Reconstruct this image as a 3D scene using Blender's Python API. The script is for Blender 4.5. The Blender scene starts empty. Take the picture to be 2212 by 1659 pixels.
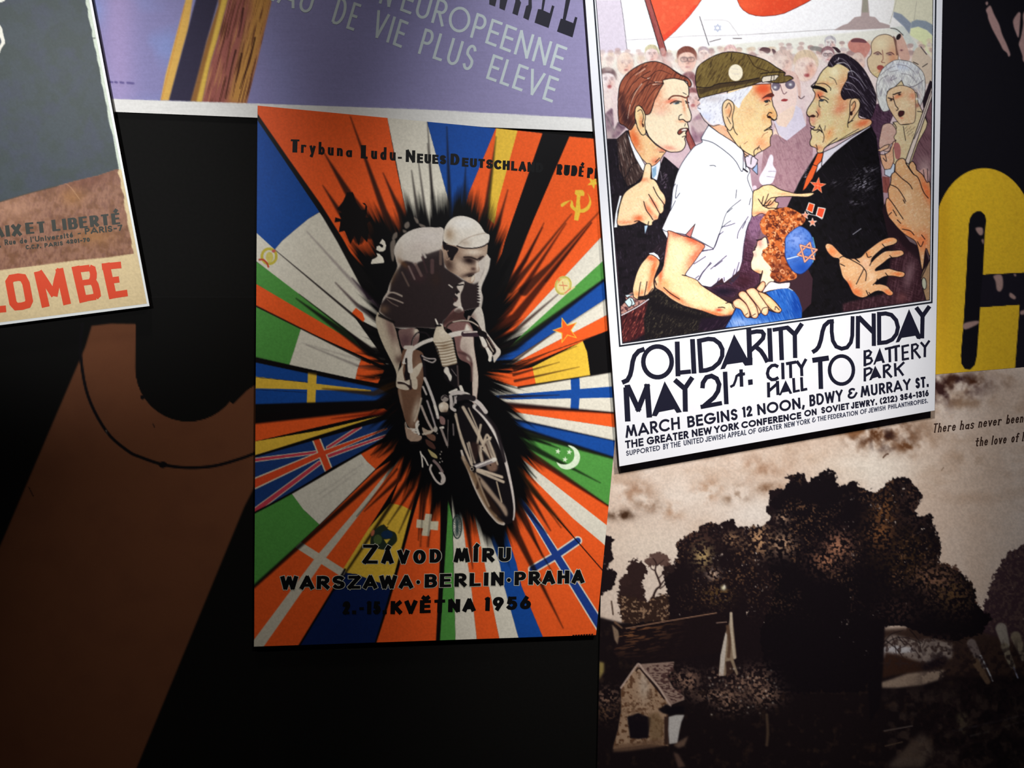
import bpy, math
import numpy as np

# ---------------------------------------------------------------- camera, light, exposure
SC = bpy.context.scene
FW, FH, FPX = 2212., 1659., 1720.
YAW, PITCH, DIST = math.radians(11.0), math.radians(11.0), 1.43
LOOK = np.array([math.sin(YAW) * math.cos(PITCH), math.cos(YAW) * math.cos(PITCH), -math.sin(PITCH)])
AIM = np.array([0., 0., 1.5])
CAM = AIM - LOOK * DIST
RIGHT = np.array([math.cos(YAW), -math.sin(YAW), 0.])
UP = np.cross(RIGHT, LOOK)
cam_data = bpy.data.cameras.new('camera'); cam = bpy.data.objects.new('camera', cam_data)
SC.collection.objects.link(cam); SC.camera = cam
cam_data.sensor_fit = 'HORIZONTAL'; cam_data.sensor_width = 36.; cam_data.lens = FPX / FW * 36.
cam_data.clip_start = 0.02
cam.location = CAM; cam.rotation_euler = (math.pi / 2 - PITCH, 0, -YAW)

world = bpy.data.worlds.new('world'); SC.world = world; world.use_nodes = True
world.node_tree.nodes['Background'].inputs[0].default_value = (.08, .08, .13, 1)
world.node_tree.nodes['Background'].inputs[1].default_value = 0.12

def spot(name, loc, aim, power, size, blend, radius, col):
    d = bpy.data.lights.new(name, 'SPOT'); o = bpy.data.objects.new(name, d); SC.collection.objects.link(o)
    d.energy = power; d.spot_size = math.radians(size); d.spot_blend = blend; d.shadow_soft_size = radius; d.color = col
    o.location = loc
    v = np.array(aim) - np.array(loc); v = v / np.linalg.norm(v)
    from mathutils import Vector
    o.rotation_euler = Vector(v).to_track_quat('-Z', 'Y').to_euler()
    return o
WARM, COOL = (1.0, .96, .90), (.98, .99, 1.0)
spot('gallery_spot', (-1.0, -1.814, 2.399), (-0.767, 0, 1.907), 139, 27.6, 1.0, 0.05, COOL)
spot('gallery_spot', (0.127, -0.922, 2.613), (-0.307, 0, 1.287), 40, 41.4, 1.0, 0.05, WARM)
spot('gallery_spot', (-0.142, -1.029, 2.809), (0.535, 0, 1.767), 107, 63.7, 1.0, 0.05, COOL)
spot('gallery_spot', (0.494, -1.055, 2.736), (0.419, 0, 1.199), 127, 40.9, 1.0, 0.05, WARM)
spot('gallery_spot', (-0.524, -0.35, 2.965), (-0.317, 0, 0.888), 30, 51.5, 1.0, 0.05, WARM)

SC.view_settings.view_transform = 'Standard'; SC.view_settings.look = 'None'
SC.view_settings.exposure = 0.0; SC.view_settings.gamma = 1.0; SC.view_settings.use_curve_mapping = False

# ---------------------------------------------------------------- print painter
# Every printed picture is drawn with these few tools into a colour grid; the grid
# becomes the vertices of the printed sheet (no image files anywhere).
def c_(c):
    return np.array(c, np.float32) / 255.0

_rs = np.random.RandomState(7)
_TAB = _rs.rand(256, 256).astype(np.float32)

def vnoise(x, y):
    xi = np.floor(x).astype(np.int64); yi = np.floor(y).astype(np.int64)
    fx = (x - xi).astype(np.float32); fy = (y - yi).astype(np.float32)
    fx = fx * fx * (3 - 2 * fx); fy = fy * fy * (3 - 2 * fy)
    a = _TAB[yi & 255, xi & 255]; b = _TAB[yi & 255, (xi + 1) & 255]
    c = _TAB[(yi + 1) & 255, xi & 255]; d = _TAB[(yi + 1) & 255, (xi + 1) & 255]
    return (a * (1 - fx) + b * fx) * (1 - fy) + (c * (1 - fx) + d * fx) * fy

def fbm(x, y, sc, oct=4, seed=0):
    v = 0; amp = 0.5; tot = 0
    for i in range(oct):
        v = v + amp * vnoise(x / sc + 17.3 * (i + seed), y / sc + 9.1 * (i + 3 * seed)); tot += amp
        amp *= 0.5; sc *= 0.5
    return v / tot

def sstep(a, b, x):
    t = np.clip((x - a) / (b - a), 0, 1)
    return t * t * (3 - 2 * t)

_o = [0.0, 0.0, 1.0]
def at(x, y, s=5.53):
    _o[:] = [x, y, s]

def P(s):
    """'u,v u,v ...' measured in the current frame -> points on the sheet"""
    if isinstance(s, str):
        a = np.array([[float(t) for t in p.split(',')] for p in s.split()], float)
    else:
        a = np.array(s, float)
    return a / _o[2] + np.array(_o[:2])

def smooth(p, closed, n=5):
    m = len(p)
    if m < 3:
        return p
    out = []
    for i in range(m if closed else m - 1):
        if closed:
            a, b, c, d = p[(i - 1) % m], p[i], p[(i + 1) % m], p[(i + 2) % m]
        else:
            a, b, c, d = p[max(i - 1, 0)], p[i], p[i + 1], p[min(i + 2, m - 1)]
        for k in range(n):
            t = k / n
            out.append(0.5 * (2 * b + (c - a) * t + (2 * a - 5 * b + 4 * c - d) * t * t + (3 * b - a - 3 * c + d) * t ** 3))
    if not closed:
        out.append(p[-1])
    return np.array(out)

class Canvas:
    def __init__(s, x0, y0, x1, y1, col):
        s.x0, s.y0, s.w, s.h = x0, y0, x1 - x0, y1 - y0
        s.img = np.ones((s.h, s.w, 3), np.float32) * c_(col)
        s.ids = np.zeros((s.h, s.w), np.int16)
        s.names = ['']
        s.Y, s.X = np.mgrid[0:s.h, 0:s.w].astype(np.float32)
        s.X += x0 + 0.5; s.Y += y0 + 0.5
    def box(s, p, pad):
        a = int(max(0, np.floor(p[:, 0].min() - s.x0 - pad))); b = int(min(s.w, np.ceil(p[:, 0].max() - s.x0 + pad) + 1))
        c = int(max(0, np.floor(p[:, 1].min() - s.y0 - pad))); d = int(min(s.h, np.ceil(p[:, 1].max() - s.y0 + pad) + 1))
        return (a, b, c, d) if b > a and d > c else None
    def cover(s, p, bb, SS=3):
        a, b, c, d = bb
        q = p - [s.x0, s.y0]
        x1, y1 = q[:, 0], q[:, 1]; x2, y2 = np.roll(x1, -1), np.roll(y1, -1)
        ys = c + (np.arange((d - c) * SS) + 0.5) / SS
        Yr = ys[:, None]
        hit = ((y1 <= Yr) & (y2 > Yr)) | ((y2 <= Yr) & (y1 > Yr))
        den = np.where(y2 == y1, 1, y2 - y1)
        xs = np.where(hit, x1 + (Yr - y1) * (x2 - x1) / den, 1e9)
        xs.sort(axis=1)
        n = hit.sum(1).max() if hit.size else 0
        px = np.arange(a, b)[None, :]
        cov = np.zeros((len(ys), b - a), np.float32)
        for k in range(0, n - 1, 2):
            l = xs[:, k:k + 1]; r = xs[:, k + 1:k + 2]
            ok = r < 1e8
            cov += np.where(ok, np.clip(r - px, 0, 1) - np.clip(l - px, 0, 1), 0)
        return cov.reshape(d - c, SS, b - a).mean(1)
    def blend(s, bb, m, col, a, clip):
        x0, x1, y0, y1 = bb
        m = m * a
        if clip is not None:
            m = m * clip[y0:y1, x0:x1]
        r = s.img[y0:y1, x0:x1]
        r += (c_(col) - r) * m[..., None]

K = None
def canvas(*a):
    global K
    K = Canvas(*a)
    return K

def blur(m, r):
    k = np.exp(-0.5 * (np.arange(-int(3 * r) - 1, int(3 * r) + 2) / r) ** 2); k /= k.sum(); h = len(k) // 2
    out = np.zeros_like(m)
    mp = np.pad(m, ((h, h), (0, 0)), mode='edge')
    for i, w in enumerate(k):
        out += w * mp[i:i + m.shape[0]]
    mp = np.pad(out, ((0, 0), (h, h)), mode='edge'); out = np.zeros_like(m)
    for i, w in enumerate(k):
        out += w * mp[:, i:i + m.shape[1]]
    return out

def F(s, col, a=1, sm=0, part=None, soft=0, clip=None, keep=True, line=0, lcol=(38, 28, 34)):
    """filled shape; returns its mask over the whole sheet"""
    p = P(s)
    if sm:
        p = smooth(p, True)
    bb = K.box(p, 1 + 3 * soft)
    full = np.zeros((K.h, K.w), np.float32)
    if bb is None:
        return full
    m = K.cover(p, bb)
    if soft:
        m = blur(m, soft)
    full[bb[2]:bb[3], bb[0]:bb[1]] = m
    if clip is not None:
        full *= clip
    if col is not None:
        K.blend(bb, m, col, a, clip)
    if part:
        if part not in K.names:
            K.names.append(part)
        K.ids[full > 0.5] = K.names.index(part)
    if line:
        L(np.vstack([p, p[:1]]), line, lcol, raw=True, sm=0)
    return full

def L(s, w, col=(38, 28, 34), a=1, soft=0, sm=1, clip=None, w1=None, raw=False, closed=False):
    """pen or brush line of width w (tapering to w1) in sheet units"""
    p = s if raw else P(s)
    if sm and len(p) > 2:
        p = smooth(p, closed)
    if closed:
        p = np.vstack([p, p[:1]])
    n = len(p) - 1
    ws = np.asarray(w, float) if isinstance(w, (list, np.ndarray)) else (np.full(n + 1, float(w)) if w1 is None else np.linspace(w, w1, n + 1))
    pad = max(ws) / 2 + 1 + soft * 2.5
    bb = K.box(p, pad)
    if bb is None:
        return
    x0, x1, y0, y1 = bb
    best = np.full((y1 - y0, x1 - x0), -1e9, np.float32)
    for i in range(n):
        a_, b_ = p[i], p[i + 1]
        sb = K.box(np.array([a_, b_]), pad)
        if sb is None:
            continue
        X = K.X[sb[2]:sb[3], sb[0]:sb[1]]; Y = K.Y[sb[2]:sb[3], sb[0]:sb[1]]
        dx, dy = b_ - a_; LL = dx * dx + dy * dy + 1e-9
        t = np.clip(((X - a_[0]) * dx + (Y - a_[1]) * dy) / LL, 0, 1)
        d = np.hypot(X - a_[0] - t * dx, Y - a_[1] - t * dy)
        v = (ws[i] + (ws[i + 1] - ws[i]) * t) / 2 - d
        r = best[sb[2] - y0:sb[3] - y0, sb[0] - x0:sb[1] - x0]
        np.maximum(r, v, out=r)
    if soft:
        m = sstep(-soft * 1.6, soft * 1.6, best)
    else:
        m = np.clip(best + 0.5, 0, 1)
    K.blend(bb, m, col, a, clip)

def G(u, v, ru, rv, col, a=1, ang=0, clip=None, k=1.0):
    """soft airbrushed spot"""
    c = P([[u, v]])[0]; rx, ry = ru / _o[2], rv / _o[2]
    R = max(rx, ry) * 2.2
    bb = K.box(np.array([c - R, c + R]), 0)
    if bb is None:
        return
    X = K.X[bb[2]:bb[3], bb[0]:bb[1]] - c[0]; Y = K.Y[bb[2]:bb[3], bb[0]:bb[1]] - c[1]
    ca, sa = math.cos(math.radians(ang)), math.sin(math.radians(ang))
    d = ((X * ca + Y * sa) / rx) ** 2 + ((-X * sa + Y * ca) / ry) ** 2
    K.blend(bb, np.exp(-d * k), col, a, clip)

def ell(u, v, ru, rv, ang=0, n=20):
    t = np.linspace(0, 2 * math.pi, n, endpoint=False)
    ca, sa = math.cos(math.radians(ang)), math.sin(math.radians(ang))
    x = ru * np.cos(t); y = rv * np.sin(t)
    return np.stack([u + x * ca - y * sa, v + x * sa + y * ca], 1)

def hatch(mask, ang, col, a=0.5, across=1.6, along=14, thr=0.5, k=4, seed=0):
    """pencil strokes in one direction"""
    ca, sa = math.cos(math.radians(ang)), math.sin(math.radians(ang))
    ys, xs = np.where(mask > 0.02)
    if len(ys) == 0:
        return
    bb = (xs.min(), xs.max() + 1, ys.min(), ys.max() + 1)
    X = K.X[bb[2]:bb[3], bb[0]:bb[1]]; Y = K.Y[bb[2]:bb[3], bb[0]:bb[1]]
    u = (X * ca + Y * sa) / along + seed * 31.7; v = (-X * sa + Y * ca) / across + seed * 11.3
    n = 0.65 * vnoise(u, v) + 0.35 * vnoise(u * 2.3, v * 1.7 + 40)
    K.blend(bb, np.clip((n - thr) * k, 0, 1), col, a, mask)

def speck(mask, sc, col, a=0.5, thr=0.55, k=6, seed=0, oct=3):
    """irregular blotches"""
    ys, xs = np.where(mask > 0.02)
    if len(ys) == 0:
        return
    bb = (xs.min(), xs.max() + 1, ys.min(), ys.max() + 1)
    X = K.X[bb[2]:bb[3], bb[0]:bb[1]]; Y = K.Y[bb[2]:bb[3], bb[0]:bb[1]]
    n = fbm(X, Y, sc, oct, seed)
    K.blend(bb, np.clip((n - thr) * k, 0, 1), col, a, mask)

def star(cx, cy, R, r, n=5, rot=-90):
    out = []
    for i in range(2 * n):
        q = R if i % 2 == 0 else r
        t = math.radians(rot + i * 180 / n)
        out.append([cx + q * math.cos(t), cy + q * math.sin(t)])
    return np.array(out)
# ---------------------------------------------------------------- march poster drawing
SHEETS = {}
INK = (28, 20, 26)
def draw_march():
    cv = canvas(1278, -64, 2026, 748, (252, 250, 251))
    X, Y = cv.X, cv.Y
    base = cv.img
    def band(y0, y1, col, a=1.0):
        m = sstep(y0, y1, Y + (X - 1650) * 0.10) * a
        base[:] += (c_(col) - base) * m[..., None]
    band(86, 92, (240, 238, 228))
    band(120, 175, (240, 222, 220))
    band(200, 300, (222, 196, 204))
    band(300, 430, (170, 135, 150))
    band(450, 600, (70, 46, 56))
    m = sstep(1800, 1990, X) * 0.35
    base[:] += (c_((205, 200, 190)) - base) * m[..., None]
    # left building wash and horizon
    at(1260, 0)
    F('140,0 445,0 480,230 520,600 200,640', (228, 218, 230), soft=1)
    L('445,0 480,230 522,590', 1.2, (120, 112, 125))
    L('520,478 850,462', 1, (190, 184, 190)); L('970,455 1300,430 1700,425 2212,400', 1, (195, 188, 190))
    at(1640, 0)
    L('0,405 350,385 900,352 1560,332', 1, (170, 165, 165))
    F('890,360 1000,300 1060,280 1140,205 1215,195 1230,0 1225,-300 1305,-300 1300,0 1318,195 1385,205 1440,265 1560,300 1560,335 1200,355', (188, 170, 168), soft=.6)
    F('1225,150 1240,-40 1295,-40 1305,150', (158, 158, 140), a=.7, soft=.8)
    # pale flags right
    F('1600,-350 1620,0 1600,140 1820,290 2075,300 2075,-350', (222, 218, 196), soft=.6)
    L('1640,0 1560,280', 1.2, (190, 186, 170)); L('1880,20 1850,240', 1.2, (190, 186, 170))
    F('1605,140 1700,170 1820,280 1795,410 1720,310 1600,200', (150, 158, 172), soft=.8)
    F('1820,260 1880,235 1990,250 2080,300 2080,430 2000,360 1900,320 1810,340', (150, 160, 172), soft=.8)
    F('1810,340 1900,320 2000,360 2080,440 2080,700 2020,640 1900,480 1800,420', (228, 232, 190), soft=.8)
    F('1560,330 1720,310 1800,420 1900,560 1890,690 1800,560 1700,420', (215, 218, 212), soft=.8)
    L('1570,338 1640,350 1720,420', 1.6, (80, 76, 74))
    # red banners
    at(1260, 0)
    b = F('735,-330 1500,-330 1410,0 1370,60 1270,190 1100,370 955,500 880,330 780,0', (240, 108, 76), line=1.2, lcol=(150, 60, 50))
    F('935,430 1100,310 1220,190 1330,60 1370,60 1270,190 1100,370 955,500', (238, 92, 66), clip=b)
    speck(b, 8, (250, 140, 100), .35)
    b = F('1800,-330 1840,0 1870,70 1910,120 1980,165 2060,188 2150,195 2212,190 2300,182 2400,160 2550,90 2650,40 2720,0 2760,-330', (228, 88, 56), line=1.3, lcol=(120, 50, 50))
    G(1950, 60, 200, 100, (250, 120, 80), .6, clip=b); speck(b, 7, (250, 125, 85), .3)
    pole = F('700,-200 760,-200 800,0 1055,800 1130,1050 1010,960 970,790 735,0', (176, 100, 96), line=1.5)
    hatch(pole, 75, (130, 60, 60), .5)
    # faint flag with star
    L('1390,200 1500,540', 1.3, (110, 104, 110)); L('1390,200 1500,540', 1.3, (110, 104, 110))
    L('1440,240 1700,245 1790,330 1860,430', 1, (205, 200, 200)); L('1510,500 1640,465', 1.6, (120, 110, 112)); L('1790,458 1890,460', 1.8, (120, 110, 112))
    for r in (-90, 90):
        L(star(1605, 335, 46, 23, 3, r)[::2], 1.2, (176, 184, 208), closed=True, sm=0)
    # crowd: small far heads
    rs = np.random.RandomState(4)
    for row, (yy, sz, al) in enumerate([(600, 42, .45), (650, 52, .5), (720, 62, .55)]):
        for i in range(34):
            u = 200 + i * 120 + rs.uniform(-30, 30); v = yy + rs.uniform(-30, 30) - (u - 1500) * .028
            F(ell(u, v, sz * .8, sz), (246, 226, 216), a=al)
            hc = [(150, 110, 110), (190, 170, 175), (120, 80, 84), (205, 180, 150), (176, 140, 140)][rs.randint(5)]
            F(ell(u, v - sz * .55, sz * .85, sz * .5), hc, a=al * (.55 + .4 * rs.rand()), soft=.7)
            G(u, v + sz * .2, sz * .3, sz * .2, (210, 150, 140), .4)
    def head(u, v, r, skin, hair, ang=0, al=.9, look=0, glasses=False, bald=False, ink=(130, 100, 104), mo=0):
        """a background face"""
        m = F(ell(u, v, r * .78, r * 1.05, ang), skin, a=al)
        L(ell(u, v, r * .78, r * 1.05, ang), .9, ink, a=al * .45, closed=True)
        hatch(m, 60, (206, 150, 140), .3, across=1.4, along=7, thr=.5)
        G(u + r * .35, v + r * .3, r * .35, r * .5, (232, 160, 140), al * .5, clip=m)
        if not bald:
            h = F([[u - r * .85, v - r * .1], [u - r * .8, v - r * .8], [u - r * .2, v - r * 1.2], [u + r * .5, v - r * 1.05], [u + r * .85, v - r * .5], [u + r * .8, v], [u + r * .55, v - r * .5], [u, v - r * .7], [u - r * .6, v - r * .5]], hair, a=al, sm=1)
            hatch(h, 60, tuple(int(q * .7) for q in hair), .4)
        for s_ in (-1, 1):
            ex = u + look * r * .3 + s_ * r * .3
            L([[ex - r * .16, v - r * .22], [ex, v - r * .28], [ex + r * .16, v - r * .22]], 1.2, ink, al)
            G(ex, v - r * .1, r * .1, r * .08, ink, al)
            if glasses:
                L([[ex - r * .25, v - r * .2], [ex + r * .24, v - r * .22], [ex + r * .22, v + r * .08], [ex - r * .2, v + r * .08]], 1.3, (70, 60, 66), al, closed=True)
        nx = u + look * r * .45
        L([[nx - r * .02, v - r * .05], [nx + r * .1, v + r * .25], [nx - r * .08, v + r * .3]], 1.1, ink, al)
        F(ell(nx, v + r * .58, r * .2, r * (.07 + .1 * mo)), (170, 80, 84), a=al)
        return m
    pk = (250, 232, 224)
    head(290, 960, 130, (250, 240, 242), (90, 60, 66), mo=1, look=.4, al=.85)
    head(500, 760, 130, (250, 226, 206), (205, 180, 160), al=.8, look=.2, bald=True)
    head(820, 650, 100, (246, 226, 222), (214, 206, 160), al=.7)
    head(1240, 720, 140, (248, 216, 200), (140, 84, 72), glasses=True, look=.1, al=.95)
    head(1440, 650, 80, pk, (190, 170, 178), al=.7)
    head(1760, 640, 90, pk, (236, 190, 190), al=.6)
    F('1180,900 1250,855 1320,870 1350,960 1330,1050 1300,960 1220,920', (140, 90, 96), sm=1, a=.9)
    head(1310, 1190, 120, (248, 226, 222), (150, 90, 92), al=.75, mo=1)
    m = F('1280,1450 1400,1340 1440,1430 1500,1500 1420,1700 1300,1700', (176, 140, 156)); hatch(m, 60, (110, 80, 92), .5)
    m = F('260,1360 330,1290 350,1300 370,1560 420,1460 510,1520 400,1659 270,1659', (140, 110, 126)); hatch(m, 50, (80, 56, 70), .6)
    L('270,1380 370,1560', 2, (60, 50, 60)); L('370,1560 420,1460', 1.5, (60, 50, 60))
    at(1640, 0)
    F('0,600 40,565 120,575 135,610 100,640 40,610', (110, 80, 84), sm=1); F('150,590 190,600 225,680 190,685', (100, 72, 78), sm=1)
    F('-40,680 40,640 170,690 130,740 -20,720', pk, a=.9, sm=1)
    head(290, 760, 140, (240, 220, 208), (226, 200, 190), al=.8)
    head(560, 800, 170, (248, 226, 212), (228, 206, 178), ang=20, al=.95, look=.1, mo=.6, ink=(160, 110, 106))
    F('610,560 700,555 790,600 780,650 700,610 620,600', (150, 148, 144), sm=1, a=.8)
    head(850, 520, 80, (228, 222, 224), (190, 186, 196), al=.6); head(820, 660, 90, (244, 232, 232), (150, 110, 116), al=.8, glasses=True)
    F('870,560 930,570 975,620 940,630 900,590', (70, 50, 58), sm=1)
    m = F('1060,530 1110,465 1200,455 1290,500 1330,560 1300,640 1250,700 1180,650 1090,600', (206, 140, 128), sm=1, a=.9); F('1095,500 1130,460 1240,465 1285,510 1180,505', (130, 86, 92), sm=1)
    head(1180, 740, 110, (232, 212, 200), (150, 120, 120), al=.9, bald=True)
    wash = sstep(100, 130, Y) * (1 - sstep(300, 380, Y))
    bl = np.stack([blur(cv.img[..., k], 1.6) for k in range(3)], -1)
    cv.img += (bl - cv.img) * (wash * .75)[..., None]
    nz = fbm(X, Y, 26, 3, 5)
    cv.img += (c_((246, 232, 224)) - cv.img) * (wash * np.clip((nz - .42) * 2.2, 0, .6))[..., None]
    hatch(wash.astype(np.float32), 65, (206, 176, 172), .3, across=1.5, along=8, thr=.56)
    # woman with dark glasses (centre)
    m = F('140,1010 200,950 320,935 430,960 450,1080 440,1240 380,1330 330,1380 230,1370 170,1280', (248, 224, 216), sm=1)
    hr = F('130,1000 150,900 250,850 400,850 480,950 500,1120 470,1180 440,1000 330,950 200,960', (232, 200, 190), sm=1, a=.9); hatch(hr, 80, (190, 140, 130), .4)
    F(ell(200, 1030, 50, 55), (128, 116, 132)); F(ell(370, 1010, 60, 55), (128, 116, 132)); G(190, 1045, 20, 16, (250, 250, 250)); G(372, 1010, 20, 16, (250, 250, 250))
    L('250,1010 290,1120 330,1100', 1.4, (120, 80, 90)); F('262,1195 300,1180 345,1190 320,1210 270,1208', (170, 70, 74), sm=1)
    L('470,1150 500,1180 540,1150', 1.6, (100, 76, 84))
    neck = F('230,1370 400,1260 440,1300 330,1659 150,1659', (248, 224, 208)); 
    F('150,1380 230,1600 330,1700 450,1620 560,1500 500,1300 440,1260 400,1400 320,1520 230,1500', (226, 220, 236), a=.9)
    m = F('60,1659 200,1600 330,1680 560,1500 560,1330 620,1400 640,1700 640,2300 0,2300', (186, 150, 158), a=.95); hatch(m, 70, (150, 110, 122), .4); speck(m, 5, (150, 110, 124), .4)
    L('180,1480 250,1659 300,1710', 1.5, (150, 120, 130))
    # bald man right, woman on the right
    m = F('1340,640 1340,520 1400,440 1500,410 1590,440 1650,540 1660,700 1620,880 1560,960 1450,950 1330,860 1290,720', (222, 200, 168), sm=1, line=1.3, lcol=(90, 70, 66))
    G(1600, 700, 60, 160, (210, 140, 110), .6, clip=m); G(1450, 520, 80, 70, (234, 222, 190), .8, clip=m); G(1400, 900, 80, 60, (200, 190, 120), .4, clip=m)
    F('1600,430 1640,480 1670,620 1640,660 1625,560', (120, 84, 76), sm=1, a=.8)
    for q in ('1370,640 1420,620 1460,650', '1520,640 1570,625 1610,650'):
        L(q, 2, (120, 80, 80))
    G(1415, 645, 25, 12, (110, 80, 90)); G(1560, 650, 25, 12, (110, 80, 90))
    L('1470,600 1480,700 1460,740 1500,750', 1.5, (150, 100, 90)); F(ell(1450, 810, 45, 32, 10), (170, 90, 84)); G(1455, 850, 40, 20, (220, 130, 100), .7)
    m = F('1640,470 1690,400 1760,540 1800,700 1720,740 1660,640', (216, 176, 160), sm=1, a=.9); F(ell(1665, 440, 25, 40, 30), (50, 40, 44)); G(1700, 600, 14, 10, (120, 80, 90))
    m = F('1820,720 1900,560 2040,680 2075,760 2060,960 1980,1000 1880,900', (214, 196, 176), sm=1, a=.9); L('1930,560 2000,650', 2, (90, 80, 84)); L('1840,740 1900,770', 1.4, INK); L('1950,800 2010,760', 1.4, INK)
    at(1640, 0)
    F('2040,960 2075,980 2070,1250 1960,1290 1950,1200', (46, 34, 44)); 
    dk = F('1350,1250 1500,1230 1600,1380 1560,1480 1480,1560 1440,1700 1480,2300 1400,2300 1330,2600 1300,1400', (92, 64, 84), a=1); hatch(dk, 80, (50, 30, 46), .6); hatch(dk, 30, (150, 120, 140), .3, seed=3)
    m = F('1960,1300 2070,1200 2075,2400 1800,2400 1850,1700', (130, 96, 104)); hatch(m, 60, (80, 50, 60), .5); G(1980, 2050, 90, 160, (205, 180, 176), .7, clip=m)
    wh = F('1405,1120 1400,1000 1450,860 1520,780 1620,720 1720,720 1830,750 1920,820 1970,900 1985,1050 1960,1180 1900,1300 1840,1240 1780,1090 1600,1050 1540,1090 1520,1180 1560,1300 1480,1330 1430,1240', (218, 218, 214), sm=1, line=1.2, lcol=(90, 84, 84))
    G(1700, 800, 140, 60, (205, 212, 228), .8, clip=wh); G(1560, 960, 60, 60, (170, 160, 170), .6, clip=wh); G(1880, 1130, 50, 60, (170, 120, 110), .6, clip=wh); hatch(wh, 110, (150, 146, 160), .5, across=2); hatch(wh, 60, (246, 246, 244), .6, across=1.6, along=12, thr=.52, seed=4)
    for q_ in ('1450,900 1530,830 1620,790', '1420,1020 1460,940 1540,900', '1640,770 1760,790 1850,860', '1900,860 1940,960 1950,1080', '1780,1010 1880,1090 1900,1180', '1450,1150 1470,1050', '1700,880 1800,900 1880,980', '1560,860 1660,840'):
        L(q_, 1.2, (136, 128, 136), .8)
    L('1600,900 1570,960 1640,930', 1.2, (130, 120, 136)); L('1750,1040 1850,1030 1960,960', 1.4, (120, 110, 120))
    wf = F('1520,1180 1530,1090 1600,1060 1700,960 1740,1050 1880,1110 1900,1230 1960,1350 2010,1470 1990,1540 1900,1700 1760,2100 1730,2240 1600,2300 1600,1460 1660,1450 1600,1340 1545,1240', (218, 200, 162), line=1.2)
    wf2 = F('1520,1150 1560,1070 1700,1020 1850,1080 1870,1240 1860,1440 1800,1480 1700,1490 1650,1450 1570,1330 1530,1240', (224, 196, 160), sm=1, line=1)
    G(1660, 1150, 70, 25, (226, 130, 90), .7, clip=wf2, ang=-20); G(1830, 1150, 50, 60, (226, 140, 110), .6, clip=wf2); G(1740, 1250, 60, 60, (234, 216, 180), .8, clip=wf2)
    L('1600,1130 1690,1100', 2.4); L('1540,1170 1600,1185', 2.2); G(1675, 1128, 16, 12, INK); G(1575, 1195, 14, 12, INK)
    L('1600,1150 1625,1250 1660,1300 1640,1320', 1.6); F('1660,1360 1680,1325 1730,1330 1725,1370 1680,1395', (80, 40, 46), sm=1, line=1); G(1700, 1410, 20, 10, (210, 110, 90), .8)
    L('1700,1490 1790,1480', 1.3); L('1720,1510 1750,1680', 1.3); L('1600,1460 1640,1530 1600,1580', 1.4); L('1890,1330 1960,1350 2015,1470', 1.4)
    G(1883, 1180, 14, 14, (240, 240, 236)); G(1890, 1260, 26, 30, (150, 70, 66), .6)
    for k in range(9):
        q = 1740 + 12 * k; L([[q, 1540 + 28 * k % 110], [q + 24, 1510 + 28 * k % 110]], .9, (90, 66, 60), .7)
    # staff
    st = F('2070,1060 2070,1140 1790,1960 1740,1940 1880,1550 2060,1040', (222, 206, 196), line=1.5); L('1850,1660 1930,1480 2060,1090', 1.2, INK)
    st = F('1530,2560 1510,2620 1440,2830 1415,2800 1500,2560', (214, 190, 190), line=1)
    at(1640, 240)
    m = F('1905,720 1970,680 2030,720 2020,860 1960,820', (206, 166, 160)); L('1960,700 1975,800', 1.3); L('2010,690 2015,840', 1.3)
    m = F('1465,200 1500,155 1560,145 1610,180 1640,250 1610,310 1625,360 1570,400 1560,470 1500,480 1430,420', (206, 172, 160), sm=1, line=1, part='crowd')
    F('1410,470 1500,410 1555,395 1540,440 1450,485', (220, 180, 150), line=1.2)
    F('1600,370 1635,345 1600,460 1610,600 1570,690 1500,700 1470,640 1440,520 1500,520 1560,480', (222, 176, 144), line=1.3)
    L('1500,500 1520,600 1480,560', 1.5); m = F('1500,700 1570,690 1600,620 1620,640 1610,740 1560,790 1500,760', (206, 214, 226), line=1)
    m = F('1470,780 1560,790 1560,900 1530,980 1480,970', (150, 90, 84)); hatch(m, 80, (100, 50, 50), .5)
    F('1610,400 1660,380 1690,450 1680,560 1630,560', (176, 110, 110), sm=1, a=.9)

    at(1640, 440); lowr = F('900,900 1100,1040 1300,1100 1700,1000 2100,1050 2100,1400 880,1500', (44, 28, 34), soft=3)
    lw = sstep(500, 640, Y) * sstep(1930, 1960, X); cv.img += (c_((60, 38, 44)) - cv.img) * lw[..., None]
    at(1300, 240); pl2 = F('1035,190 1045,250 1115,400 1150,470 1075,500 1010,340 1000,280', (182, 106, 98), line=1.4); hatch(pl2, 75, (130, 60, 60), .5)
    # ---- man in the dark suit (right)
    at(1640, 240)
    suit = F('690,500 640,580 500,800 420,960 330,1150 260,1270 240,1500 420,1540 480,1650 540,1800 640,2000 620,2300 420,2500 600,2900 1500,2900 1560,2300 1600,1500 1500,1250 1480,970 1450,700 1400,300 1335,170 1200,250 900,450 760,560', (24, 20, 26), part='suited_man')
    hatch(suit, 60, (60, 50, 66), .5, thr=.66); speck(suit, 9, (14, 10, 12), .6)
    for (u, v, ru, rv, a_) in ((1230, 870, 130, 110, .8), (1300, 700, 120, 40, .6), (1170, 1090, 90, 30, .6), (560, 760, 30, 120, .8), (900, 850, 60, 60, .4)):
        mm = np.zeros_like(suit); bbm = np.exp(-(((X - (1640 + u / 5.53)) / (ru / 5.53)) ** 2 + ((Y - (240 + v / 5.53)) / (rv / 5.53)) ** 2)); hatch(bbm.astype(np.float32) * suit, -30, (190, 186, 200), a_, across=1.3, along=7, thr=.55, k=6)
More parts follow.
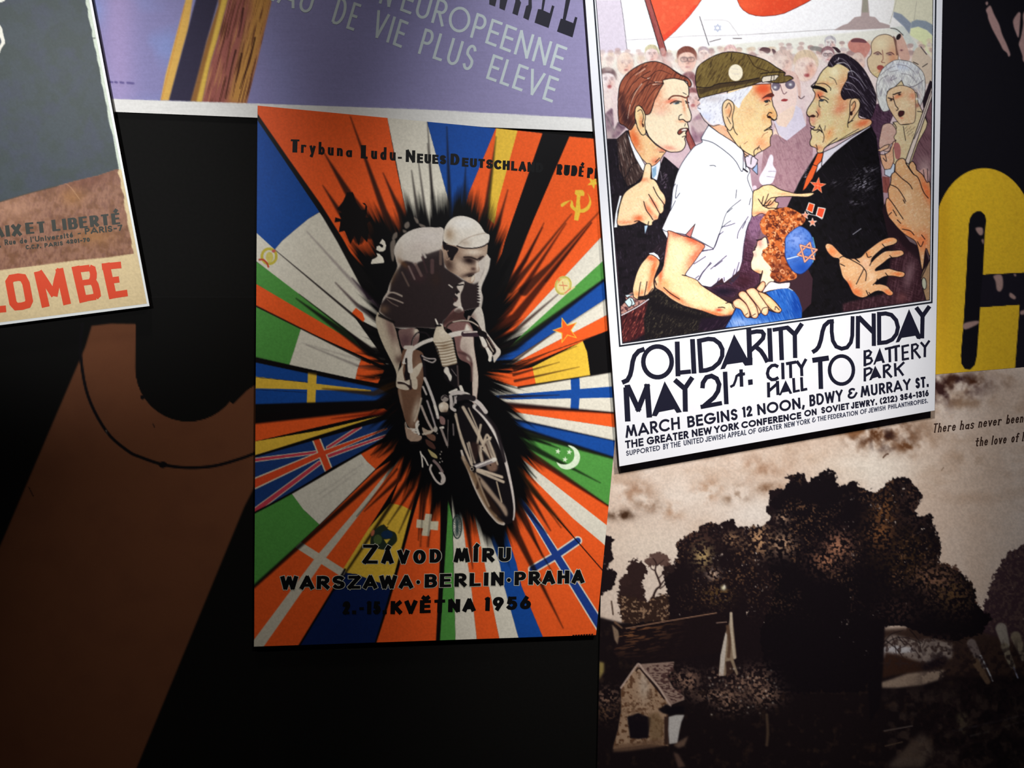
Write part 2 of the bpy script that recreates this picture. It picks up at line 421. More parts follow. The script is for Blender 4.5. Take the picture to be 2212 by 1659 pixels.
    F('1470,1180 1520,1050 1600,1300 1800,1560 1990,1660 2060,1900 2040,2280 1500,2350 1560,1800 1540,1500', (46, 28, 36)); mm = F('1560,1900 1640,1500 1700,1600 1900,1780 1990,2050 2040,2200 2040,2300 1000,2500 1000,2300 1500,2180', (66, 38, 46), soft=2, a=.9)
    hatch(mm, 100, (110, 76, 86), .6, thr=.5); hatch(mm, 20, (150, 110, 116), .35, seed=5, thr=.62)
    G(1790, 1950, 60, 170, (150, 120, 126), .7, ang=12); G(1700, 2230, 70, 60, (140, 90, 90), .6)
    L('1120,1472 1215,1405', 1.6, (150, 150, 160))
    # shirt collar and tie
    F('770,500 700,500 640,640 560,800 515,960 560,920 640,800 680,700 740,600', (236, 112, 60), line=1.4); L('640,640 700,660', 1.4)
    F('770,490 900,430 1330,170 1330,190 1100,340 900,500 760,650 670,750 700,640 750,590', (226, 222, 232), line=1.4); L('750,600 745,660', 1.5); L('680,510 500,800 430,960', 1.4, (120, 110, 120), .6)
    # face
    fc = F('680,990 700,920 760,830 830,770 900,740 1060,760 1100,900 1180,1000 1260,1180 1200,1360 1180,1430 1310,1450 1330,1500 1200,1560 1060,1660 1000,1700 860,1750 770,1825 700,1828 640,1800 620,1740 610,1690 640,1640 610,1560 620,1520 660,1500 610,1450 600,1400 640,1380 580,1390 570,1350 580,1300 650,1170 670,1120 650,1060', None)
    fcs = 'x'
    at(1640, 0)
    face = F('680,985 720,900 770,830 850,770 950,720 1060,800 1120,950 1180,1050 1210,1250 1190,1400 1330,1430 1325,1500 1150,1590 1010,1659 860,1720 780,1770 760,1815 700,1825 680,1770 620,1745 605,1700 625,1640 615,1580 625,1545 665,1520 620,1500 602,1450 603,1405 615,1385 590,1390 567,1355 580,1300 650,1190 668,1120 640,1060', (230, 212, 166), sm=1, line=1.7)
    cv.ids[face > .5] = cv.names.index('suited_man')
    for (u, v, ru, rv, c, a_, an) in ((1000, 1120, 90, 220, (226, 140, 100), .75, 10), (720, 1130, 60, 50, (232, 120, 84), .9, -20), (900, 1090, 60, 60, (240, 236, 200), .7, 0), (950, 1310, 110, 50, (226, 140, 110), .75, -30), (850, 1450, 70, 160, (226, 216, 170), .7, 0), (640, 1430, 40, 60, (226, 150, 130), .8, 0), (710, 1340, 24, 60, (210, 120, 90), .8, 0), (840, 1600, 50, 100, (238, 170, 110), .8, 30), (1240, 1470, 110, 50, (232, 110, 66), .8, -20), (1130, 1290, 40, 90, (220, 150, 110), .7, 10), (900, 860, 60, 60, (246, 238, 206), .8, 0), (780, 1000, 90, 30, (228, 160, 110), .6, 0), (700, 1770, 60, 40, (226, 150, 110), .8, 0), (1050, 1550, 60, 160, (214, 190, 130), .5, 30)):
        G(u, v, ru, rv, c, a_, an, clip=face)
    hair = F('820,780 860,700 910,655 1000,640 1070,670 1130,710 1180,750 1250,830 1310,930 1370,1060 1400,1170 1380,1300 1340,1400 1300,1415 1190,1370 1210,1280 1200,1190 1150,1170 1060,1180 1010,1190 975,1120 1000,1040 1050,950 1060,880 1080,840 1020,790 940,760 870,800', (44, 34, 46), sm=1, line=1.2, part='suited_man')
    hatch(hair, 55, (140, 130, 145), .7, across=1.3, along=16, thr=.6, k=5)
    for (q, c) in (('900,740 960,700 1020,720 1090,790', (150, 140, 150)), ('930,760 1010,750 1080,800 1120,900', (220, 216, 220)), ('1060,860 1120,850 1200,930 1290,1060', (200, 196, 206)), ('1080,910 1180,960 1260,1080', (170, 160, 180)), ('1040,980 1120,1010 1220,1130', (190, 180, 190)), ('1030,1060 1120,1080 1200,1140', (170, 160, 175)), ('950,690 940,720', (236, 230, 230))):
        L(q, 2.2, c, .8, w1=.8)
    ear = F('1090,1210 1130,1175 1180,1185 1205,1240 1190,1310 1150,1370 1100,1440 1060,1470 1080,1380', (236, 208, 164), sm=1, line=1.6, part='suited_man'); G(1130, 1290, 25, 80, (216, 140, 100), .8, clip=ear, ang=10); L('1100,1260 1140,1210 1150,1270 1110,1340', 1.4); F('1085,1340 1110,1330 1115,1370 1090,1380', (60, 36, 36), sm=1)
    F('620,1040 660,1020 720,1030 790,1060 815,1100 800,1105 720,1070 650,1060', (28, 22, 24), sm=1)
    L('620,1030 680,975', 2.2); L('690,1000 780,1000 850,1050 850,1080', 1.4); L('840,920 900,950 925,1010', 1); 
    L('705,1130 730,1180 790,1195 820,1225', 1.8); L('715,1170 760,1150 830,1190', 1.3); F(ell(745, 1200, 28, 14), (70, 76, 90)); L('715,1200 715,1260 730,1280', 1.2)
    L('575,1370 600,1395 640,1375 670,1390', 1.8); F('600,1392 640,1370 672,1388 650,1402', (70, 40, 36), sm=1); L('680,1330 705,1370 690,1400', 1.5)
    L('612,1525 660,1555 720,1550 750,1580', 2.2); L('720,1500 750,1560 755,1580', 1.7); L('690,1580 720,1560', 1.6); L('760,1580 775,1640 760,1700', 1.2); L('700,1540 725,1490', 1)
    L('780,1770 860,1700 930,1650', 1.5); L('680,1730 700,1790', 1.4); L('780,1560 790,1500', 1); L('830,1600 850,1560', 1, (190, 90, 70)); L('1060,1520 1060,1470 1120,1440', 1.6); L('930,1690 1080,1600 1190,1540', 1.2)
    # medals
    at(1640, 240)
    F(star(700, 890, 98, 38, 5, -83), (242, 104, 64), line=1, lcol=(250, 190, 160)); L('700,840 700,920', 1.4, (250, 150, 110)); L('660,880 740,900', 1.2, (250, 160, 120))
    F('595,1095 660,1115 635,1215 565,1180', (236, 92, 44), line=1.6, lcol=(240, 236, 230)); F('665,1125 700,1140 680,1230 640,1210', (20, 16, 20)); F('705,1150 790,1165 755,1280 680,1245', (236, 92, 60), line=1.8, lcol=(240, 236, 230))
    F(star(550, 1245, 50, 20, 5), (240, 150, 120), line=1, lcol=(240, 230, 225)); F(star(637, 1330, 52, 20, 5), (240, 150, 120), line=1, lcol=(240, 230, 225)); L('560,1180 600,1230 680,1250 750,1290', 1.3, (220, 220, 220))
    # open hand lower right
    at(1640, 440)
    hd = F('790,520 795,490 820,475 870,490 920,540 980,600 1050,650 1130,655 1210,640 1270,580 1330,530 1440,450 1530,410 1600,405 1645,425 1645,460 1600,490 1500,520 1420,580 1350,650 1340,700 1400,640 1500,570 1600,560 1690,555 1725,580 1720,610 1650,640 1560,650 1480,710 1400,770 1390,800 1450,790 1550,775 1640,800 1730,820 1735,860 1690,880 1600,865 1500,870 1410,920 1390,960 1450,960 1530,985 1570,1030 1600,1060 1590,1090 1540,1095 1470,1050 1400,1045 1330,1080 1270,1115 1210,1120 1130,1080 1090,1010 1060,950 1000,880 975,800 955,720 950,660 880,640 820,580', (228, 180, 134), sm=1, line=1.7, part='suited_man')
    for (u, v, ru, rv, c, a_, an) in ((870, 570, 60, 60, (236, 140, 84), .8, 40), (1540, 440, 100, 24, (240, 150, 90), .7, -25), (1650, 590, 80, 22, (238, 160, 110), .7, -10), (1660, 840, 70, 24, (236, 130, 70), .8, 5), (1540, 1060, 50, 30, (236, 120, 66), .8, 30), (1170, 1060, 70, 50, (230, 120, 66), .8, 30), (1110, 800, 90, 80, (238, 196, 150), .8, 0), (1270, 720, 60, 80, (240, 200, 170), .8, 0), (1340, 870, 50, 60, (246, 214, 180), .8, 0), (1080, 970, 30, 60, (226, 110, 60), .8, -20), (1300, 600, 40, 40, (226, 140, 80), .7, 0)):
        G(u, v, ru, rv, c, a_, an, clip=hd)
    for q in ('960,650 1000,630 1060,650 1190,720 1240,760 1280,830 1270,920', '1250,780 1200,880 1160,960', '1340,700 1320,740', '1470,480 1500,515 1540,530', '1560,620 1600,660', '1510,830 1540,870', '1280,590 1300,640 1340,630', '1360,970 1400,930 1410,900', '1280,1040 1300,1090', '1310,1060 1330,1085', '970,720 1020,745', '1150,655 1190,690', '1120,640 1200,700'):
        L(q, 1.8, INK)
    # big hand right edge with cuff
    at(1640, 240)
    gh = F('1625,640 1650,590 1700,565 1740,580 1770,650 1800,690 1850,760 1800,690 1790,640 1830,600 1870,650 1880,700 1950,760 2000,850 2045,920 2050,1700 1990,1640 1950,1900 1900,1650 1860,1550 1750,1480 1660,1400 1600,1330 1540,1250 1510,1120 1520,1050 1545,1030 1540,940 1570,860 1580,760 1620,720', (222, 176, 130), sm=1, line=1.7, part='raised_hand')
    for (u, v, ru, rv, c, a_, an) in ((2000, 950, 50, 180, (236, 120, 70), .8, -20), (1790, 1450, 160, 50, (236, 130, 70), .8, 40), (1960, 1550, 70, 120, (236, 130, 80), .8, 0), (1780, 1000, 60, 80, (240, 210, 170), .8, 0), (1560, 1150, 40, 120, (230, 140, 90), .6, -10), (1850, 1250, 120, 160, (232, 196, 156), .7, 0), (1700, 650, 60, 60, (236, 200, 150), .6, 0)):
        G(u, v, ru, rv, c, a_, an, clip=gh)
    for q in ('1570,880 1650,920 1720,1020 1750,1080', '1620,720 1700,800 1790,870 1830,930', '1750,620 1830,740 1900,800 1960,960 2020,1040', '1545,1040 1600,1110 1660,1200 1720,1290', '1600,1180 1640,1250', '1650,1300 1690,1340', '1710,1410 1800,1430 1850,1480', '1940,1480 1980,1530', '1740,1100 1720,1060', '1890,1560 1930,1620 1960,1560', '1540,1250 1580,1210'):
        L(q, 1.7, INK)
    hatch(gh, 70, (196, 130, 90), .3, thr=.6)
    m = F('2045,1770 1960,1900 1930,1980 1950,2100 2000,2290 2040,2250', (170, 140, 110), line=1.5); F(ell(1970, 2060, 28, 70, -5), (190, 190, 170), line=1.4); L('2045,1760 1940,1990', 1.8)

    # ---- older man with flat cap and white shirt
    at(1300, 240)
    tor = F('1275,170 1190,320 1200,370 1110,420 1050,490 960,620 890,770 850,930 820,1150 820,1190 720,1410 790,1530 800,1440 1020,1480 1330,1640 1210,1830 1100,1720 1030,1860 1010,1880 1200,2080 1300,2100 1440,1990 1460,2050 1540,1990 1640,1900 1670,1800 1690,1600 1730,1400 1790,1260 1805,1100 1810,980 1790,870 1775,760 1770,720 1680,570 1690,460 1500,330', (250, 250, 254), part='shirt_man')
    at(1300, 240)
    sh2 = F('1210,1640 1340,1650 1440,1390 1560,1300 1740,1240 1800,1200 1730,1400 1690,1600 1670,1800 1640,1900 1540,1990 1440,2050 1300,2100 1200,2050 1010,1880 1200,1700', (238, 232, 246), clip=tor)
    G(1500, 1900, 220, 120, (226, 216, 238), .7, clip=tor); G(1000, 900, 60, 260, (232, 236, 252), .8, clip=tor, ang=15); G(1690, 1150, 60, 160, (240, 232, 240), .8, clip=tor)
    for q in ('1275,170 1190,320 1200,370 1110,420 1050,490 960,620 890,770 850,930 820,1180 720,1410 1020,1480 1330,1640', '1190,340 1330,380 1500,500 1600,600 1680,720 1690,460', '1270,165 1400,260 1560,360 1690,460', '1690,460 1710,560 1720,690', '1700,500 1720,660', '1720,660 1755,680 1770,720 1740,790 1760,870 1790,940 1805,1000 1800,1200 1780,1290 1740,1380 1700,1560', '1330,1640 1360,1600 1430,1390 1500,1200 1660,1060', '900,880 880,1040 930,980', '880,1070 820,1190', '1430,1400 1480,1350 1540,1310', '1440,1380 1500,1370 1590,1340', '1760,1120 1780,1040', '1600,1040 1610,940', '1500,1210 1560,1160', '1750,1260 1640,1430 1620,1520', '1680,1400 1720,1320', '820,1150 850,930 880,870', '1290,650 1340,650 1360,662', '720,1410 740,1460 770,1500', '1400,1480 1450,1440'):
        L(q, 1.4, (60, 64, 84))
    L('1690,690 1740,725', 3.2, (40, 36, 48))
    # inner collar
    F('1790,480 1830,560 1865,585 1840,650 1790,690 1730,660 1710,560', (232, 220, 232), line=1.3); F('1860,620 1800,700 1830,730 1860,760', (170, 190, 226), line=1); 
    # far thumb hand (pale)
    F('2000,540 2030,520 2050,560 2045,640 2080,700 2080,740 2040,850 1960,885 1900,870 1880,800 1920,720 1960,650', (242, 238, 248), sm=1, a=.95); L('1990,720 2080,720', .9, (150, 140, 160)); L('1970,780 2060,790', .9, (150, 140, 160)); F(ell(1825, 915, 25, 28), (236, 214, 226))
    # neck + face
    nk = F('1270,160 1330,180 1450,150 1520,230 1600,280 1660,360 1700,470 1810,480 1840,440 1800,500 1710,550 1690,460 1560,360 1400,260', (246, 196, 160), line=1.2, part='shirt_man')
    at(1260, 0)
    fc = F('1640,1230 1660,1180 2000,1040 2110,1000 2370,1000 2400,1100 2420,1180 2500,1290 2580,1330 2596,1370 2580,1430 2520,1450 2525,1500 2460,1550 2530,1560 2540,1620 2500,1659 2500,1700 2510,1740 2450,1800 2380,1830 2300,1850 2200,1840 2080,1700 1950,1620 1800,1560 1700,1500 1660,1400', None)
    at(1640, 0)
    fc = F('-380,1100 -330,1060 -40,1010 140,1000 140,1060 165,1130 150,1180 165,1260 200,1330 215,1380 205,1420 175,1440 140,1425 150,1490 120,1530 155,1550 160,1600 135,1640 130,1700 135,1740 60,1790 -20,1830 -60,1870 -160,1820 -260,1740 -330,1640 -380,1560 -400,1300', (252, 222, 170), line=1.6, part='shirt_man')
    at(1260, 0)
    for (u, v, ru, rv, c, a_, an) in ((2130, 1060, 90, 70, (240, 110, 66), .95, -20), (2210, 1160, 50, 40, (236, 110, 80), .8, 0), (1990, 1330, 80, 70, (248, 200, 150), .6, 0), (2080, 1450, 90, 160, (250, 228, 176), .6, 0), (2230, 1400, 30, 60, (240, 190, 130), .8, 0), (2300, 1780, 100, 60, (236, 150, 110), .7, 0), (2140, 1740, 80, 60, (246, 190, 150), .7, 0)):
        G(u, v, ru, rv, c, a_, an, clip=fc)
    at(1640, 0)
    for (u, v, ru, rv, c, a_, an) in ((70, 1060, 90, 70, (240, 110, 70), .95, -10), (60, 1170, 60, 40, (240, 120, 90), .8, -20), (150, 1370, 50, 50, (244, 170, 100), .8, 0), (20, 1700, 60, 60, (246, 170, 120), .7, 0), (60, 1400, 30, 60, (250, 190, 130), .8, 0)):
        G(u, v, ru, rv, c, a_, an, clip=fc)
    F('30,1180 90,1130 150,1110 180,1140 150,1160 90,1160', (110, 56, 50), sm=1); L('60,1210 110,1195 130,1215', 1.8); F(ell(90, 1215, 24, 12, -10), (50, 60, 66)); L('70,1260 110,1240', 1.3, (150, 70, 56))
    L('95,1380 120,1345 150,1350', 1.8); L('100,1400 140,1410 180,1435 210,1420', 2.2); F('95,1385 130,1385 145,1410 110,1410', (60, 34, 30), sm=1)
    L('65,1560 120,1525 145,1520', 2.2); L('60,1565 100,1550 150,1552', 1.2); L('30,1640 60,1600 100,1580', 1.2, (190, 120, 80)); 
    L('-180,1720 -140,1690', 1, (150, 90, 70)); L('-60,1860 -60,1800 -10,1760', 1.6); L('-20,1790 0,1740', 1.2); L('0,1760 30,1800', 1.2); L('-230,1740 -180,1830 -130,1870', 1.3); L('-100,1960 -90,1880 -60,1870', 1.6)
    at(1260, 0)
    hr = F('1390,1190 1500,1140 1700,1120 1900,1060 2020,1030 1980,1100 1900,1200 1860,1290 1800,1240 1740,1190 1690,1210 1660,1290 1660,1420 1690,1500 1600,1480 1540,1490 1480,1440 1420,1380 1390,1340 1360,1290 1400,1240', (246, 246, 252), sm=1, part='shirt_man')
    hatch(hr, 120, (150, 146, 176), .5, across=1.5, along=8, thr=.6); G(1450, 1400, 80, 60, (214, 220, 246), .7, clip=hr); G(1560, 1180, 120, 40, (210, 200, 204), .6, clip=hr)
    L('1390,1190 1370,1200', 2); L('1370,1290 1400,1300', 1.4, (80, 76, 90)); L('1395,1350 1440,1430 1480,1470 1500,1490', 1.6, (70, 60, 70)); L('1360,1270 1390,1240', 1.2, (90, 90, 110))
    er = F('1660,1290 1680,1220 1730,1190 1790,1230 1800,1300 1780,1400 1790,1500 1750,1560 1700,1500 1670,1400', (252, 224, 180), sm=1, line=1.6, part='shirt_man'); G(1740, 1330, 40, 70, (240, 160, 110), .7, clip=er); L('1700,1290 1740,1230 1770,1300 1740,1400', 1.4); L('1720,1400 1760,1480', 1.3); L('1790,1510 1810,1570 1840,1610', 1.5)
    cap = F('1345,880 1370,800 1450,730 1580,660 1700,625 1830,625 1960,650 2100,690 2212,740 2300,800 2400,860 2412,880 2400,905 2460,905 2500,925 2505,940 2470,955 2380,990 2240,985 2130,975 2000,1020 1800,1070 1600,1120 1420,1165 1385,1170 1355,1060 1340,960', (132, 112, 66), sm=1, line=1.8, part='shirt_man')
    hatch(cap, -58, (78, 60, 40), .75, across=1.5, along=12, thr=.5); hatch(cap, -58, (180, 160, 96), .55, across=1.4, along=14, thr=.6, seed=6)
    F('1370,1060 1500,1050 1600,1000 1800,985 2000,950 2120,930 2110,970 1900,1010 1700,1040 1500,1090 1390,1130', (70, 54, 42), a=.7, clip=cap, soft=.6)
    L('1350,1040 1500,1045 1620,1000 1900,970 2100,930', 1.8); L('1960,650 2000,720 2060,800 2212,850', 1.6, (70, 52, 36)); L('1770,640 1765,720', 1.6, (50, 38, 30)); L('1530,740 1520,800', 1.4, (60, 46, 34)); L('2120,880 2300,860 2410,870', 1.8)
    F('2130,950 2150,915 2220,905 2310,895 2340,905 2290,960 2200,975 2140,985', (238, 226, 208), line=1.3); L('2250,905 2240,970', 1.4); L('2280,900 2275,960', 1.2)
    F(ell(1820, 868, 88, 102), (250, 240, 216)); L(ell(1820, 868, 88, 102), 1, (130, 112, 76), closed=True); L('1780,820 1850,830', 1, (220, 210, 200)); L('1780,880 1860,885', 1, (220, 210, 200)); 
    # pointing hand
    at(1300, 240)
    hp = F('1810,965 1870,930 1930,890 2000,880 2050,890 2120,930 2212,960 2340,985 2520,975 2520,1000 2450,1025 2300,1020 2180,1020 2090,1030 2070,1080 2110,1100 2090,1160 2150,1160 2150,1210 2110,1235 2020,1245 1960,1240 1900,1220 1800,1260 1800,1100', (250, 220, 170), sm=1, line=1.7, part='shirt_man')
    for (u, v, ru, rv, c, a_, an) in ((1900, 1220, 120, 26, (238, 130, 100), .7, 0), (2180, 990, 120, 18, (240, 170, 130), .6, 0), (2010, 1110, 60, 40, (230, 150, 110), .8, 0), (2050, 1220, 80, 20, (240, 150, 110), .8, 0)):
        G(u, v, ru, rv, c, a_, an, clip=hp)
    for q in ('2090,1030 2020,1040 1960,1100 1920,1120 1870,1050', '1940,1120 1990,990', '1920,1125 2010,1120 2080,1040', '1960,1150 2020,1070', '1980,1160 2080,1160 2150,1165', '1920,1130 2000,1165', '1910,1110 1930,1020'):
        L(q, 1.7, INK)
    F('2070,1170 2140,1165 2148,1205 2075,1225', (236, 226, 220), line=1.6)
    # forearm and hand on the child
    at(1300, 480)
    F('1215,262 1345,325 1330,700 1130,695 1000,650 980,600 1080,470 1180,340', (238, 232, 246), part='shirt_man'); L('1195,350 1330,322', 1.5, (60, 56, 80)); L('1330,325 1355,270 1410,130', 1.5, (60, 56, 80))
    arm = F('800,100 790,160 760,320 720,480 690,520 640,640 630,740 650,790 720,830 830,920 980,1000 1200,1060 1370,1120 1490,1135 1550,1110 1600,1020 1640,990 1700,1110 1740,1140 1770,1120 1790,1130 1840,1145 1870,1110 1900,1080 1950,1110 1990,1080 1980,1030 2050,1070 2110,1080 2145,1050 2120,1010 2060,950 1980,870 1900,840 1950,790 1955,730 1920,705 1880,750 1840,790 1790,785 1740,800 1720,830 1650,830 1630,870 1640,910 1580,930 1560,970 1500,950 1400,890 1200,760 1130,690 1010,640 1010,600 1100,480 1190,350 1230,290 1190,250 1060,190 960,160', (250, 224, 176), sm=1, line=1.7, part='shirt_man')
    for (u, v, ru, rv, c, a_, an) in ((1080, 210, 160, 60, (226, 110, 76), .95, 25), (760, 330, 26, 220, (196, 90, 84), .85, 8), (1120, 400, 60, 180, (222, 120, 90), .85, 38), (700, 640, 30, 120, (226, 120, 80), .9, 0), (860, 880, 200, 30, (226, 120, 80), .9, 33), (1350, 1090, 200, 26, (232, 120, 70), .85, 14), (1400, 1050, 44, 20, (214, 60, 40), .9, 0), (760, 740, 60, 60, (240, 170, 110), .7, 0), (1100, 700, 100, 30, (246, 200, 150), .7, 30), (1550, 1090, 50, 40, (236, 140, 80), .8, 0), (1740, 1060, 40, 60, (236, 130, 90), .8, 20), (1830, 1060, 30, 60, (226, 100, 60), .8, 0), (1940, 1050, 40, 50, (236, 130, 100), .8, 0), (2080, 1010, 50, 40, (226, 140, 80), .8, 40), (1750, 830, 40, 30, (240, 160, 120), .7, 0), (880, 130, 60, 60, (190, 80, 60), .7, 0), (900, 400, 90, 200, (252, 236, 200), .7, 0), (1150, 900, 200, 50, (252, 232, 190), .7, 28)):
        G(u, v, ru, rv, c, a_, an, clip=arm)
    em = np.clip(blur(1 - arm, 5), 0, 1) * arm
    hatch(em, 70, (170, 70, 60), .8, across=1.4, along=10, thr=.48)
    for q in ('740,780 820,850 930,920', '640,700 650,750', '1390,1020 1440,1015 1470,1025', '960,630 1010,640', '1550,955 1560,1000 1580,1030', '1640,910 1720,960 1760,1060', '1720,830 1790,940 1850,1020 1860,1100', '1860,830 1950,930 1980,1030', '1570,960 1600,1010 1650,1040 1700,1110', '1720,1090 1740,1060 1770,1110', '1800,1110 1830,1090 1860,1110', '1905,1070 1920,1030 1970,1010 1985,1060', '2060,1040 2080,1010 2120,1060', '1840,790 1900,830', '1480,970 1540,950'):
        L(q, 1.8, INK)
    F('1000,150 1115,20 1085,110 1060,185', (206, 130, 126), line=1.4, part='shirt_man')
    # ---- young man
    at(1300, 240)
    jk = F('60,330 180,330 290,230 320,230 350,330 470,560 500,640 520,700 590,660 600,800 700,640 740,540 770,560 920,690 890,780 850,930 820,1150 820,1190 720,1410 780,1520 770,1600 740,1840 720,1900 640,2000 600,2080 560,2200 600,2300 700,2240 830,2360 980,2440 1200,2500 1500,2580 1450,2700 240,2760 200,2000 140,1400 60,350', (36, 28, 38), part='young_man')
    hatch(jk, 80, (110, 98, 120), .45, across=1.3, along=10, thr=.64); speck(jk, 10, (18, 14, 20), .6)
    lap = F('180,340 300,240 360,420 470,660 500,740 440,820 300,880 260,800 210,700', (84, 62, 58), clip=None, part='young_man'); hatch(lap, 78, (190, 170, 160), .7, across=1.5, along=18, thr=.56); hatch(lap, 78, (30, 22, 26), .7, across=1.6, along=20, thr=.5, seed=8)
    lap2 = F('360,660 440,620 500,740 400,860 300,900 330,780', (70, 52, 50)); hatch(lap2, 70, (190, 170, 160), .6, thr=.58)
    L('190,360 220,640 270,800 360,640 420,620', 1.6); L('700,720 720,820', 1.2, (130, 120, 130)); mm = F(ell(740, 850, 50, 120, 10), None, clip=jk); hatch(mm, -40, (160, 140, 160), .6, across=1.3, along=6, thr=.55)
    mm = F('160,1400 240,2690 430,2640 520,2240 620,2030 470,1900 300,1700', None, clip=jk); 
    at(1300, 480)
    rd = F('230,1110 560,920 540,1100 520,1330 400,1400 240,1440', (90, 40, 44), clip=jk, soft=1.5); hatch(rd, -60, (230, 130, 110), .7, across=1.4, along=9, thr=.55); hatch(rd, -60, (40, 18, 26), .7, seed=4)
    gr = F('560,1050 900,1180 1400,1160 1330,1260 560,1380', (44, 42, 36), clip=jk, soft=2); hatch(gr, -55, (150, 140, 110), .55, across=1.3, along=6, thr=.56)
    at(1300, 480)
    ua = F('420,920 640,790 720,830 830,920 980,1000 1200,1060 1370,1120 1490,1135 1560,1110 1500,1330 1300,1420 900,1440 520,1460 500,1150 560,930', (34, 28, 32), soft=1)
    hatch(ua, -55, (150, 140, 104), .5, across=1.3, along=6, thr=.6); F('560,900 760,1000 1200,1120 1400,1150 1300,1190 900,1130 600,1080', (28, 22, 28), soft=3, a=.9)
    dk2 = F('1190,1150 1560,1110 1480,1260 1300,1300 1150,1290', (40, 26, 44), soft=2); hatch(dk2, -50, (120, 90, 110), .4, thr=.58)
    # shirt, cuff, tie
    at(1300, 240)
    F('300,240 330,300 470,560 520,650 500,720 480,700 400,560 340,400', (250, 250, 252), line=1.1, part='young_man'); F('590,660 640,640 700,580 700,660 660,830 600,800', (236, 240, 250), line=1, part='young_man'); F('600,690 650,655 650,760 610,810', (150, 186, 214)); F('510,1370 550,1365 515,1470', (190, 214, 236))
    nk = F('320,230 400,140 500,250 640,400 700,440 770,480 730,530 700,580 640,640 600,660 540,630 480,570 400,450 350,350', (250, 214, 164), line=1.3, part='young_man')
    G(390, 330, 60, 160, (236, 120, 66), .95, -20, clip=nk); G(650, 600, 60, 50, (230, 120, 90), .7, clip=nk); G(740, 460, 80, 30, (220, 110, 90), .7, clip=nk); L('640,610 670,580 690,560', 1.8)
    fc = F('420,-200 700,-420 900,-420 1015,-330 1035,-290 1040,-200 1020,-160 1035,-60 1062,20 1070,70 1060,110 1030,130 1020,130 1035,190 1025,230 1000,260 1010,290 990,330 1003,380 985,440 940,480 880,490 800,485 700,430 600,350 540,270 480,100', (252, 236, 206), sm=1, line=1.7, part='young_man')
    for (u, v, ru, rv, c, a_, an) in ((620, -170, 90, 150, (240, 150, 110), .85, 20), (720, -50, 110, 60, (246, 190, 160), .8, 20), (830, -120, 90, 30, (240, 120, 90), .8, -10), (980, -60, 20, 100, (236, 150, 110), .7, -10), (700, 20, 60, 40, (246, 190, 170), .6, 0), (800, 440, 100, 30, (238, 150, 130), .7, 10), (960, 120, 60, 20, (246, 180, 140), .8, 0)):
        G(u, v, ru, rv, c, a_, an, clip=fc)
    L('800,-140 850,-180 940,-180 1000,-160 1035,-175', 3, (120, 60, 46)); L('820,-90 880,-120 950,-110', 2.2); F(ell(890, -95, 40, 14, -8), (70, 84, 90)); G(865, -88, 14, 8, (245, 245, 245)); L('1000,-120 1040,-100', 2.2); F(ell(1015, -100, 14, 14), (60, 70, 76)); L('970,-220 1010,-200', 1.2)
    L('1010,-160 1030,-40', 1.2, (210, 120, 80)); L('920,100 925,60 955,40', 1.6); L('925,105 970,100 1010,130 1050,125', 2); L('1000,150 990,180', 1.2)
    F('905,260 930,220 980,205 1020,205 1025,235 980,240 930,280', (150, 80, 70), sm=1, line=1.5); F('945,232 980,212 1015,214 1010,230 960,238', (250, 246, 240)); L('960,310 1000,295', 1.6); L('530,230 560,300 600,350', 2); L('690,490 740,490', 1.3)
    at(1260, 0)
    hr = F('430,1460 415,1300 420,1130 440,1010 490,920 560,850 660,785 760,745 850,735 930,752 1000,785 1080,840 1160,890 1220,915 1270,955 1292,1005 1275,1040 1250,1020 1240,975 1160,950 1080,935 1000,945 950,960 955,1000 920,1060 880,1140 850,1200 830,1270 800,1350 745,1370 720,1320 690,1275 640,1275 615,1340 620,1450 600,1500 560,1550 490,1500', (168, 98, 74), sm=1, line=1.8, part='young_man')
    F('420,1130 440,1330 470,1480 560,1550 620,1450 560,1400 500,1250 470,1100', (66, 38, 42), clip=hr, soft=4, a=.9)
    hatch(hr, -62, (84, 44, 40), .7, across=1.6, along=26, thr=.5); hatch(hr, -62, (226, 160, 120), .5, across=1.4, along=22, thr=.62, seed=7)
    for q in ('780,950 700,1000 600,1130 540,1300', '900,980 800,1000 700,1080 620,1200 570,1350', '950,985 860,1060 780,1160 720,1290', '800,850 680,920 560,1040 480,1200', '900,1010 830,1040', '960,1000 880,990 800,960', '760,780 640,860 540,960 470,1120', '700,920 770,930 900,840 1050,890', '1060,830 1160,900 1240,930', '640,1060 560,1160 510,1300'):
        L(q, 1.6, (62, 36, 38), w1=.8)
    for q in ('770,940 800,925', '860,980 940,975', '830,1010 930,1000', '700,1000 620,1110 570,1230', '740,820 620,900', '560,1250 530,1420'):
        L(q, 1.6, (246, 220, 200), .9, w1=.7)
    at(1260, 0)
    er = F('615,1390 625,1290 660,1262 700,1290 740,1370 735,1480 745,1590 700,1610 650,1530 630,1450', (250, 222, 170), sm=1, line=1.7, part='young_man'); G(690, 1450, 25, 70, (230, 140, 90), .8, clip=er); L('650,1330 690,1310 720,1390 705,1460', 1.4); F('700,1470 725,1490 720,1520 705,1510', (80, 40, 36), sm=1)
    # thumbs-up hand
    at(1300, 240)
    F('210,1010 240,1005 190,1200 185,1390 145,1395 160,1230', (244, 248, 252), line=1.2, part='young_man')
    h1 = F('245,1030 300,950 400,880 470,830 490,760 510,670 525,635 555,625 585,640 592,700 585,800 620,815 660,860 700,940 740,990 762,1050 755,1110 740,1130 738,1190 710,1225 690,1230 670,1290 630,1305 605,1330 600,1360 550,1365 450,1320 400,1345 320,1365 190,1360 200,1200', (250, 224, 180), sm=1, line=1.7, part='young_man')
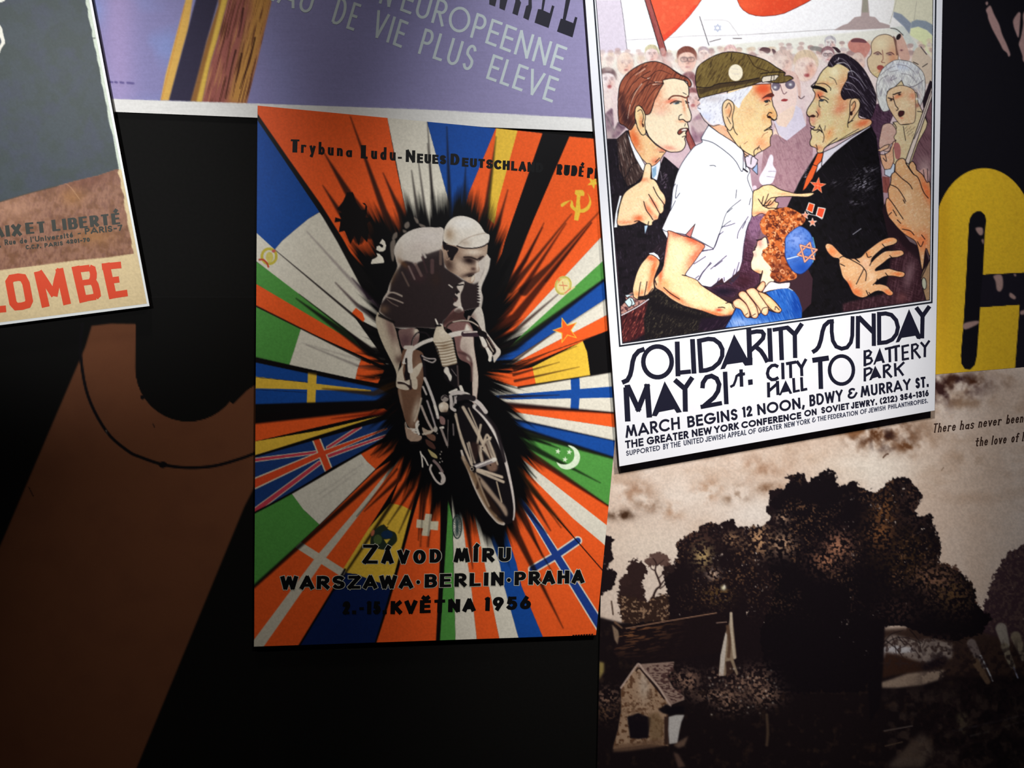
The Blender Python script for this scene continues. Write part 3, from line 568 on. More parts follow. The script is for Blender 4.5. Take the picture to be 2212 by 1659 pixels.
    for (u, v, ru, rv, c, a_, an) in ((440, 1280, 70, 40, (226, 110, 66), .9, 0), (280, 1330, 120, 26, (236, 150, 110), .8, 0), (560, 1180, 30, 90, (232, 120, 84), .8, -35), (620, 1100, 24, 90, (230, 120, 90), .8, -35), (500, 820, 60, 26, (236, 150, 110), .8, 0), (640, 1270, 30, 30, (238, 150, 110), .8, 0), (545, 700, 30, 60, (252, 236, 200), .8, 0), (740, 1090, 20, 40, (240, 180, 140), .8, 0)):
        G(u, v, ru, rv, c, a_, an, clip=h1)
    for q in ('615,905 660,1000 720,1080 745,1120', '560,995 600,1060 650,1150 690,1225', '500,1080 530,1180 580,1250 610,1300', '390,1320 440,1310 480,1340', '550,1360 560,1320'):
        L(q, 1.8, INK)
    # other hand lower left
    at(1300, 480)
    slv = F('760,190 700,240 620,320 560,370 620,360 690,440 720,480 760,320', (44, 32, 42), part='young_man'); hatch(slv, -50, (150, 140, 160), .6, across=1.4, along=14, thr=.6); F('560,370 620,358 670,390 697,440 680,450 640,410 570,385', (236, 244, 252), line=1)
    h2 = F('570,390 620,400 680,450 690,500 650,600 620,700 625,790 570,850 510,880 440,890 430,920 400,915 375,880 370,800 390,700 420,600 470,500 530,430', (250, 222, 176), sm=1, line=1.7, part='young_man')
    for (u, v, ru, rv, c, a_, an) in ((620, 560, 40, 160, (232, 120, 70), .9, 12), (590, 430, 70, 40, (226, 110, 70), .9, 20), (570, 760, 30, 90, (232, 130, 84), .8, 15), (420, 860, 50, 40, (240, 160, 110), .8, 0), (480, 840, 24, 40, (236, 150, 110), .8, 0)):
        G(u, v, ru, rv, c, a_, an, clip=h2)
    L('465,715 450,800 440,890', 1.8); L('540,710 525,800 510,870', 1.8); L('560,850 610,790', 1.6)
    m = F('275,880 370,830 380,900 440,930 560,920 420,1000 230,1110 220,1010 290,940', (196, 150, 140), line=1.3); speck(m, 4, (70, 40, 50), .8, .5); F('270,950 330,900 370,910 400,980 320,1015', (214, 236, 240), line=1.3); L('340,920 360,960 350,1000', 1.6); F('275,870 380,860 300,900', (220, 238, 244), line=1); L('235,1112 420,1015 560,920', 2, (240, 236, 240))
    # ---- background between figures
    at(1300, 480)
    bg = F('1760,0 1960,-100 1900,60 1890,150 1810,300 1790,440 1790,560 1880,620 1880,720 1800,790 1640,830 1560,900 1400,880 1250,790 1330,780 1460,740 1560,720 1640,630 1680,480 1700,300 1730,100', (92, 56, 76), part=None); hatch(bg, 80, (160, 120, 150), .5, thr=.55, across=1.4, along=7); hatch(bg, 20, (50, 26, 40), .6, seed=9)
    at(1300, 480); G(1820, 60, 90, 200, (176, 140, 170), .7, clip=bg); G(1450, 830, 160, 60, (34, 26, 44), .95, clip=bg); G(1700, 700, 120, 100, (66, 30, 40), .7, clip=bg)
    at(1300, 240); ins = F('1800,1260 2030,1245 2140,1235 2200,1320 1990,1350 1900,1400 1800,1500 1750,1400', (150, 112, 140)); hatch(ins, 70, (96, 64, 92), .6, across=1.5, along=6)
    # shirt folds lower
    at(1300, 480)
    for q in ('1200,340 1330,325', '1330,320 1350,280 1400,140', '1240,410 1100,500', '1310,490 1210,590 1150,690', '1440,460 1350,530', '1490,400 1300,560', '1200,610 1160,690', '1160,640 1120,670', '1460,660 1465,700', '1590,560 1550,700 1600,650', '1640,480 1600,620', '1400,670 1370,730', '1300,480 1180,640', '1210,760 1300,775 1370,740 1440,735', '1640,630 1600,680 1560,720', '1520,700 1550,740', '1700,250 1680,470', '1760,0 1720,120'):
        L(q, 1.5, (60, 56, 80))
    # ---- child
    at(1300, 480)
    cf = F('1960,180 1900,210 1860,230 1850,280 1830,300 1830,330 1800,350 1810,390 1795,440 1780,490 1790,560 1850,600 1900,620 1920,590 1890,720 1880,760 2000,760 2060,700 2050,560 1990,300', (252, 232, 206), sm=1, line=1.7, part='child')
    G(1890, 250, 40, 60, (240, 150, 140), .8, clip=cf); G(1860, 590, 60, 26, (238, 150, 100), .8, clip=cf); G(1830, 380, 24, 40, (244, 180, 170), .8, clip=cf); L('1850,215 1910,205', 2.4); L('1830,310 1840,300', 2); L('1920,580 1905,640', 1.8)
    hr = F('1890,40 1900,-20 1960,-100 1990,-140 2060,-150 2150,-170 2212,-180 2290,-150 2330,-130 2380,-100 2430,-50 2420,0 2360,60 2300,140 2260,260 2250,420 2300,560 2330,640 2300,680 2200,700 2120,715 2060,690 2010,640 2030,560 1960,470 1930,430 1920,340 1960,310 2000,260 1970,170 1920,130', (206, 116, 62), sm=1, part='child')
    speck(hr, 7, (110, 50, 36), .9, .5, k=8, seed=1); speck(hr, 5, (250, 180, 120), .8, .58, k=9, seed=4); G(2100, 560, 150, 120, (110, 50, 40), .6, clip=hr)
    rs = np.random.RandomState(9)
    for k in range(70):
        u = rs.uniform(1920, 2330); v = rs.uniform(-130, 680); r_ = rs.uniform(14, 32)
        ci = int(np.clip(v / 5.53 + 480 - cv.y0, 0, cv.h - 1)); cj = int(np.clip(u / 5.53 + 1300 - cv.x0, 0, cv.w - 1))
        if hr[ci, cj] > .5:
            t0 = rs.uniform(0, 6.28)
            L([[u + r_ * math.cos(t0 + q), v + r_ * math.sin(t0 + q)] for q in np.linspace(0, 3.6, 7)], 1.5, [(96, 44, 36), (250, 190, 140), (70, 30, 30)][k % 3], .85)
    at(1640, 440)
    kp = F('320,400 400,320 470,275 520,280 600,340 650,450 670,560 650,680 590,770 520,830 460,835 400,800 340,710 310,620 310,500', (84, 128, 206), sm=1, line=1.6, lcol=(30, 50, 110), part='child')
    G(440, 420, 120, 120, (160, 180, 236), .8, clip=kp); G(520, 770, 130, 90, (36, 86, 176), .9, clip=kp); speck(kp, 5, (60, 96, 176), .5, .5); L('335,660 490,620', 2.4, (210, 224, 244)); L('640,400 670,560 640,700', 1.4, (120, 190, 210))
    for r in (-75, 105):
        L(star(575, 580, 118, 59, 3, r)[::2], 4.6, (120, 60, 60), closed=True, sm=0); L(star(575, 580, 118, 59, 3, r)[::2], 3, (240, 180, 150), closed=True, sm=0)
    F('40,1060 100,960 150,930 230,950 330,940 370,945 350,1010 250,1020 130,1040', (240, 226, 228), sm=1, line=1.5, part='child'); L('350,1010 400,1040', 2, (200, 220, 236))
    at(1300, 480)
    sw = F('1475,1260 1540,1150 1600,1030 1640,980 1700,1110 1740,1145 1840,1150 1900,1085 1950,1115 2000,1060 2060,1080 2130,1090 2145,1050 2110,990 1960,840 2100,800 2212,790 2300,830 2350,900 2390,1030 2390,1120 2380,1180', (52, 112, 196), part='child')
    G(1640, 1200, 160, 70, (176, 196, 236), .85, clip=sw); G(1900, 1200, 160, 40, (150, 180, 230), .7, clip=sw); G(2330, 1000, 80, 160, (20, 70, 160), .8, clip=sw); hatch(sw, 65, (150, 184, 236), .45, across=1.6, along=16, thr=.58); hatch(sw, 65, (20, 64, 150), .5, seed=3)
    L('1475,1260 1540,1150 1600,1040', 1.5, (40, 50, 100))
    # fingers again over the blue jumper
    for s_ in ('1565,960 1590,930 1640,912 1700,955 1745,1010 1768,1090 1765,1125 1740,1142 1705,1120 1660,1045 1590,1015', '1632,870 1650,832 1710,830 1770,900 1830,980 1862,1060 1868,1115 1840,1147 1795,1135 1765,1060 1720,970 1660,910', '1728,832 1745,800 1795,785 1840,800 1920,890 1975,970 1990,1060 1975,1100 1945,1112 1905,1080 1880,1030 1820,950', '1850,800 1880,750 1920,708 1952,728 1945,780 1905,830'):
        m = F(s_, (250, 218, 178), sm=1, line=1.7, part='shirt_man'); em = np.clip(blur(1 - m, 3), 0, 1) * m; K.blend((0, K.w, 0, K.h), em, (232, 120, 84), .8, None)
    m = F('1870,835 1960,860 2050,930 2120,1010 2147,1050 2115,1080 2060,1068 1990,1010 1930,930', (250, 214, 166), sm=1, line=1.7, part='shirt_man'); em = np.clip(blur(1 - m, 3), 0, 1) * m; K.blend((0, K.w, 0, K.h), em, (222, 120, 60), .7, None)
    L('2070,1045 2078,1008 2120,1050', 1.6); L('1905,1075 1925,1030 1975,1015', 1.5); L('1800,1115 1835,1095', 1.4); L('1715,1110 1745,1085', 1.4)
    # coloured pencil grain on the skin
    r_, g_, b_ = cv.img[..., 0], cv.img[..., 1], cv.img[..., 2]
    skin = (np.clip((r_ - b_ - .08) * 6, 0, 1) * np.clip((g_ - .45) * 5, 0, 1) * (Y > 150)).astype(np.float32)
    hatch(skin, 62, (216, 140, 110), .18, across=1.4, along=6, thr=.52); hatch(skin, -30, (255, 246, 226), .35, across=1.5, along=5, thr=.56, seed=2)
    # paper tooth over the whole drawing
    n = fbm(X, Y, 3.0, 2, 3)
    cv.img *= (1 + (n[..., None] - .5) * .07)
    cv.img[:] = np.clip(cv.img, 0, 1) ** 1.16
    SHEETS['march'] = cv
draw_march()
# ---------------------------------------------------------------- cycle race poster
WH, OR, BL, GR, YE, BK = (230, 224, 208), (246, 96, 38), (24, 76, 160), (84, 156, 70), (240, 196, 66), (13, 11, 13)
def draw_race():
    cv = canvas(544, 222, 1394, 1402, BK)
    X, Y = cv.X, cv.Y
    CX, CY = 965., 790.
    at(0, 0, 1)
    def fl(name, *polys):
        for (s, c) in polys:
            F(s, c, part=name)
    def pleat(s, w, w1=0, a=.9, col=(14, 8, 10), soft=1.6):
        """dark fold that widens towards the middle"""
        p = P(s); n = 12; out = []
        for i in range(n + 1):
            out.append(p[0] + (p[-1] - p[0]) * i / n)
        ww = list(np.linspace(w1 + .3, w, n + 1))
        if w >= 5 and soft > 1:
            e = p[-1]; c0 = np.array([CX, CY]); t_ = c0 - e; t_ /= np.hypot(*t_)
            out.append(e + t_ * 80); ww.append(w * 2.4)
        L(np.array(out), ww, col, a * .9, soft=soft * 1.25, raw=True, sm=0)
    c = '965,790'
    # -- flags clockwise from the upper left corner
    fl('flag_print', ('555,226 836.6,253.5 858,370 876,452 965,790 735,520 690,452 557,255', OR))
    fl('flag_print', ('836.6,253.5 922,261.5 970,437 965,790 876,452', WH))
    fl('flag_print', ('922,261.5 1071,277 1012,419 965,790 970,437', BL))
    fl('flag_print', ('1071,277 1118,282 1172,288 1091,520 1070,600 965,790 1000,470 1012,419', OR), ('1072,277 1118,282 1075,440 1068,484 1052,470 1055,420 1063,360', YE))
    fl('flag_print', ('1172,288 1232,294 1133,520 965,790 1085,545', BK))
    fl('flag_print', ('1230,295 1394,310 1394,420 1298,513 1105,720 965,790 1086,640 1101,596 1133,520', OR))
    fl('flag_print', ('1394,420 1298,513 1105,720 965,790 1131,722 1394,480', WH), ('1394,490 1301,565 1131,720 1100,750 965,790 1112,748 1303.5,604 1394,540', GR))
    fl('flag_print', ('1394,540 1303.5,604 1112,748 965,790 1081,794 1308,646 1394,590', BL), ('1394,596 1308,646 1081,794 965,790 1105,788 1310,681 1394,632', WH), ('1394,632 1310,681 1105,788 1060,800 965,790 1112,801 1313,714 1394,680', OR))
    fl('flag_print', ('1394,680 1313,714 1259,736 1265,757 1275,811 1319,804 1394,790', BK), ('1259,737 1268,760 1275,811 1157,829 1153,810 1150,793', YE), ('1150,793 1154,812 1157,829 1118,836 965,800 1100,805', OR))
    fl('flag_print', ('1394,792 1319,804 1275,811 1120,836 965,800 1072,871 1325,891 1394,897', WH), ('1394,830 1322,835 1102,852 1040,856 1102,863 1322,859 1394,858', BL), ('1232.6,818 1251.5,815 1252.9,845 1250,886.5 1232,884.5 1234,852', BL))
    fl('flag_print', ('1394,899 1325,893 1083,873 1040,868 1063,883 1327,923 1394,933', OR), ('1394,934 1327,923 1063,883 1020,870 1104,903 1327,952 1394,968', WH), ('1394,968 1327,952 1104,903 1020,870 1115,925 1324,988 1394,1010', BL))
    fl('flag_print', ('1394,1012 1324,988 1120,926 1020,880 1124,968 1314,1092 1394,1145', GR))
    fl('flag_print', ('1394,1147 1314,1093 1124,968 1020,890 1128,1084 1204,1120 1300,1230 1394,1340', OR), ('1394,1200 1310,1134 1106,975 1080,960 1112,995 1238,1120 1300,1172 1394,1260', WH))
    fl('flag_print', ('1204,1120 1300,1230 1394,1345 1394,1402 1173,1377 1126,1265 1115,1216 1090,1138 1040,1000 1130,1050', OR))
    for (w_, c_col) in ((1.32, WH), (1, (32, 62, 140))):
        L('1110,1050 1128,1085 1165,1140 1202,1200 1289,1340 1330,1402', 6 * w_ + 0, c_col, w1=21 * w_, sm=0, a=1)
        L('1150,1230 1200,1201 1248,1168', 13 * w_ + (2 if w_ > 1 else 0), c_col, sm=0)
    L('1204,1120 1300,1230 1394,1345', 2.2, BK, sm=0)
    fl('flag_print', ('1051,1138 1079,1216 1088.6,1265 1120.5,1380 1173,1377 1126,1265 1115,1216 1090,1138 1000,900', BL), ('1030,1138 1046.5,1216 1055.5,1265 1079,1382 1120.5,1380 1088.6,1265 1079,1216 1051,1138 990,900', WH), ('999,1120 1010,1215 1017.5,1265 1030,1383 1079,1382 1055.5,1265 1046.5,1216 1030,1138 980,900', OR))
    fl('flag_print', ('975,1070 978,1120 984,1387 1030,1384 1017.5,1265 1010,1215 999,1120 990,1050', WH), ('968,1080 964,1130 957,1250 947,1389 984,1387 979,1200 977,1120', GR))
    fl('flag_print', ('968,1060 962,1130 955,1200 944,1389 950,1389 966,1130', BK))
    fl('flag_print', ('956,1060 954,1120 950,1250 944,1389 810,1393 843.7,1278 892,1103 920,1000', OR))
    fl('flag_print', ('843.6,1086 863,1036 900,960 930,960 892,1103', OR), ('843.6,1087 868,1092 892,1104 851,1242 846,1264 810,1256 737,1234 780,1160', YE), ('737,1236 770,1240 809,1256 846,1264 843.7,1278 810,1393 645,1397 717,1277', (14, 34, 84)))
    fl('flag_print', ('549,1268 690,1135 811,1016 875,975 863,1036 740.5,1230 717,1277 645,1396 549,1397', OR))
    L('550,1402 691.7,1206 780,1098 866,986', 26, (214, 206, 186), sm=0, w1=3); L('646,1178 738,1236', 17, (214, 206, 186), sm=0)
    fl('flag_print', ('549,1108 630,1066 660,1105 690,1133 549,1268', GR), ('630,1066 778,978 793,997 811,1013 690,1133 655,1100', WH), ('778,978 838,950 870,940 850,975 811,1013 793,997', OR))
    uk = F('548,983 843,897 870,900 835,941 778.5,977 717,1009.5 630,1064 548,1107', (30, 62, 124), part='flag_print')
    pu = (206, 66, 84); cr = (226, 212, 186)
    for (q, w0, w1_) in (('549,994 683,977', 6, 5), ('708,967 778,922', 5, 5), ('709,985 834,941', 7, 3), ('690,1000 549,1105', 7, 10)):
        L(q, w0 + 3.4, cr, sm=0, w1=w1_ + 3.4, clip=uk); L(q, w0, pu, sm=0, w1=w1_, clip=uk)
    L('549,1045 691,982 835,926', 24, cr, sm=0, w1=4, clip=uk); L('681,944 711,1018', 19, cr, sm=0, clip=uk)
    L('549,1045 691,982 835,926', 18, (228, 78, 40), sm=0, w1=2, clip=uk); L('681,944 711,1018', 13, (228, 78, 40), sm=0, clip=uk)
    fl('flag_print', ('548,914 829,882 838,888 548,954', OR), ('548,954 690,930 843,893 800,910 548,984', YE))
    fl('flag_print', ('548,782 816,838 840,850 816,868 548,875', BL))
    L('549,826 664,834 800,844', 26, YE, sm=0, w1=3); F('665.5,803 684.5,805 681,871 662.5,871', YE); L('549,814.5 664,826', 1, (20, 30, 60)); L('549,841 662,848', 1, (20, 30, 60))
    fl('flag_print', ('549,661 650,710 638,750 625,788 548,771', GR), ('650,710 781,774 773,795 767.6,819 625,788 636,755', WH), ('781,774 830,800 816,828 767.6,819 773,795', OR))
    fl('flag_print', ('551,612 744,723 801,767 850,800 650,710 549,660', OR), ('551,563 744,705 784,755 850,800 744,726 551,612', GR))
    fl('flag_print', ('551.8,500 593.6,539 760,677 808,744 850,800 744,708 646,635 551.8,563', WH), ('555,258 690,458 666,473 637,497 610,520 593.6,539 551.8,501', BL))
    fl('flag_print', ('690,458.7 722,500 801,640 870,740 784,694 760,677 593.6,539 610,520 637,497 666,473', WH), ('768.6,665 783,676 788,690 784,696 758,678', OR))
    # -- stripe shading and edge lines
    at(0, 0, 1)
    L('556,250 620,345 690,446 735,520 800,640', 5, BK, sm=0, w1=16, soft=1)
    for q in ('593,539 680,608 760,677 800,712', '646,635 744,708 808,760'):
        pleat(q, 6, .6, .95, (22, 16, 18), .8)
    pleat('640,645 800,760', 20, 1, .9); pleat('551,660 650,711 800,785', 3, 3, .9, soft=.6); pleat('549,776 640,795 816,836', 6, 10, .9)
    pleat('549,880 830,872', 16, 12, .95); pleat('549,905 800,882', 14, 22, .95)
    L('550,986 843,898', 4, BK, soft=.8, w1=12); L('549,1108 630,1065 780,978 838,948', 4, BK, soft=.8, w1=5); pleat('549,1267 690,1136 870,980', 12, 7, .9)
    L('549,875 830,868', 3, BK, soft=1)
    pleat('722,1274 745,1229 905,1000', 10, 3, .9); L('645,1397 718,1277 745,1230', 4, BK, soft=1); L('810,1393 845,1278 892,1103 920,1010', 3, BK, soft=.9, w1=10)
    L('944,1389 955,1200 958,1060', 5, BK, soft=1, w1=14)
    pleat('1105,790 1313,715', 1.5, 2, .8, (30, 20, 20), .4); pleat('1275,812 1320,804', 1, 1, .7); pleat('1319,804 1120,837', 5, 1.2, .9, soft=.8)
    pleat('1325,892 1072,873', 13, 3, .95, (30, 8, 8), 1.6); pleat('1327,952 1104,905', 5, 1, .8); pleat('1324,989 1110,926', 16, 5, .95); pleat('1314,1093 1122,966', 16, 3, .9, (50, 10, 8), 1.4)
    pleat('1303,606 1112,748', 16, 5, .95); pleat('1310,646 1085,793', 2, .5, .5)
    # folds
    at(540, 220)
    for (q, w) in (('1200,180 1310,450 1390,700 1600,1300', 13), ('880,600 1080,920 1210,1150', 16), ('870,1000 1050,1280', 9), ('1590,850 1680,1050 1800,1330', 12), ('1930,820 1980,1150 1990,1250', 6), ('2120,250 2150,700 2180,1150', 4)):
        pleat(q.split()[0] + ' ' + q.split()[-1], w, .4, .85)
    at(900, 220)
    for (q, w) in (('360,300 390,1100', 8), ('585,780 565,1250', 9), ('950,420 840,1250', 12), ('1090,1050 970,1480', 8), ('130,500 200,1250', 6), ('20,700 100,1300', 5), ('1850,1340 1400,1900', 7), ('2212,1280 1600,1950', 9), ('1520,1450 1300,1900', 6)):
        pleat(q, w, .4, .8)
    at(1020, 480, 6.9125)
    for (q, w) in (('1050,80 600,900', 12), ('1400,20 560,1290', 14), ('1780,10 640,1420', 18), ('1780,10 1100,880', 4), ('1300,1060 620,1640', 9)):
        pleat(q, w, .4, .85, (30, 8, 6))
    L('880,0 580,760 420,1100', 4, BK, soft=1.5, w1=7)
    at(1020, 700, 6.9125)
    for (q, w) in (('1150,180 540,620', 6), ('1150,420 620,660', 7), ('1560,330 640,690', 7), ('1300,570 620,760', 6), ('1600,640 640,850', 6), ('1300,1060 420,1090', 7), ('1240,120 440,640', 2)):
        pleat(q, w, .2, .8, (40, 16, 10), 1)
    at(1020, 900, 6.506)
    for (q, w) in (('1230,450 650,230', 14), ('1800,930 640,330', 15), ('900,230 620,160', 8), ('1100,390 640,260', 4), ('1250,1560 560,640', 3), ('1400,1659 720,880', 16), ('900,860 600,560', 7)):
        pleat(q, w, .2, .88, (10, 14, 8))
    pleat('1100,1600 740,1000', 12, 1, .85); pleat('1050,1640 700,1250', 10, 1, .7)
    at(900, 1120)
    for (q, w) in (('1750,1310 1600,1000 1200,200', 15), ('1620,640 1200,-100', 8), ('670,600 600,0', 14), ('850,330 800,0', 8), ('1500,450 1330,60', 8), ('140,340 200,-300', 7), ('20,260 60,-300', 7)):
        p_ = q.split(); pleat(p_[0] + ' ' + p_[-1], w, .4, .85)
    at(760, 880)
    for (q, w) in (('430,1400 560,1180 730,960', 7), ('560,1500 800,960', 8), ('150,1240 560,860', 10), ('60,1300 540,740', 4), ('830,1500 870,1100', 9), ('920,1500 980,1130', 8), ('230,570 420,440', 8), ('320,600 470,480', 8), ('100,700 420,530', 0), ('1230,1100 1260,1280', 9), ('1400,1500 1300,1130', 12)):
        if w: pleat(q.split()[0] + ' ' + q.split()[-1], w, .4, .85)
    at(500, 960)
    for q in ('1570,230 1050,590', '1500,330 1080,640'):
        pleat(q, 2, 1, .25, (120, 110, 110))
    at(500, 500, 6.144)
    pleat('1000,0 1800,880', 9, 1, .45, (90, 74, 84)); pleat('1600,620 1810,850', 9, 1, .9, (40, 26, 40)); pleat('1380,680 1680,990', 7, 1, .85, (60, 44, 50)); pleat('940,1480 1700,1700', 4, 1, .3, (100, 90, 90))
    at(500, 740); pleat('900,30 1540,290', 5, .5, .5, (70, 60, 66)); pleat('1090,550 1700,610', 11, 1, .85, (60, 34, 10)); pleat('1200,910 1880,830', 11, 1, .8, (110, 24, 10)); pleat('1500,390 1700,420', 4, 1, .7)
    # black eagle
    at(540, 220)
    F('1040,1280 1110,1190 1160,1080 1230,1080 1270,1200 1330,1290 1370,1290 1380,1240 1340,1210 1370,1205 1400,1250 1395,1330 1380,1380 1460,1390 1500,1470 1440,1420 1400,1450 1420,1560 1400,1680 1330,1600 1300,1720 1250,1600 1200,1700 1130,1540 1060,1560 1080,1430 1010,1440 1020,1380 1090,1400 1060,1330 1100,1320', (14, 10, 12))
    # black burst behind the rider, feathered along the rays
    th = np.arctan2(Y - CY, X - CX); rr = np.hypot(X - CX, Y - CY)
    key = np.array([[-180, 152], [-165, 140], [-150, 165], [-135, 215], [-128, 300], [-120, 330], [-110, 330], [-100, 330], [-92, 340], [-85, 350], [-75, 320], [-68, 290], [-60, 235], [-50, 185], [-40, 150], [-30, 140], [-20, 128], [-8, 118], [0, 116], [10, 100], [20, 118], [30, 140], [40, 200], [48, 250], [56, 300], [62, 350], [68, 395], [74, 395], [80, 350], [86, 310], [92, 290], [100, 270], [108, 245], [118, 225], [128, 205], [140, 165], [150, 145], [160, 118], [170, 132], [180, 152]], float)
    Rb = np.interp(np.degrees(th), key[:, 0], key[:, 1]).astype(np.float32)
    st1 = vnoise(th * 26 + 50, rr * 0 + 3); st2 = vnoise(th * 90 + 50, rr / 60 + 9); st3 = vnoise(th * 240 + 90, rr / 30)
    lim = Rb + (st1 - .5) * 60 + (st2 - .5) * 24 + (st3 - .5) * 12
    m = 1 - sstep(-12, 9, rr - lim)
    cv.img += (c_((10, 9, 14)) - cv.img) * m[..., None]
    halo = .55 * (1 - sstep(0, 46, rr - lim)); cv.img *= (1 - halo)[..., None]
    cv.ids[m > .6] = 0
    # soft glow of colour under the burst edge
    # emblem details
    at(900, 220)
    F('1895,1055 1985,1052 2005,1085 2000,1125 1960,1122 1950,1180 1960,1300 1930,1420 1880,1412 1900,1260 1915,1120 1890,1100', YE)
    F('2040,1090 2075,1150 2085,1210 2060,1280 2000,1320 1930,1320 1880,1300 1835,1250 1840,1180 1740,1255 1730,1215 1850,1175 1880,1250 1950,1285 2020,1260 2060,1200 2058,1140', YE, sm=1)
    F(star(2110, 965, 80, 32, 5, -60), YE)
    at(1020, 700, 6.9125); F(star(1400, 92, 205, 82, 5, -108), YE); F(star(1400, 92, 175, 68, 5, -108), OR); 
    at(1020, 900, 6.506)
    F('1345,405 1420,420 1490,480 1515,570 1490,660 1420,720 1330,742 1240,715 1185,640 1250,668 1340,668 1410,620 1435,550 1420,470', (226, 242, 214), sm=1)
    for (u, v) in ((1205, 490), (1365, 498), (1305, 603)):
        F(star(u, v, 42, 17, 5, -80), (226, 242, 214))
    at(1020, 480, 6.9125)
    L(ell(1360, 945, 105, 125, 20), 6, (226, 206, 110), closed=True); F(ell(1360, 945, 80, 100, 20), (238, 222, 150)); L(ell(1360, 945, 112, 132, 20), 1.2, (150, 160, 90), closed=True); L('1300,940 1420,950', 2, (214, 120, 90)); L('1350,890 1370,1010', 2, (214, 140, 100)); L('1385,1070 1520,970', 4, (236, 214, 160)); L('1385,1060 1470,990', 2, (226, 110, 90)); F(ell(1290, 855, 20, 22), (240, 140, 90))
    at(500, 500, 6.144); L(ell(500, 330, 95, 100), 6, (206, 190, 70), closed=True); F(ell(505, 340, 50, 70), (220, 206, 110)); L('370,375 420,375 470,420 490,470', 4, (196, 80, 50)); F(ell(560, 260, 26, 20), (206, 96, 90))
    at(760, 880)
    L(ell(1258, 1425, 52, 140), 2.6, (40, 56, 56), closed=True)
    for q in range(12):
        t = q * math.pi / 12; L([[1258 + 40 * math.cos(t), 1425 + 118 * math.sin(t)], [1258 - 40 * math.cos(t), 1425 - 118 * math.sin(t)]], 1, (46, 66, 66))
    F('880,1270 955,1275 945,1360 1035,1360 1028,1468 935,1460 920,1540 832,1530 850,1445 768,1435 778,1335 865,1350', (222, 212, 184)); pleat('960,1100 900,1659', 3, 1, .5); pleat('850,1150 820,1659', 3, 1, .5)
    F('240,1520 300,1440 380,1400 440,1460 520,1500 540,1590 480,1659 400,1700 280,1680 220,1640', (40, 52, 40), sm=1); F(ell(420, 1520, 70, 50), (26, 52, 84)); F('385,1580 460,1570 415,1630', (232, 200, 70)); L('380,1400 400,1440 430,1430', 2, (60, 50, 30)); F(ell(250, 1500, 20, 40, 20), (226, 120, 90), a=.8); F(ell(310, 1580, 50, 60), (90, 110, 60), a=.8)
    # number on the rider's back
    at(760, 440)
    F('365,420 395,450 410,500 400,550 370,572 330,572 290,550 300,510 330,500 350,520 370,525 378,500 350,480 330,475', WH); F('290,590 330,600 370,640 388,690 380,708 228,720 240,670 290,645 308,625 300,605', WH)

    # ================= rider
    R = 'cyclist'
    DK = (16, 12, 14); SKN = (206, 186, 168); LT = (226, 218, 206); BR = (70, 48, 42)
    at(760, 440)
    # back wheel side, tattered flag bits
    for q in ('740,160 790,190 800,235 770,230', '640,230 680,215 690,270 650,300 625,270', '800,235 870,260 880,280 820,275', '610,310 660,330 620,350', '480,420 500,360 540,340 540,400 500,430', '460,470 520,440 500,680 470,640'):
        F(q, (150, 136, 124), sm=1, a=.75, soft=.8)
    bod = F('1095,300 1000,285 880,280 760,300 650,350 570,420 520,500 505,580 530,680 540,760 490,870 450,960 420,1060 380,1120 350,1200 330,1260 330,1300 400,1350 480,1400 520,1480 700,1500 800,1480 1060,1490 1100,1400 1230,1290 1330,1280 1480,1250 1530,1230 1545,1160 1560,1100 1540,960 1600,830 1640,700 1640,640 1600,590 1560,560 1300,560 1100,470', (200, 190, 180), sm=1, part=R)
    sh = F('840,600 900,600 960,580 1040,555 1090,560 1100,650 1110,760 1200,820 1320,910 1460,960 1530,930 1560,860 1600,760 1590,880 1530,960 1540,1100 1540,1240 1330,1285 1230,1290 1100,1400 1060,1490 480,1480 470,1390 400,1350 340,1290 345,1200 450,1070 470,950 540,800 560,770 600,700 640,680 720,700 760,740 790,700 850,680', (34, 24, 26), clip=bod, soft=1.5, a=.95)
    for (u, v, ru, rv, cc, a_, an) in ((640, 420, 160, 120, (226, 220, 210), .8, -30), (900, 400, 220, 110, (218, 210, 204), .7, 0), (560, 640, 40, 160, (190, 176, 160), .6, 10), (800, 520, 160, 80, (200, 188, 180), .6, 0), (620, 720, 80, 30, (96, 62, 40), .8, 40), (380, 1260, 60, 50, (110, 84, 66), .8, 0), (500, 870, 30, 120, (70, 46, 30), .7, 20), (800, 880, 90, 60, (60, 36, 40), .7, 0), (1000, 900, 60, 100, (50, 34, 30), .7, 0), (720, 780, 60, 60, (66, 44, 48), .7, 0)):
        G(u, v, ru, rv, cc, a_, an, clip=bod)
    for (q, w, cc, a_) in (('840,560 880,640', 5, (190, 180, 172), .9), ('760,720 830,860', 6, (120, 96, 90), .7), ('600,820 680,980', 4, (110, 90, 80), .7), ('680,750 750,900', 4, (150, 130, 124), .6), ('960,680 960,820', 8, (90, 66, 66), .8), ('1060,560 1060,720', 6, (110, 90, 80), .8), ('410,1080 500,1060 600,1100', 2.4, (180, 164, 150), .9), ('400,1110 500,1140 610,1185', 2.8, (180, 164, 150), .9), ('420,1140 480,1190 550,1225', 2, (130, 110, 100), .8), ('430,1050 510,1070 600,1110', 1.6, (200, 186, 170), .8), ('840,640 900,820', 4, (60, 40, 44), .8), ('1540,960 1530,1060 1550,1120 1535,1230', 6, (196, 186, 176), .95), ('1640,660 1620,780 1570,900 1535,980', 6, (210, 202, 192), .95)):
        L(q, w, cc, a_, soft=.9)
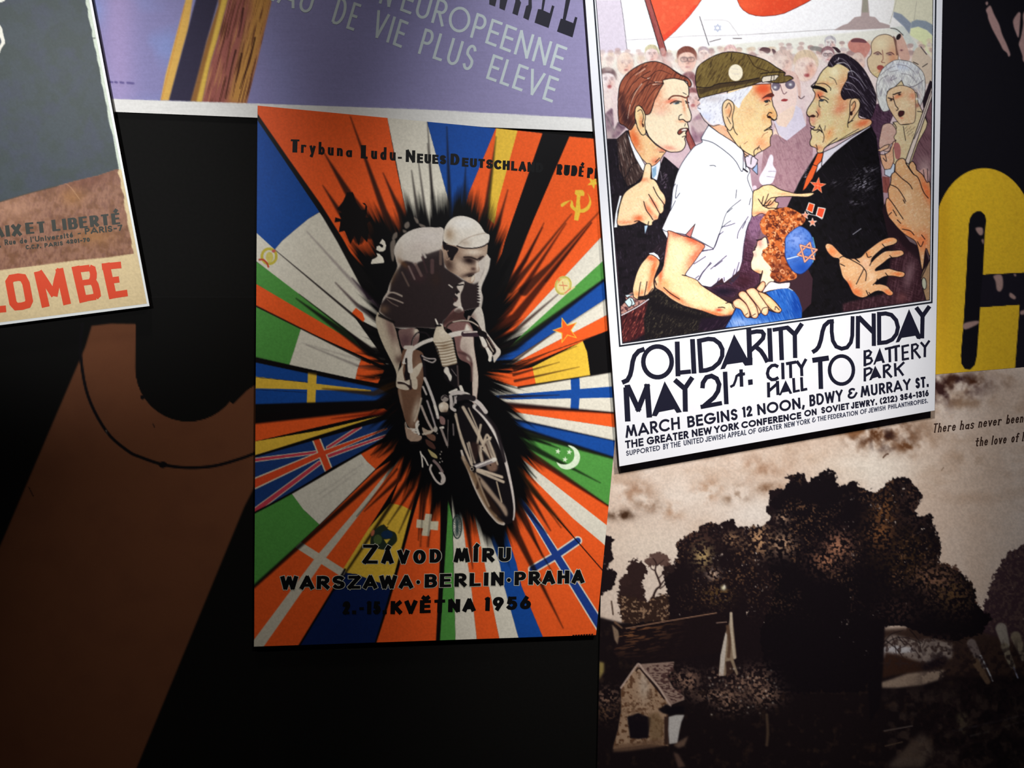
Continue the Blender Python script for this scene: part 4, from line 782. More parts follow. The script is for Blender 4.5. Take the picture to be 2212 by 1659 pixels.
    F('1260,970 1340,930 1330,1010 1300,1080 1300,1160 1310,1230 1250,1230 1210,1200 1270,1130 1230,1080 1290,1060 1260,1010', (206, 194, 182), sm=1, clip=bod, soft=.6); F('1240,1040 1280,1060 1250,1090', DK); F('1200,1120 1270,1140 1240,1180', (60, 40, 40)); L('1160,970 1200,1000', 3, (190, 180, 170)); L('1250,975 1330,965', 3, DK)
    tri = F('1600,590 1640,640 1640,700 1600,830 1540,960 1510,950 1580,800 1590,640', (208, 198, 186), sm=1, soft=.6)
    for k in range(7):
        v = 960 + k * 34; F([[1540, v], [1490, v + 12], [1545, v + 24]], (214, 206, 196), clip=bod); 
    # head
    hd = F('1100,480 1090,600 1110,720 1160,800 1250,850 1330,900 1400,945 1450,940 1470,880 1460,850 1480,830 1520,810 1525,770 1510,700 1560,660 1610,600 1620,480 1560,500 1400,520', (172, 146, 126), sm=1, part=R)
    for (u, v, ru, rv, cc, a_, an) in ((1300, 740, 80, 100, (206, 184, 164), .8, 0), (1450, 580, 110, 40, (220, 204, 186), .9, 0), (1400, 680, 80, 45, (30, 16, 16), 1, 10), (1540, 660, 40, 30, (40, 24, 24), .95, -30), (1500, 740, 18, 70, (226, 212, 196), .95, 0), (1400, 850, 90, 26, (36, 20, 20), .95, -14), (1450, 780, 30, 20, (60, 36, 32), .8, 0), (1390, 900, 60, 30, (196, 172, 150), .8, 10), (1160, 730, 60, 90, (60, 40, 34), .85, -20), (1570, 700, 30, 80, (196, 180, 164), .8, 10), (1250, 600, 60, 60, (130, 100, 84), .6, 0), (1350, 780, 50, 50, (198, 172, 150), .7, 0)):
        G(u, v, ru, rv, cc, a_, an, clip=hd)
    F('1085,450 1120,480 1250,520 1270,560 1230,620 1200,680 1160,650 1130,560 1095,540', (22, 14, 18), sm=1); L('1150,560 1120,600 1130,670 1170,650', 2, (160, 130, 110)); L('1340,640 1420,640 1500,670', 3, (30, 18, 18), .9, soft=.8); L('1510,660 1570,630', 3, (30, 18, 18), .9, soft=.8); L('1395,870 1440,860 1460,850', 2, DK); F('1430,880 1465,850 1460,900 1430,935', (210, 196, 178), sm=1)
    cap = F('1095,440 1095,360 1120,270 1180,190 1260,150 1360,152 1460,190 1530,250 1575,320 1600,350 1640,370 1645,400 1635,450 1610,490 1540,515 1440,530 1340,530 1250,505 1150,480', (222, 214, 202), sm=1, part=R)
    G(1180, 380, 70, 110, (186, 166, 142), .7, 0, clip=cap); G(1160, 360, 40, 60, (150, 122, 96), .6, 0, clip=cap); G(1330, 240, 150, 70, (236, 232, 226), .8, 0, clip=cap); G(1350, 470, 70, 50, (170, 150, 132), .6, 0, clip=cap)
    L('1260,500 1330,440 1430,390 1540,360 1600,352', 2, (176, 160, 144), .9, soft=.7); L('1255,505 1340,530 1450,532 1560,512 1630,470', 2.6, (30, 20, 22))
    # arms, legs
    at(760, 660)
    arm = F('310,80 340,110 430,150 480,190 520,280 550,400 580,520 600,620 570,700 540,860 530,800 500,720 440,600 380,480 320,330 285,180', (192, 178, 156), sm=1, part=R)
    G(480, 300, 60, 260, (120, 90, 84), .85, -18, clip=arm); G(570, 640, 50, 60, (80, 56, 50), .9, 0, clip=arm); G(540, 520, 26, 100, (206, 190, 168), .7, -14, clip=arm); L('330,120 420,160 500,200', 5, DK, soft=1.5)
    th1 = F('560,300 650,280 730,270 800,300 800,420 740,500 700,540 620,520 580,440', (120, 92, 88), sm=1, part=R); G(770, 310, 36, 50, (214, 204, 184), .95, 0, clip=th1); G(640, 420, 70, 80, (76, 50, 56), .7, 0, clip=th1)
    leg = F('600,560 700,520 840,560 870,700 865,850 830,1000 830,1120 800,1260 790,1340 800,1400 740,1480 680,1450 640,1380 610,1270 570,1130 550,1000 590,900', (110, 78, 60), sm=1, part=R)
    G(760, 1260, 36, 150, (200, 184, 164), .8, 14, clip=leg); G(780, 780, 60, 160, (150, 116, 96), .8, 10, clip=leg); G(580, 1080, 16, 180, (150, 124, 104), .8, -10, clip=leg); G(650, 900, 60, 60, (60, 40, 36), .8, 0, clip=leg); L('830,1110 800,1240 750,1380', 4, (206, 190, 170), .8, soft=1)
    hand = F('620,690 600,720 560,780 535,860 530,960 560,990 640,1010 690,1000 720,980 740,1000 780,990 785,900 770,860 800,820 850,700 810,690 740,750 700,770 690,820 640,900 620,850 610,760', (204, 190, 170), sm=1, part=R)
    F('640,740 660,720 690,800 700,880 650,900 625,830', (24, 18, 20)); L('560,920 640,930 690,970 700,990', 6, (40, 26, 26), soft=1); L('700,890 710,980', 3, (40, 26, 26), soft=.8); L('550,900 620,910 680,940', 3, (220, 208, 190))
    # right side arm and leg
    arm2 = F('1480,40 1540,20 1570,100 1590,220 1600,300 1640,360 1700,440 1740,490 1775,530 1775,580 1740,630 1700,680 1690,630 1680,600 1650,670 1630,650 1640,600 1600,520 1560,480 1540,420 1520,360 1530,280 1500,200 1400,120 1390,180', (206, 196, 184), sm=1, part=R)
    G(1430, 160, 50, 70, (110, 80, 72), .8, 0, clip=arm2); F('1560,360 1600,330 1640,420 1690,520 1710,550 1690,580 1640,520 1580,420', (26, 18, 20)); L('1610,400 1660,500 1700,560', 3, (180, 166, 150)); G(1590, 480, 40, 30, (130, 100, 90), .7, 0)
    lg2 = F('1200,60 1290,20 1340,60 1340,130 1400,200 1450,300 1460,480 1480,620 1510,860 1500,1050 1480,1170 1440,1150 1440,1000 1430,800 1400,700 1290,640 1250,540 1230,420 1190,300 1090,230', (130, 94, 90), sm=1, part=R)
    F('1300,420 1330,340 1360,240 1380,220 1440,300 1460,480 1480,620 1515,860 1500,1050 1470,1170 1450,1150 1440,980 1430,760 1440,690 1370,640 1370,580 1300,520', (208, 192, 178), sm=1, clip=lg2, soft=1); F('1220,60 1300,5 1330,60 1270,90', LT, sm=1, soft=.5)
    G(1340, 800, 60, 260, (96, 66, 64), .8, 0, clip=lg2); F('1260,40 1340,80 1420,150 1390,190 1200,180 1100,240 1090,180', (60, 36, 34), sm=1, a=.8, soft=2, clip=lg2)
    L('1280,560 1390,600 1430,690 1430,900', 5, (70, 44, 44), .7, soft=1.5)
    # lower far leg through the wheel
    at(760, 880)
    lg3 = F('1290,0 1330,30 1460,20 1490,100 1480,250 1490,330 1440,400 1400,440 1340,420 1290,330 1260,200', (190, 172, 152), sm=1, soft=.8, part=R); F('1320,20 1400,60 1440,160 1390,210 1340,140', (56, 34, 32), sm=1, soft=1, clip=lg3)
    shoe = F('630,180 650,240 700,250 740,270 790,330 830,340 830,380 780,410 700,410 660,370 640,280', (170, 144, 124), sm=1, part=R)
    L('700,255 760,260 800,200', 3, LT); L('720,280 790,280', 3, LT); L('740,300 800,310', 2.4, LT); L('790,170 770,220 800,320', 5, LT, soft=.6); L('640,180 660,240 700,255', 2, (200, 186, 170)); F('660,370 700,405 790,405 830,385 840,420 700,440', DK)
    # ---- bicycle
    Bk = 'bicycle'
    at(760, 660)
    def M(s, w, cc=LT, a=1, soft=.5, part=True, w1=None):
        L(s, w, cc, a, soft=soft, w1=w1)
    for q, w, cc in (('830,600 860,700 880,870 950,1050 990,1180 1010,1340', 6, (20, 16, 22)), ('870,870 910,960 970,1120 1010,1250 1030,1340', 6, (200, 192, 186)), ('850,970 890,1060', 4, (190, 180, 174)), ('830,1200 900,1370 960,1480', 5, (176, 160, 150)), ('900,1140 960,1320 1000,1450', 4, (160, 150, 150)), ('990,1200 1020,1300', 5, LT), ('840,600 900,630 1000,640 960,680 860,640', 3, (170, 160, 156))):
        M(q, w, cc)
    F('840,595 1005,625 1000,640 970,640 975,680 900,660 910,640 850,620', None, part=Bk)
    # far foot and pedal
    at(760, 880)
    F('840,240 900,270 960,280 950,310 870,330', (176, 156, 136), sm=1, part=Bk); M('850,320 920,300 990,270', 4, (196, 182, 164)); F(ell(1000, 262, 26, 36), (180, 170, 160), part=Bk); M('1060,245 1090,240', 5, LT)
    F('890,330 960,320 1000,350 990,400 930,380', (120, 84, 66), sm=1, a=.9); F('880,380 960,420 1000,480 980,500 900,450', (84, 52, 44), sm=1, a=.9); M('1070,260 1110,370 1140,450', 5, (150, 136, 130)); M('1150,150 1145,480', 1.6, (120, 108, 104)); M('1210,200 1215,330', 3, (110, 100, 100))
    M('820,530 835,600 845,710', 3, LT); M('830,560 870,610 910,690', 3, LT); F('910,500 960,530 1010,570 1020,610 960,590 930,550', (176, 160, 110), sm=1); M('980,640 1030,690 1080,770', 6, (130, 110, 108)); 
    L('950,690 935,740 970,820 1010,880 1060,915 1100,890 1108,840 1080,790 1050,785', 4.4, (200, 188, 180), soft=.5); F('1050,780 1090,800 1105,850 1085,900 1060,890 1070,840', (196, 184, 176), sm=1, part=Bk)
    for (u, v) in ((1070, 530), (1055, 560), (1060, 610), (1080, 645), (1050, 655), (1020, 310)):
        F(ell(u, v, 7, 9), (180, 170, 160))
    # front wheel
    out = 'M'
    wheel = F('1255,100 1270,30 1330,-40 1420,-40 1540,80 1640,200 1730,340 1800,500 1860,680 1910,880 1940,1080 1945,1250 1930,1345 1880,1390 1790,1395 1700,1340 1600,1230 1500,1060 1420,880 1350,680 1300,450 1260,250', (18, 14, 18), sm=1, part=Bk)
    L('1470,-10 1540,60 1620,160 1700,290 1770,440 1830,620 1880,820 1920,1020 1940,1180 1938,1290 1928,1345', 11, (206, 196, 190), soft=.6, w1=2.5)
    L('1470,-10 1560,90 1640,200 1710,330 1770,480 1820,640', 3, (232, 226, 220), soft=.6, w1=1)
    L('1310,520 1340,620 1400,760 1460,920 1530,1070 1610,1210 1690,1310 1750,1370 1810,1390', 5, (200, 188, 176), soft=.6, w1=7)
    L('1330,600 1370,680 1430,790 1500,960 1560,1080 1640,1210 1720,1300', 9, (160, 136, 112), .8, soft=1.4, w1=6)
    rim = F('1340,640 1400,700 1450,780 1500,820 1560,1000 1640,1160 1740,1300 1820,1380 1740,1360 1640,1240 1540,1060 1440,860', (120, 92, 66), sm=1, a=.8, soft=2)
    F('1500,800 1600,900 1740,1080 1830,1180 1860,1260 1840,1300 1760,1180 1660,1060 1560,940', (176, 152, 130), sm=1, a=.9, soft=1.6); F('1560,960 1640,1060 1740,1200 1790,1300 1700,1260 1620,1160', (40, 24, 18), sm=1, a=.9, soft=2); L('1730,890 1760,1010 1790,1130', 3, (196, 176, 150), .9, soft=.7)
    L('1520,860 1500,960', 6, (60, 40, 30), .9, soft=1.2); L('1480,790 1560,1000 1640,1180', 4, (190, 164, 136), .7, soft=1.2)
    # hub and spokes
    spk = (206, 188, 166)
    for (q, w) in (('1240,80 1310,380 1440,700', 5), ('1230,100 1350,450 1420,680', 2), ('1400,420 1470,660', 4), ('1380,430 1440,660', 3), ('1330,0 1430,180 1560,420', 7), ('1395,10 1480,200 1560,400', 3), ('1500,430 1540,210', 5), ('1560,480 1610,330 1650,380', 5), ('1540,470 1600,520 1690,620', 6), ('1520,470 1560,640', 8), ('1600,480 1660,600', 7), ('1640,400 1700,560 1740,680', 4), ('1500,740 1790,830', 6), ('1500,760 1810,890', 6), ('1510,740 1650,780 1800,840', 3), ('1560,420 1660,360', 4)):
        M(q, w, spk, .9, .9)
    F('1540,440 1610,380 1690,500 1720,600 1680,640 1600,560', (190, 172, 152), sm=1, a=.75, soft=2); F('1590,640 1700,640 1740,700 1720,760 1640,760', (150, 116, 96), sm=1, a=.8, soft=2); F('1420,430 1520,440 1510,560 1470,640', (50, 32, 30), sm=1, a=.8, soft=2)
    M('1480,710 1600,665 1690,630', 10, (150, 140, 140)); M('1480,705 1690,620', 3, (226, 218, 210)); F(ell(1700, 625, 34, 26, -20), LT, soft=.5); F(ell(1450, 735, 34, 32), (16, 12, 14)); L(ell(1435, 735, 18, 20), 1.6, (180, 166, 150), closed=True); F(ell(1560, 485, 9, 9), DK); F(ell(1655, 690, 9, 9), DK); L('1820,640 1740,300 1620,120 1500,0', 8, (26, 20, 24), .9, soft=1); L('1600,440 1660,600', 3, (60, 40, 34), .8, soft=.8); L('1560,540 1580,640', 3, (60, 40, 34), .8, soft=.8)
    F('1240,100 1290,330 1340,420 1440,430 1500,420 1800,600 1880,1100 1850,1280 1700,1330 1500,1080 1350,700', None, part=Bk); 
    # fork crown, brake, lamp
    at(760, 660)
    F('1270,640 1280,800 1270,1010 1250,1000 1100,870 1090,720 1240,690', (18, 14, 18), part=Bk); F('1115,740 1150,740 1170,800 1195,850 1175,905 1140,840 1100,790', LT, sm=1, soft=.5); L('1190,760 1250,840', 1.6, (120, 110, 110)); L('1260,720 1275,960', 3, (90, 74, 72), soft=.8)
    L('1170,1040 1250,1005', 5, LT); L('1300,970 1330,1050', 7, LT); L('1200,1050 1290,1040 1390,1070', 9, (200, 190, 184), soft=.5); L('1180,1080 1190,1150 1190,1220 1230,1250', 7, (196, 186, 180), soft=.5); L('1230,1090 1230,1150 1210,1190', 4, (150, 140, 136)); L('1250,1090 1240,1160', 4, (190, 180, 176)); F(ell(1370, 1060, 26, 20), LT)
    L('1420,1110 1520,1170 1600,1270', 10, (206, 196, 190), soft=.6, w1=9); L('1280,1110 1360,1090 1450,1110', 12, (30, 24, 28), soft=.8)
    F(ell(1110, 1110, 46, 42), (150, 140, 134), part=Bk); L('1080,1110 1110,1080 1150,1100', 3, (40, 30, 34)); F('1040,1230 1045,1180 1100,1150 1150,1180 1150,1240 1120,1280 1070,1280', (206, 190, 170), sm=1, part=Bk); G(1070, 1200, 30, 30, (232, 224, 210), .8); G(1120, 1265, 30, 20, (120, 96, 80), .8); L('1060,1290 1150,1290', 6, DK, soft=1); F('1050,1320 1110,1350 1110,1420 1060,1410', (170, 130, 124), sm=1, a=.8)
    # bottle, handlebar
    L('715,470 730,400 780,330 840,320 900,340 950,420', 3.4, (26, 20, 24), soft=.4); L('720,480 735,400 790,325', 1.4, (130, 116, 110))
    L('1110,300 1150,230 1230,190 1330,180 1430,200 1500,240 1540,290', 4, (60, 44, 40), soft=.4); L('1210,195 1330,178 1430,195 1510,245', 2.4, (200, 186, 170), soft=.5)
    L('700,540 770,490 860,440 960,405', 8, (214, 206, 196), soft=.5); L('1170,360 1240,340 1340,325', 11, (218, 210, 200), soft=.5); L('1340,340 1500,340', 12, (60, 42, 50), soft=.6); L('1340,322 1500,312', 3, (220, 206, 196), soft=.5)
    L('690,500 660,560 640,620 620,680', 6, (214, 206, 196), soft=.5); L('700,540 690,640 700,780', 11, (216, 208, 196), soft=.5); L('640,500 720,500', 8, (206, 196, 184), soft=.5); L('650,640 650,740', 5, (26, 18, 20)); L('610,690 640,690', 2.4, LT)
    F('1510,280 1560,300 1610,330 1600,370 1540,370 1500,330', (18, 12, 14), sm=1, part=Bk); L('1600,360 1660,450 1710,540 1690,580', 5, (18, 12, 14), soft=.5); F('1540,390 1570,380 1610,450 1610,490 1570,490', LT, sm=1); L('1620,520 1650,600 1650,650', 7, LT, soft=.5); L('1630,380 1700,500', 3, (90, 70, 66))
    F('1350,310 1370,225 1410,300', LT, soft=.4)
    bt = F('1010,260 1080,225 1110,300 1180,370 1210,450 1230,560 1255,680 1180,710 1090,730 1060,640 1030,520 980,440 970,400', (206, 192, 170), sm=1, part=Bk)
    F('990,160 1005,155 1040,230 1020,240', LT); F('1010,255 1060,240 1050,215 1080,220 1085,240', LT); L('1000,240 1060,240', 4, DK)
    G(1090, 330, 60, 60, (226, 214, 194), .8, 0, clip=bt); G(1110, 490, 60, 40, (120, 90, 60), .7, 0, clip=bt)
    for k in range(9):
        v = 430 + k * 34; L([[985 + k * 12, v + 18], [1080 + k * 8, v + 14], [1205 + k * 6, v - 14]], 2.4, (110, 88, 66), .8, soft=.8)
        L([[985 + k * 12, v + 4], [1080 + k * 8, v], [1205 + k * 6, v - 26]], 2, (230, 220, 200), .6, soft=.8)
    # film grain over the photograph part
    n = fbm(X, Y, 3.0, 2, 8); gm = 1 + (n - .5) * .12
    cv.img *= gm[..., None]
    SHEETS['race'] = cv
draw_race()
# ---------------------------------------------------------------- sepia landscape poster
def draw_sepia():
    cv = canvas(1284, 782, 2306, 1724, (212, 188, 170))
    X, Y = cv.X, cv.Y
    def mix(m, col):
        cv.img += (c_(col) - cv.img) * np.clip(m, 0, 1)[..., None].astype(np.float32)
    n1 = fbm(X, Y, 150, 5, 1); n2 = fbm(X * 1.0, Y * 1.6, 70, 5, 2); cv.img *= 1.04; n3 = fbm(X, Y, 34, 4, 6)
    mix((n1 - .42) * 2.2, (240, 224, 212)); mix((n2 - .6) * 2.4 * sstep(1250, 950, Y), (184, 150, 124)); mix((n3 - .64) * 1.5 * sstep(1200, 900, Y), (150, 112, 84))
    at(0, 0, 1)
    def cloud(cx, cy, rx, ry, col, a, sc=22, seed=0, thr=.36):
        d = np.exp(-((X - cx) / rx) ** 2 - ((Y - cy) / ry) ** 2)
        mix(d * a * np.clip((fbm(X, Y, sc, 4, seed) - thr) * 4, 0, 1.3), col)
    mix(np.exp(-((X - 1490) / 110) ** 2 - ((Y - 1070) / 40) ** 2) * .7, (242, 228, 216)); mix(np.exp(-((X - 1640) / 70) ** 2 - ((Y - 1110) / 40) ** 2) * .8, (240, 228, 218))
    mix(np.exp(-((X - 1400) / 110) ** 2 - ((Y - 1180) / 50) ** 2) * .7, (240, 224, 208)); mix(np.exp(-((X - 1880) / 110) ** 2 - ((Y - 1010) / 50) ** 2) * .8, (240, 228, 214))
    for c in ((1400, 1090, 26, 16, (110, 76, 54), .8), (1340, 1112, 30, 12, (70, 44, 28), 1), (1375, 1065, 40, 30, (170, 130, 104), .7), (1450, 1105, 24, 20, (176, 136, 108), .7), (1590, 1068, 26, 20, (110, 76, 52), .9), (1530, 1060, 30, 24, (170, 126, 96), .7), (1660, 1055, 30, 12, (130, 92, 66), .8), (1640, 1010, 60, 24, (170, 130, 104), .7), (1900, 935, 75, 34, (96, 58, 34), 1.2), (1910, 950, 34, 20, (46, 26, 24), 1.2), (1960, 960, 30, 20, (110, 70, 44), 1), (1850, 930, 40, 16, (140, 96, 64), .9), (2040, 835, 70, 34, (60, 34, 34), 1.2), (2100, 825, 60, 20, (80, 46, 30), 1), (1660, 930, 90, 20, (120, 90, 74), .7), (2080, 870, 60, 16, (150, 116, 90), .6), (1500, 975, 140, 16, (190, 160, 140), .6), (2100, 990, 40, 40, (170, 140, 116), .5)):
        cloud(*c, seed=int(c[0]) % 9)
    at(1732, 780, 4.608); L('810,960 840,930 860,925', 3, (90, 60, 44), soft=.8); L('1390,1090 1410,1060', 2, (140, 116, 96), soft=.8)
    # ragged foliage masks
    def foliage(s, col, part='tree_print', rag=9, sc=7, sm=0, a=1, soft=1.2, seed=0):
        p = P(s)
        if sm: p = smooth(p, True)
        m = np.zeros((cv.h, cv.w), np.float32)
        bb = cv.box(p, rag * 2 + 4)
        x0, x1, y0, y1 = bb
        base = cv.cover(p, bb); sd = blur(base, rag * .55)
        nn = fbm(X[y0:y1, x0:x1], Y[y0:y1, x0:x1], sc * .8, 2, seed + 2) * .55 + .45 * fbm(X[y0:y1, x0:x1], Y[y0:y1, x0:x1], sc * 3, 3, seed)
        mm = sstep(-.12, .12, sd - .5 + (nn - .5) * 1.7) * sstep(.06, .2, sd)
        m[y0:y1, x0:x1] = mm
        mix(m * a, col)
        if part:
            if part not in cv.names: cv.names.append(part)
            cv.ids[m > .5] = cv.names.index(part)
        return m
    D1 = (28, 18, 22); D2 = (20, 13, 18); BR_ = (120, 80, 52)
    # ground, dark
    at(0, 0, 1)
    gnd = F('1284,1330 1340,1345 1550,1320 1800,1400 2306,1370 2306,1724 1284,1724', (26, 17, 20), soft=2, part='ground_print')
    mix(gnd * (fbm(X, Y, 14, 4, 4) - .6) * 3, (52, 36, 30))
    # distant pale trees right
    foliage('1960,1250 2010,1215 2060,1220 2100,1270 2110,1310 2140,1330 2150,1400 1960,1420', (84, 58, 48), sc=6)
    m = foliage('2130,1300 2150,1240 2180,1190 2220,1170 2306,1160 2306,1420 2100,1400 2120,1330', (66, 46, 52), sc=6, seed=3)
    mix(m * np.clip((fbm(X, Y, 5, 3, 8) - .5) * 4, 0, .5), (110, 86, 76))
    m = F('1900,1360 2060,1350 2170,1380 2212,1400 2306,1380 2306,1460 1990,1460 1880,1440', (60, 42, 36), soft=4)
    # bright gap behind the trunk
    at(1732, 1299, 4.608)
    F('830,370 900,330 1000,350 1150,390 1280,370 1500,420 1500,560 1300,620 1100,600 900,560 810,560', (150, 134, 126), soft=2.4, a=.9); F('810,460 930,440 1100,460 1130,500 950,520 820,570', (196, 190, 192), soft=1.6); F('620,480 695,445 690,540 615,550', (206, 190, 176), soft=1)
    m = F('830,500 1000,540 1150,600 1300,650 1150,700 900,740 780,770 800,600', (56, 34, 26), soft=3); F('1180,640 1380,540 1460,560 1420,640 1220,690', (30, 20, 26), soft=3)
    F('780,810 880,780 1050,720 1300,690 1420,680 1400,770 1200,830 950,860 800,860', (150, 128, 112), soft=2, part='road_print'); F('870,1620 1000,1500 1200,1300 1280,1400 1310,1520 1200,1659 860,1659', (96, 80, 70), soft=5, part='path_print', a=.85)
    F('1330,1500 1540,1470 1550,1659 1330,1659', (70, 54, 50), soft=6, a=.8); L('820,1290 1100,1240', 2, (110, 96, 90), soft=1); L('830,1440 1000,1400', 2, (96, 76, 60), soft=1)
    for q in ('900,350 930,450 940,550', '1000,370 1050,430 960,470', '1240,380 1200,460', '950,380 1060,420 1100,480', '1180,560 1120,470'):
        L(q, 2, (50, 34, 34), .8, soft=.8)
    # palms / bottles shapes at the right edge
    for (q, w, cc) in (('1690,420 1740,520 1800,650', 20, (120, 104, 100)), ('1730,600 1790,700 1850,800', 16, (104, 80, 62)), ('1985,270 2010,360 2030,430', 24, (160, 148, 136)), ('2020,450 2060,560 2100,650', 16, (140, 126, 106)), ('2130,350 2160,430 2212,560', 22, (140, 124, 104))):
        L(q, w, cc, soft=1.5, w1=w * .7)
    L('1780,540 1850,680 1900,790', 3, (190, 190, 196), soft=.8); L('2110,660 2150,760', 3, (150, 150, 170), soft=.8)
    F('1540,1120 1640,1110 1650,1230 1620,1330 1560,1300', (104, 92, 70), soft=4, a=.7)
    L('1680,1340 1960,1270 2212,1190', 3, (64, 56, 56), soft=1.6); L('1500,1290 1700,1250 2212,1130', 3, (60, 54, 58), soft=1.6)
    lowz = P([[0, 0]])
    at(0, 0, 1)
    zz = sstep(1455, 1520, Y) * sstep(1880, 1960, X)
    mix(zz * np.clip((fbm(X, Y, 20, 4, 12) - .5) * 3, 0, .5), (84, 66, 56)); mix(sstep(1370, 1420, Y) * sstep(1960, 2040, X) * np.clip((fbm(X, Y, 9, 3, 14) - .45) * 4, 0, .8), (36, 24, 26))
    # left tree edge
    at(1270, 900, 4.608)
    foliage('60,1150 230,1190 270,1240 220,1300 250,1400 200,1500 300,1540 250,1700 100,1800 60,1659', D1, rag=6)
    # small spindly trees
    foliage('420,1440 470,1420 560,1470 600,1520 570,1600 540,1659 560,1800 620,1950 540,2020 330,1930 300,1800 320,1640 400,1560', (50, 33, 32), rag=9, sc=5)
    foliage('330,1600 380,1560 430,1590 440,1680 380,1700 310,1680', (54, 36, 34), rag=8, sc=5, seed=9); foliage('760,1480 830,1450 900,1500 900,1640 800,1660 740,1600', (44, 30, 30), rag=8, sc=5, seed=2)
    m = foliage('590,1400 700,1350 800,1400 840,1460 760,1500 700,1470 640,1490 570,1480', (84, 58, 52), rag=7, sc=5, a=.9, seed=4)
    at(1270, 1200, 4.608)
    for q, w in (('640,430 680,340 720,300 700,230 670,150 680,80 650,30', 5), ('720,300 770,240 830,220', 3.5), ('670,150 630,130 620,80', 2.5), ('700,230 750,180', 2.5), ('720,330 800,270 860,250', 2.5), ('500,400 520,450 560,540', 6), ('510,290 530,350', 2.5), ('690,100 760,40', 2), ('640,430 600,520 620,600', 8)):
        L(q, w, (48, 30, 30), soft=.8, w1=w * .5)
    m = foliage('300,400 420,420 560,470 700,400 860,360 930,420 900,560 840,640 600,660 330,680', (54, 36, 30), rag=7, sc=5, seed=6)
    mix(m * np.clip((fbm(X, Y, 5, 3, 3) - .56) * 8, 0, .8), (176, 140, 110))
    # middle tree group
    at(1270, 900, 4.608)
    t1 = foliage('870,1270 930,1200 1060,1140 1150,1070 1230,1050 1280,1070 1360,1040 1420,1010 1460,1000 1470,1080 1560,1100 1660,1090 1740,1080 1830,1010 1800,960 1770,930 1800,850 1790,720 1850,730 1910,690 1960,740 1990,640 1960,590 2060,560 2140,560 2200,680 2330,620 2450,680 2500,740 2500,2700 900,2700 760,1600 880,1520 860,1400 900,1350', D1, rag=8, sc=6, seed=1)
    at(1732, 780, 4.608)
    t2 = foliage('-20,1100 60,1250 100,1160 190,1120 250,1060 310,1090 330,1150 360,1230 400,1250 500,1180 545,1190 570,1270 640,1290 700,1270 700,1320 770,1280 830,1270 850,1210 960,1150 1060,1180 1150,1240 1195,1340 1160,1440 1110,1510 1190,1550 1290,1520 1310,1600 1330,1700 1380,1800 1390,1900 1350,2000 1480,2060 1600,2120 1700,2220 1740,2350 1760,2460 1900,2560 1800,2700 1500,2800 1200,2720 1000,2640 880,2640 700,2700 680,2900 640,3300 -340,3300 -420,2700 -260,2300 -380,1900 -200,1600 -330,1420 -150,1250', D2, rag=8, sc=6, seed=5)
    # leaf highlights
    both = np.maximum(t1, t2)
    hl = fbm(X, Y, 5, 3, 7); zone = fbm(X, Y, 60, 2, 11)
    hl = fbm(X, Y, 3.6, 2, 7) * .8 + .2 * fbm(X, Y, 16, 2, 3)
    mix(both * np.clip((hl - .6) * 8, 0, 1) * np.clip((zone - .5) * 5, 0, 1) * .7 * sstep(1360, 1260, Y), (136, 96, 66))
    for (cx, cy, rx, ry, col, a) in ((1640, 1165, 30, 36, (196, 150, 110), 1), (1690, 1175, 26, 24, (190, 150, 120), 1), (1518, 1200, 20, 26, (190, 160, 110), 1), (1580, 1165, 20, 16, (170, 130, 96), .9), (1810, 1180, 30, 30, (190, 130, 100), .9), (1785, 1210, 34, 26, (176, 120, 90), .9), (1690, 1120, 14, 12, (200, 160, 130), .9), (1900, 1150, 30, 40, (150, 96, 56), .8), (1910, 1100, 26, 40, (140, 90, 50), .8), (2020, 1250, 50, 30, (140, 100, 80), .9), (2060, 1280, 40, 40, (110, 80, 50), .8), (1540, 1240, 14, 12, (200, 170, 150), 1), (1550, 1285, 30, 20, (130, 96, 50), .7), (1500, 1160, 60, 24, (90, 60, 50), .6), (1960, 1200, 60, 60, (90, 60, 30), .5), (1940, 1320, 40, 30, (90, 60, 50), .5), (1975, 1090, 40, 60, (96, 66, 54), .5)):
        d = np.exp(-((X - cx) / rx) ** 2 - ((Y - cy) / ry) ** 2); mix(both * d * a * np.clip((fbm(X, Y, 4.5, 2, int(cx) % 7) - .5) * 9, 0, 1), col)
    F('1560,1272 1566,1262 1570,1276 1564,1282', None); at(0, 0, 1); G(1563, 1270, 5, 5, (250, 240, 200)); G(1565, 1267, 2, 4, (250, 240, 220))
    # trunk
    F('1880,1340 1912,1335 1908,1440 1900,1530 1880,1560 1870,1440', D2, soft=1.5)
    L('1895,1345 1960,1352 2010,1372', 5, D2, soft=1, w1=2)
    for q in ('1905,1400 1930,1380 1960,1378 1990,1390', '1908,1390 1925,1370 1950,1362', '1940,1375 1955,1395', '1965,1360 1985,1385 1990,1410', '2000,1365 2020,1385', '1915,1385 1935,1400 1950,1420', '2010,1370 2050,1375 2080,1390'):
        L(q, 2.4, (26, 17, 20), .9, soft=.9, w1=1)
    gp = F('1908,1375 2080,1372 2085,1440 1905,1440', None, soft=4); mix(gp * np.clip((fbm(X, Y, 7, 3, 21) - .5) * 6, 0, .75), (52, 36, 34))
    # house roofs
    at(1270, 1299, 4.608)
    rf = F('340,270 800,190 1280,115 1400,180 1400,280 1350,500 600,620 300,560 250,500', (30, 19, 22), soft=1.2, part='house_print')
    mix(rf * np.clip((vnoise(X / 14 + Y / 30, (Y + X * .16) / 2.4) - .55) * 4, 0, 1) * sstep(1440, 1330, Y) * sstep(1500, 1340, X), (170, 110, 66))
    L('380,270 800,195 1280,115', 2, (160, 120, 96), soft=.6); L('1280,215 1380,205', 2, (150, 120, 106), soft=.6)
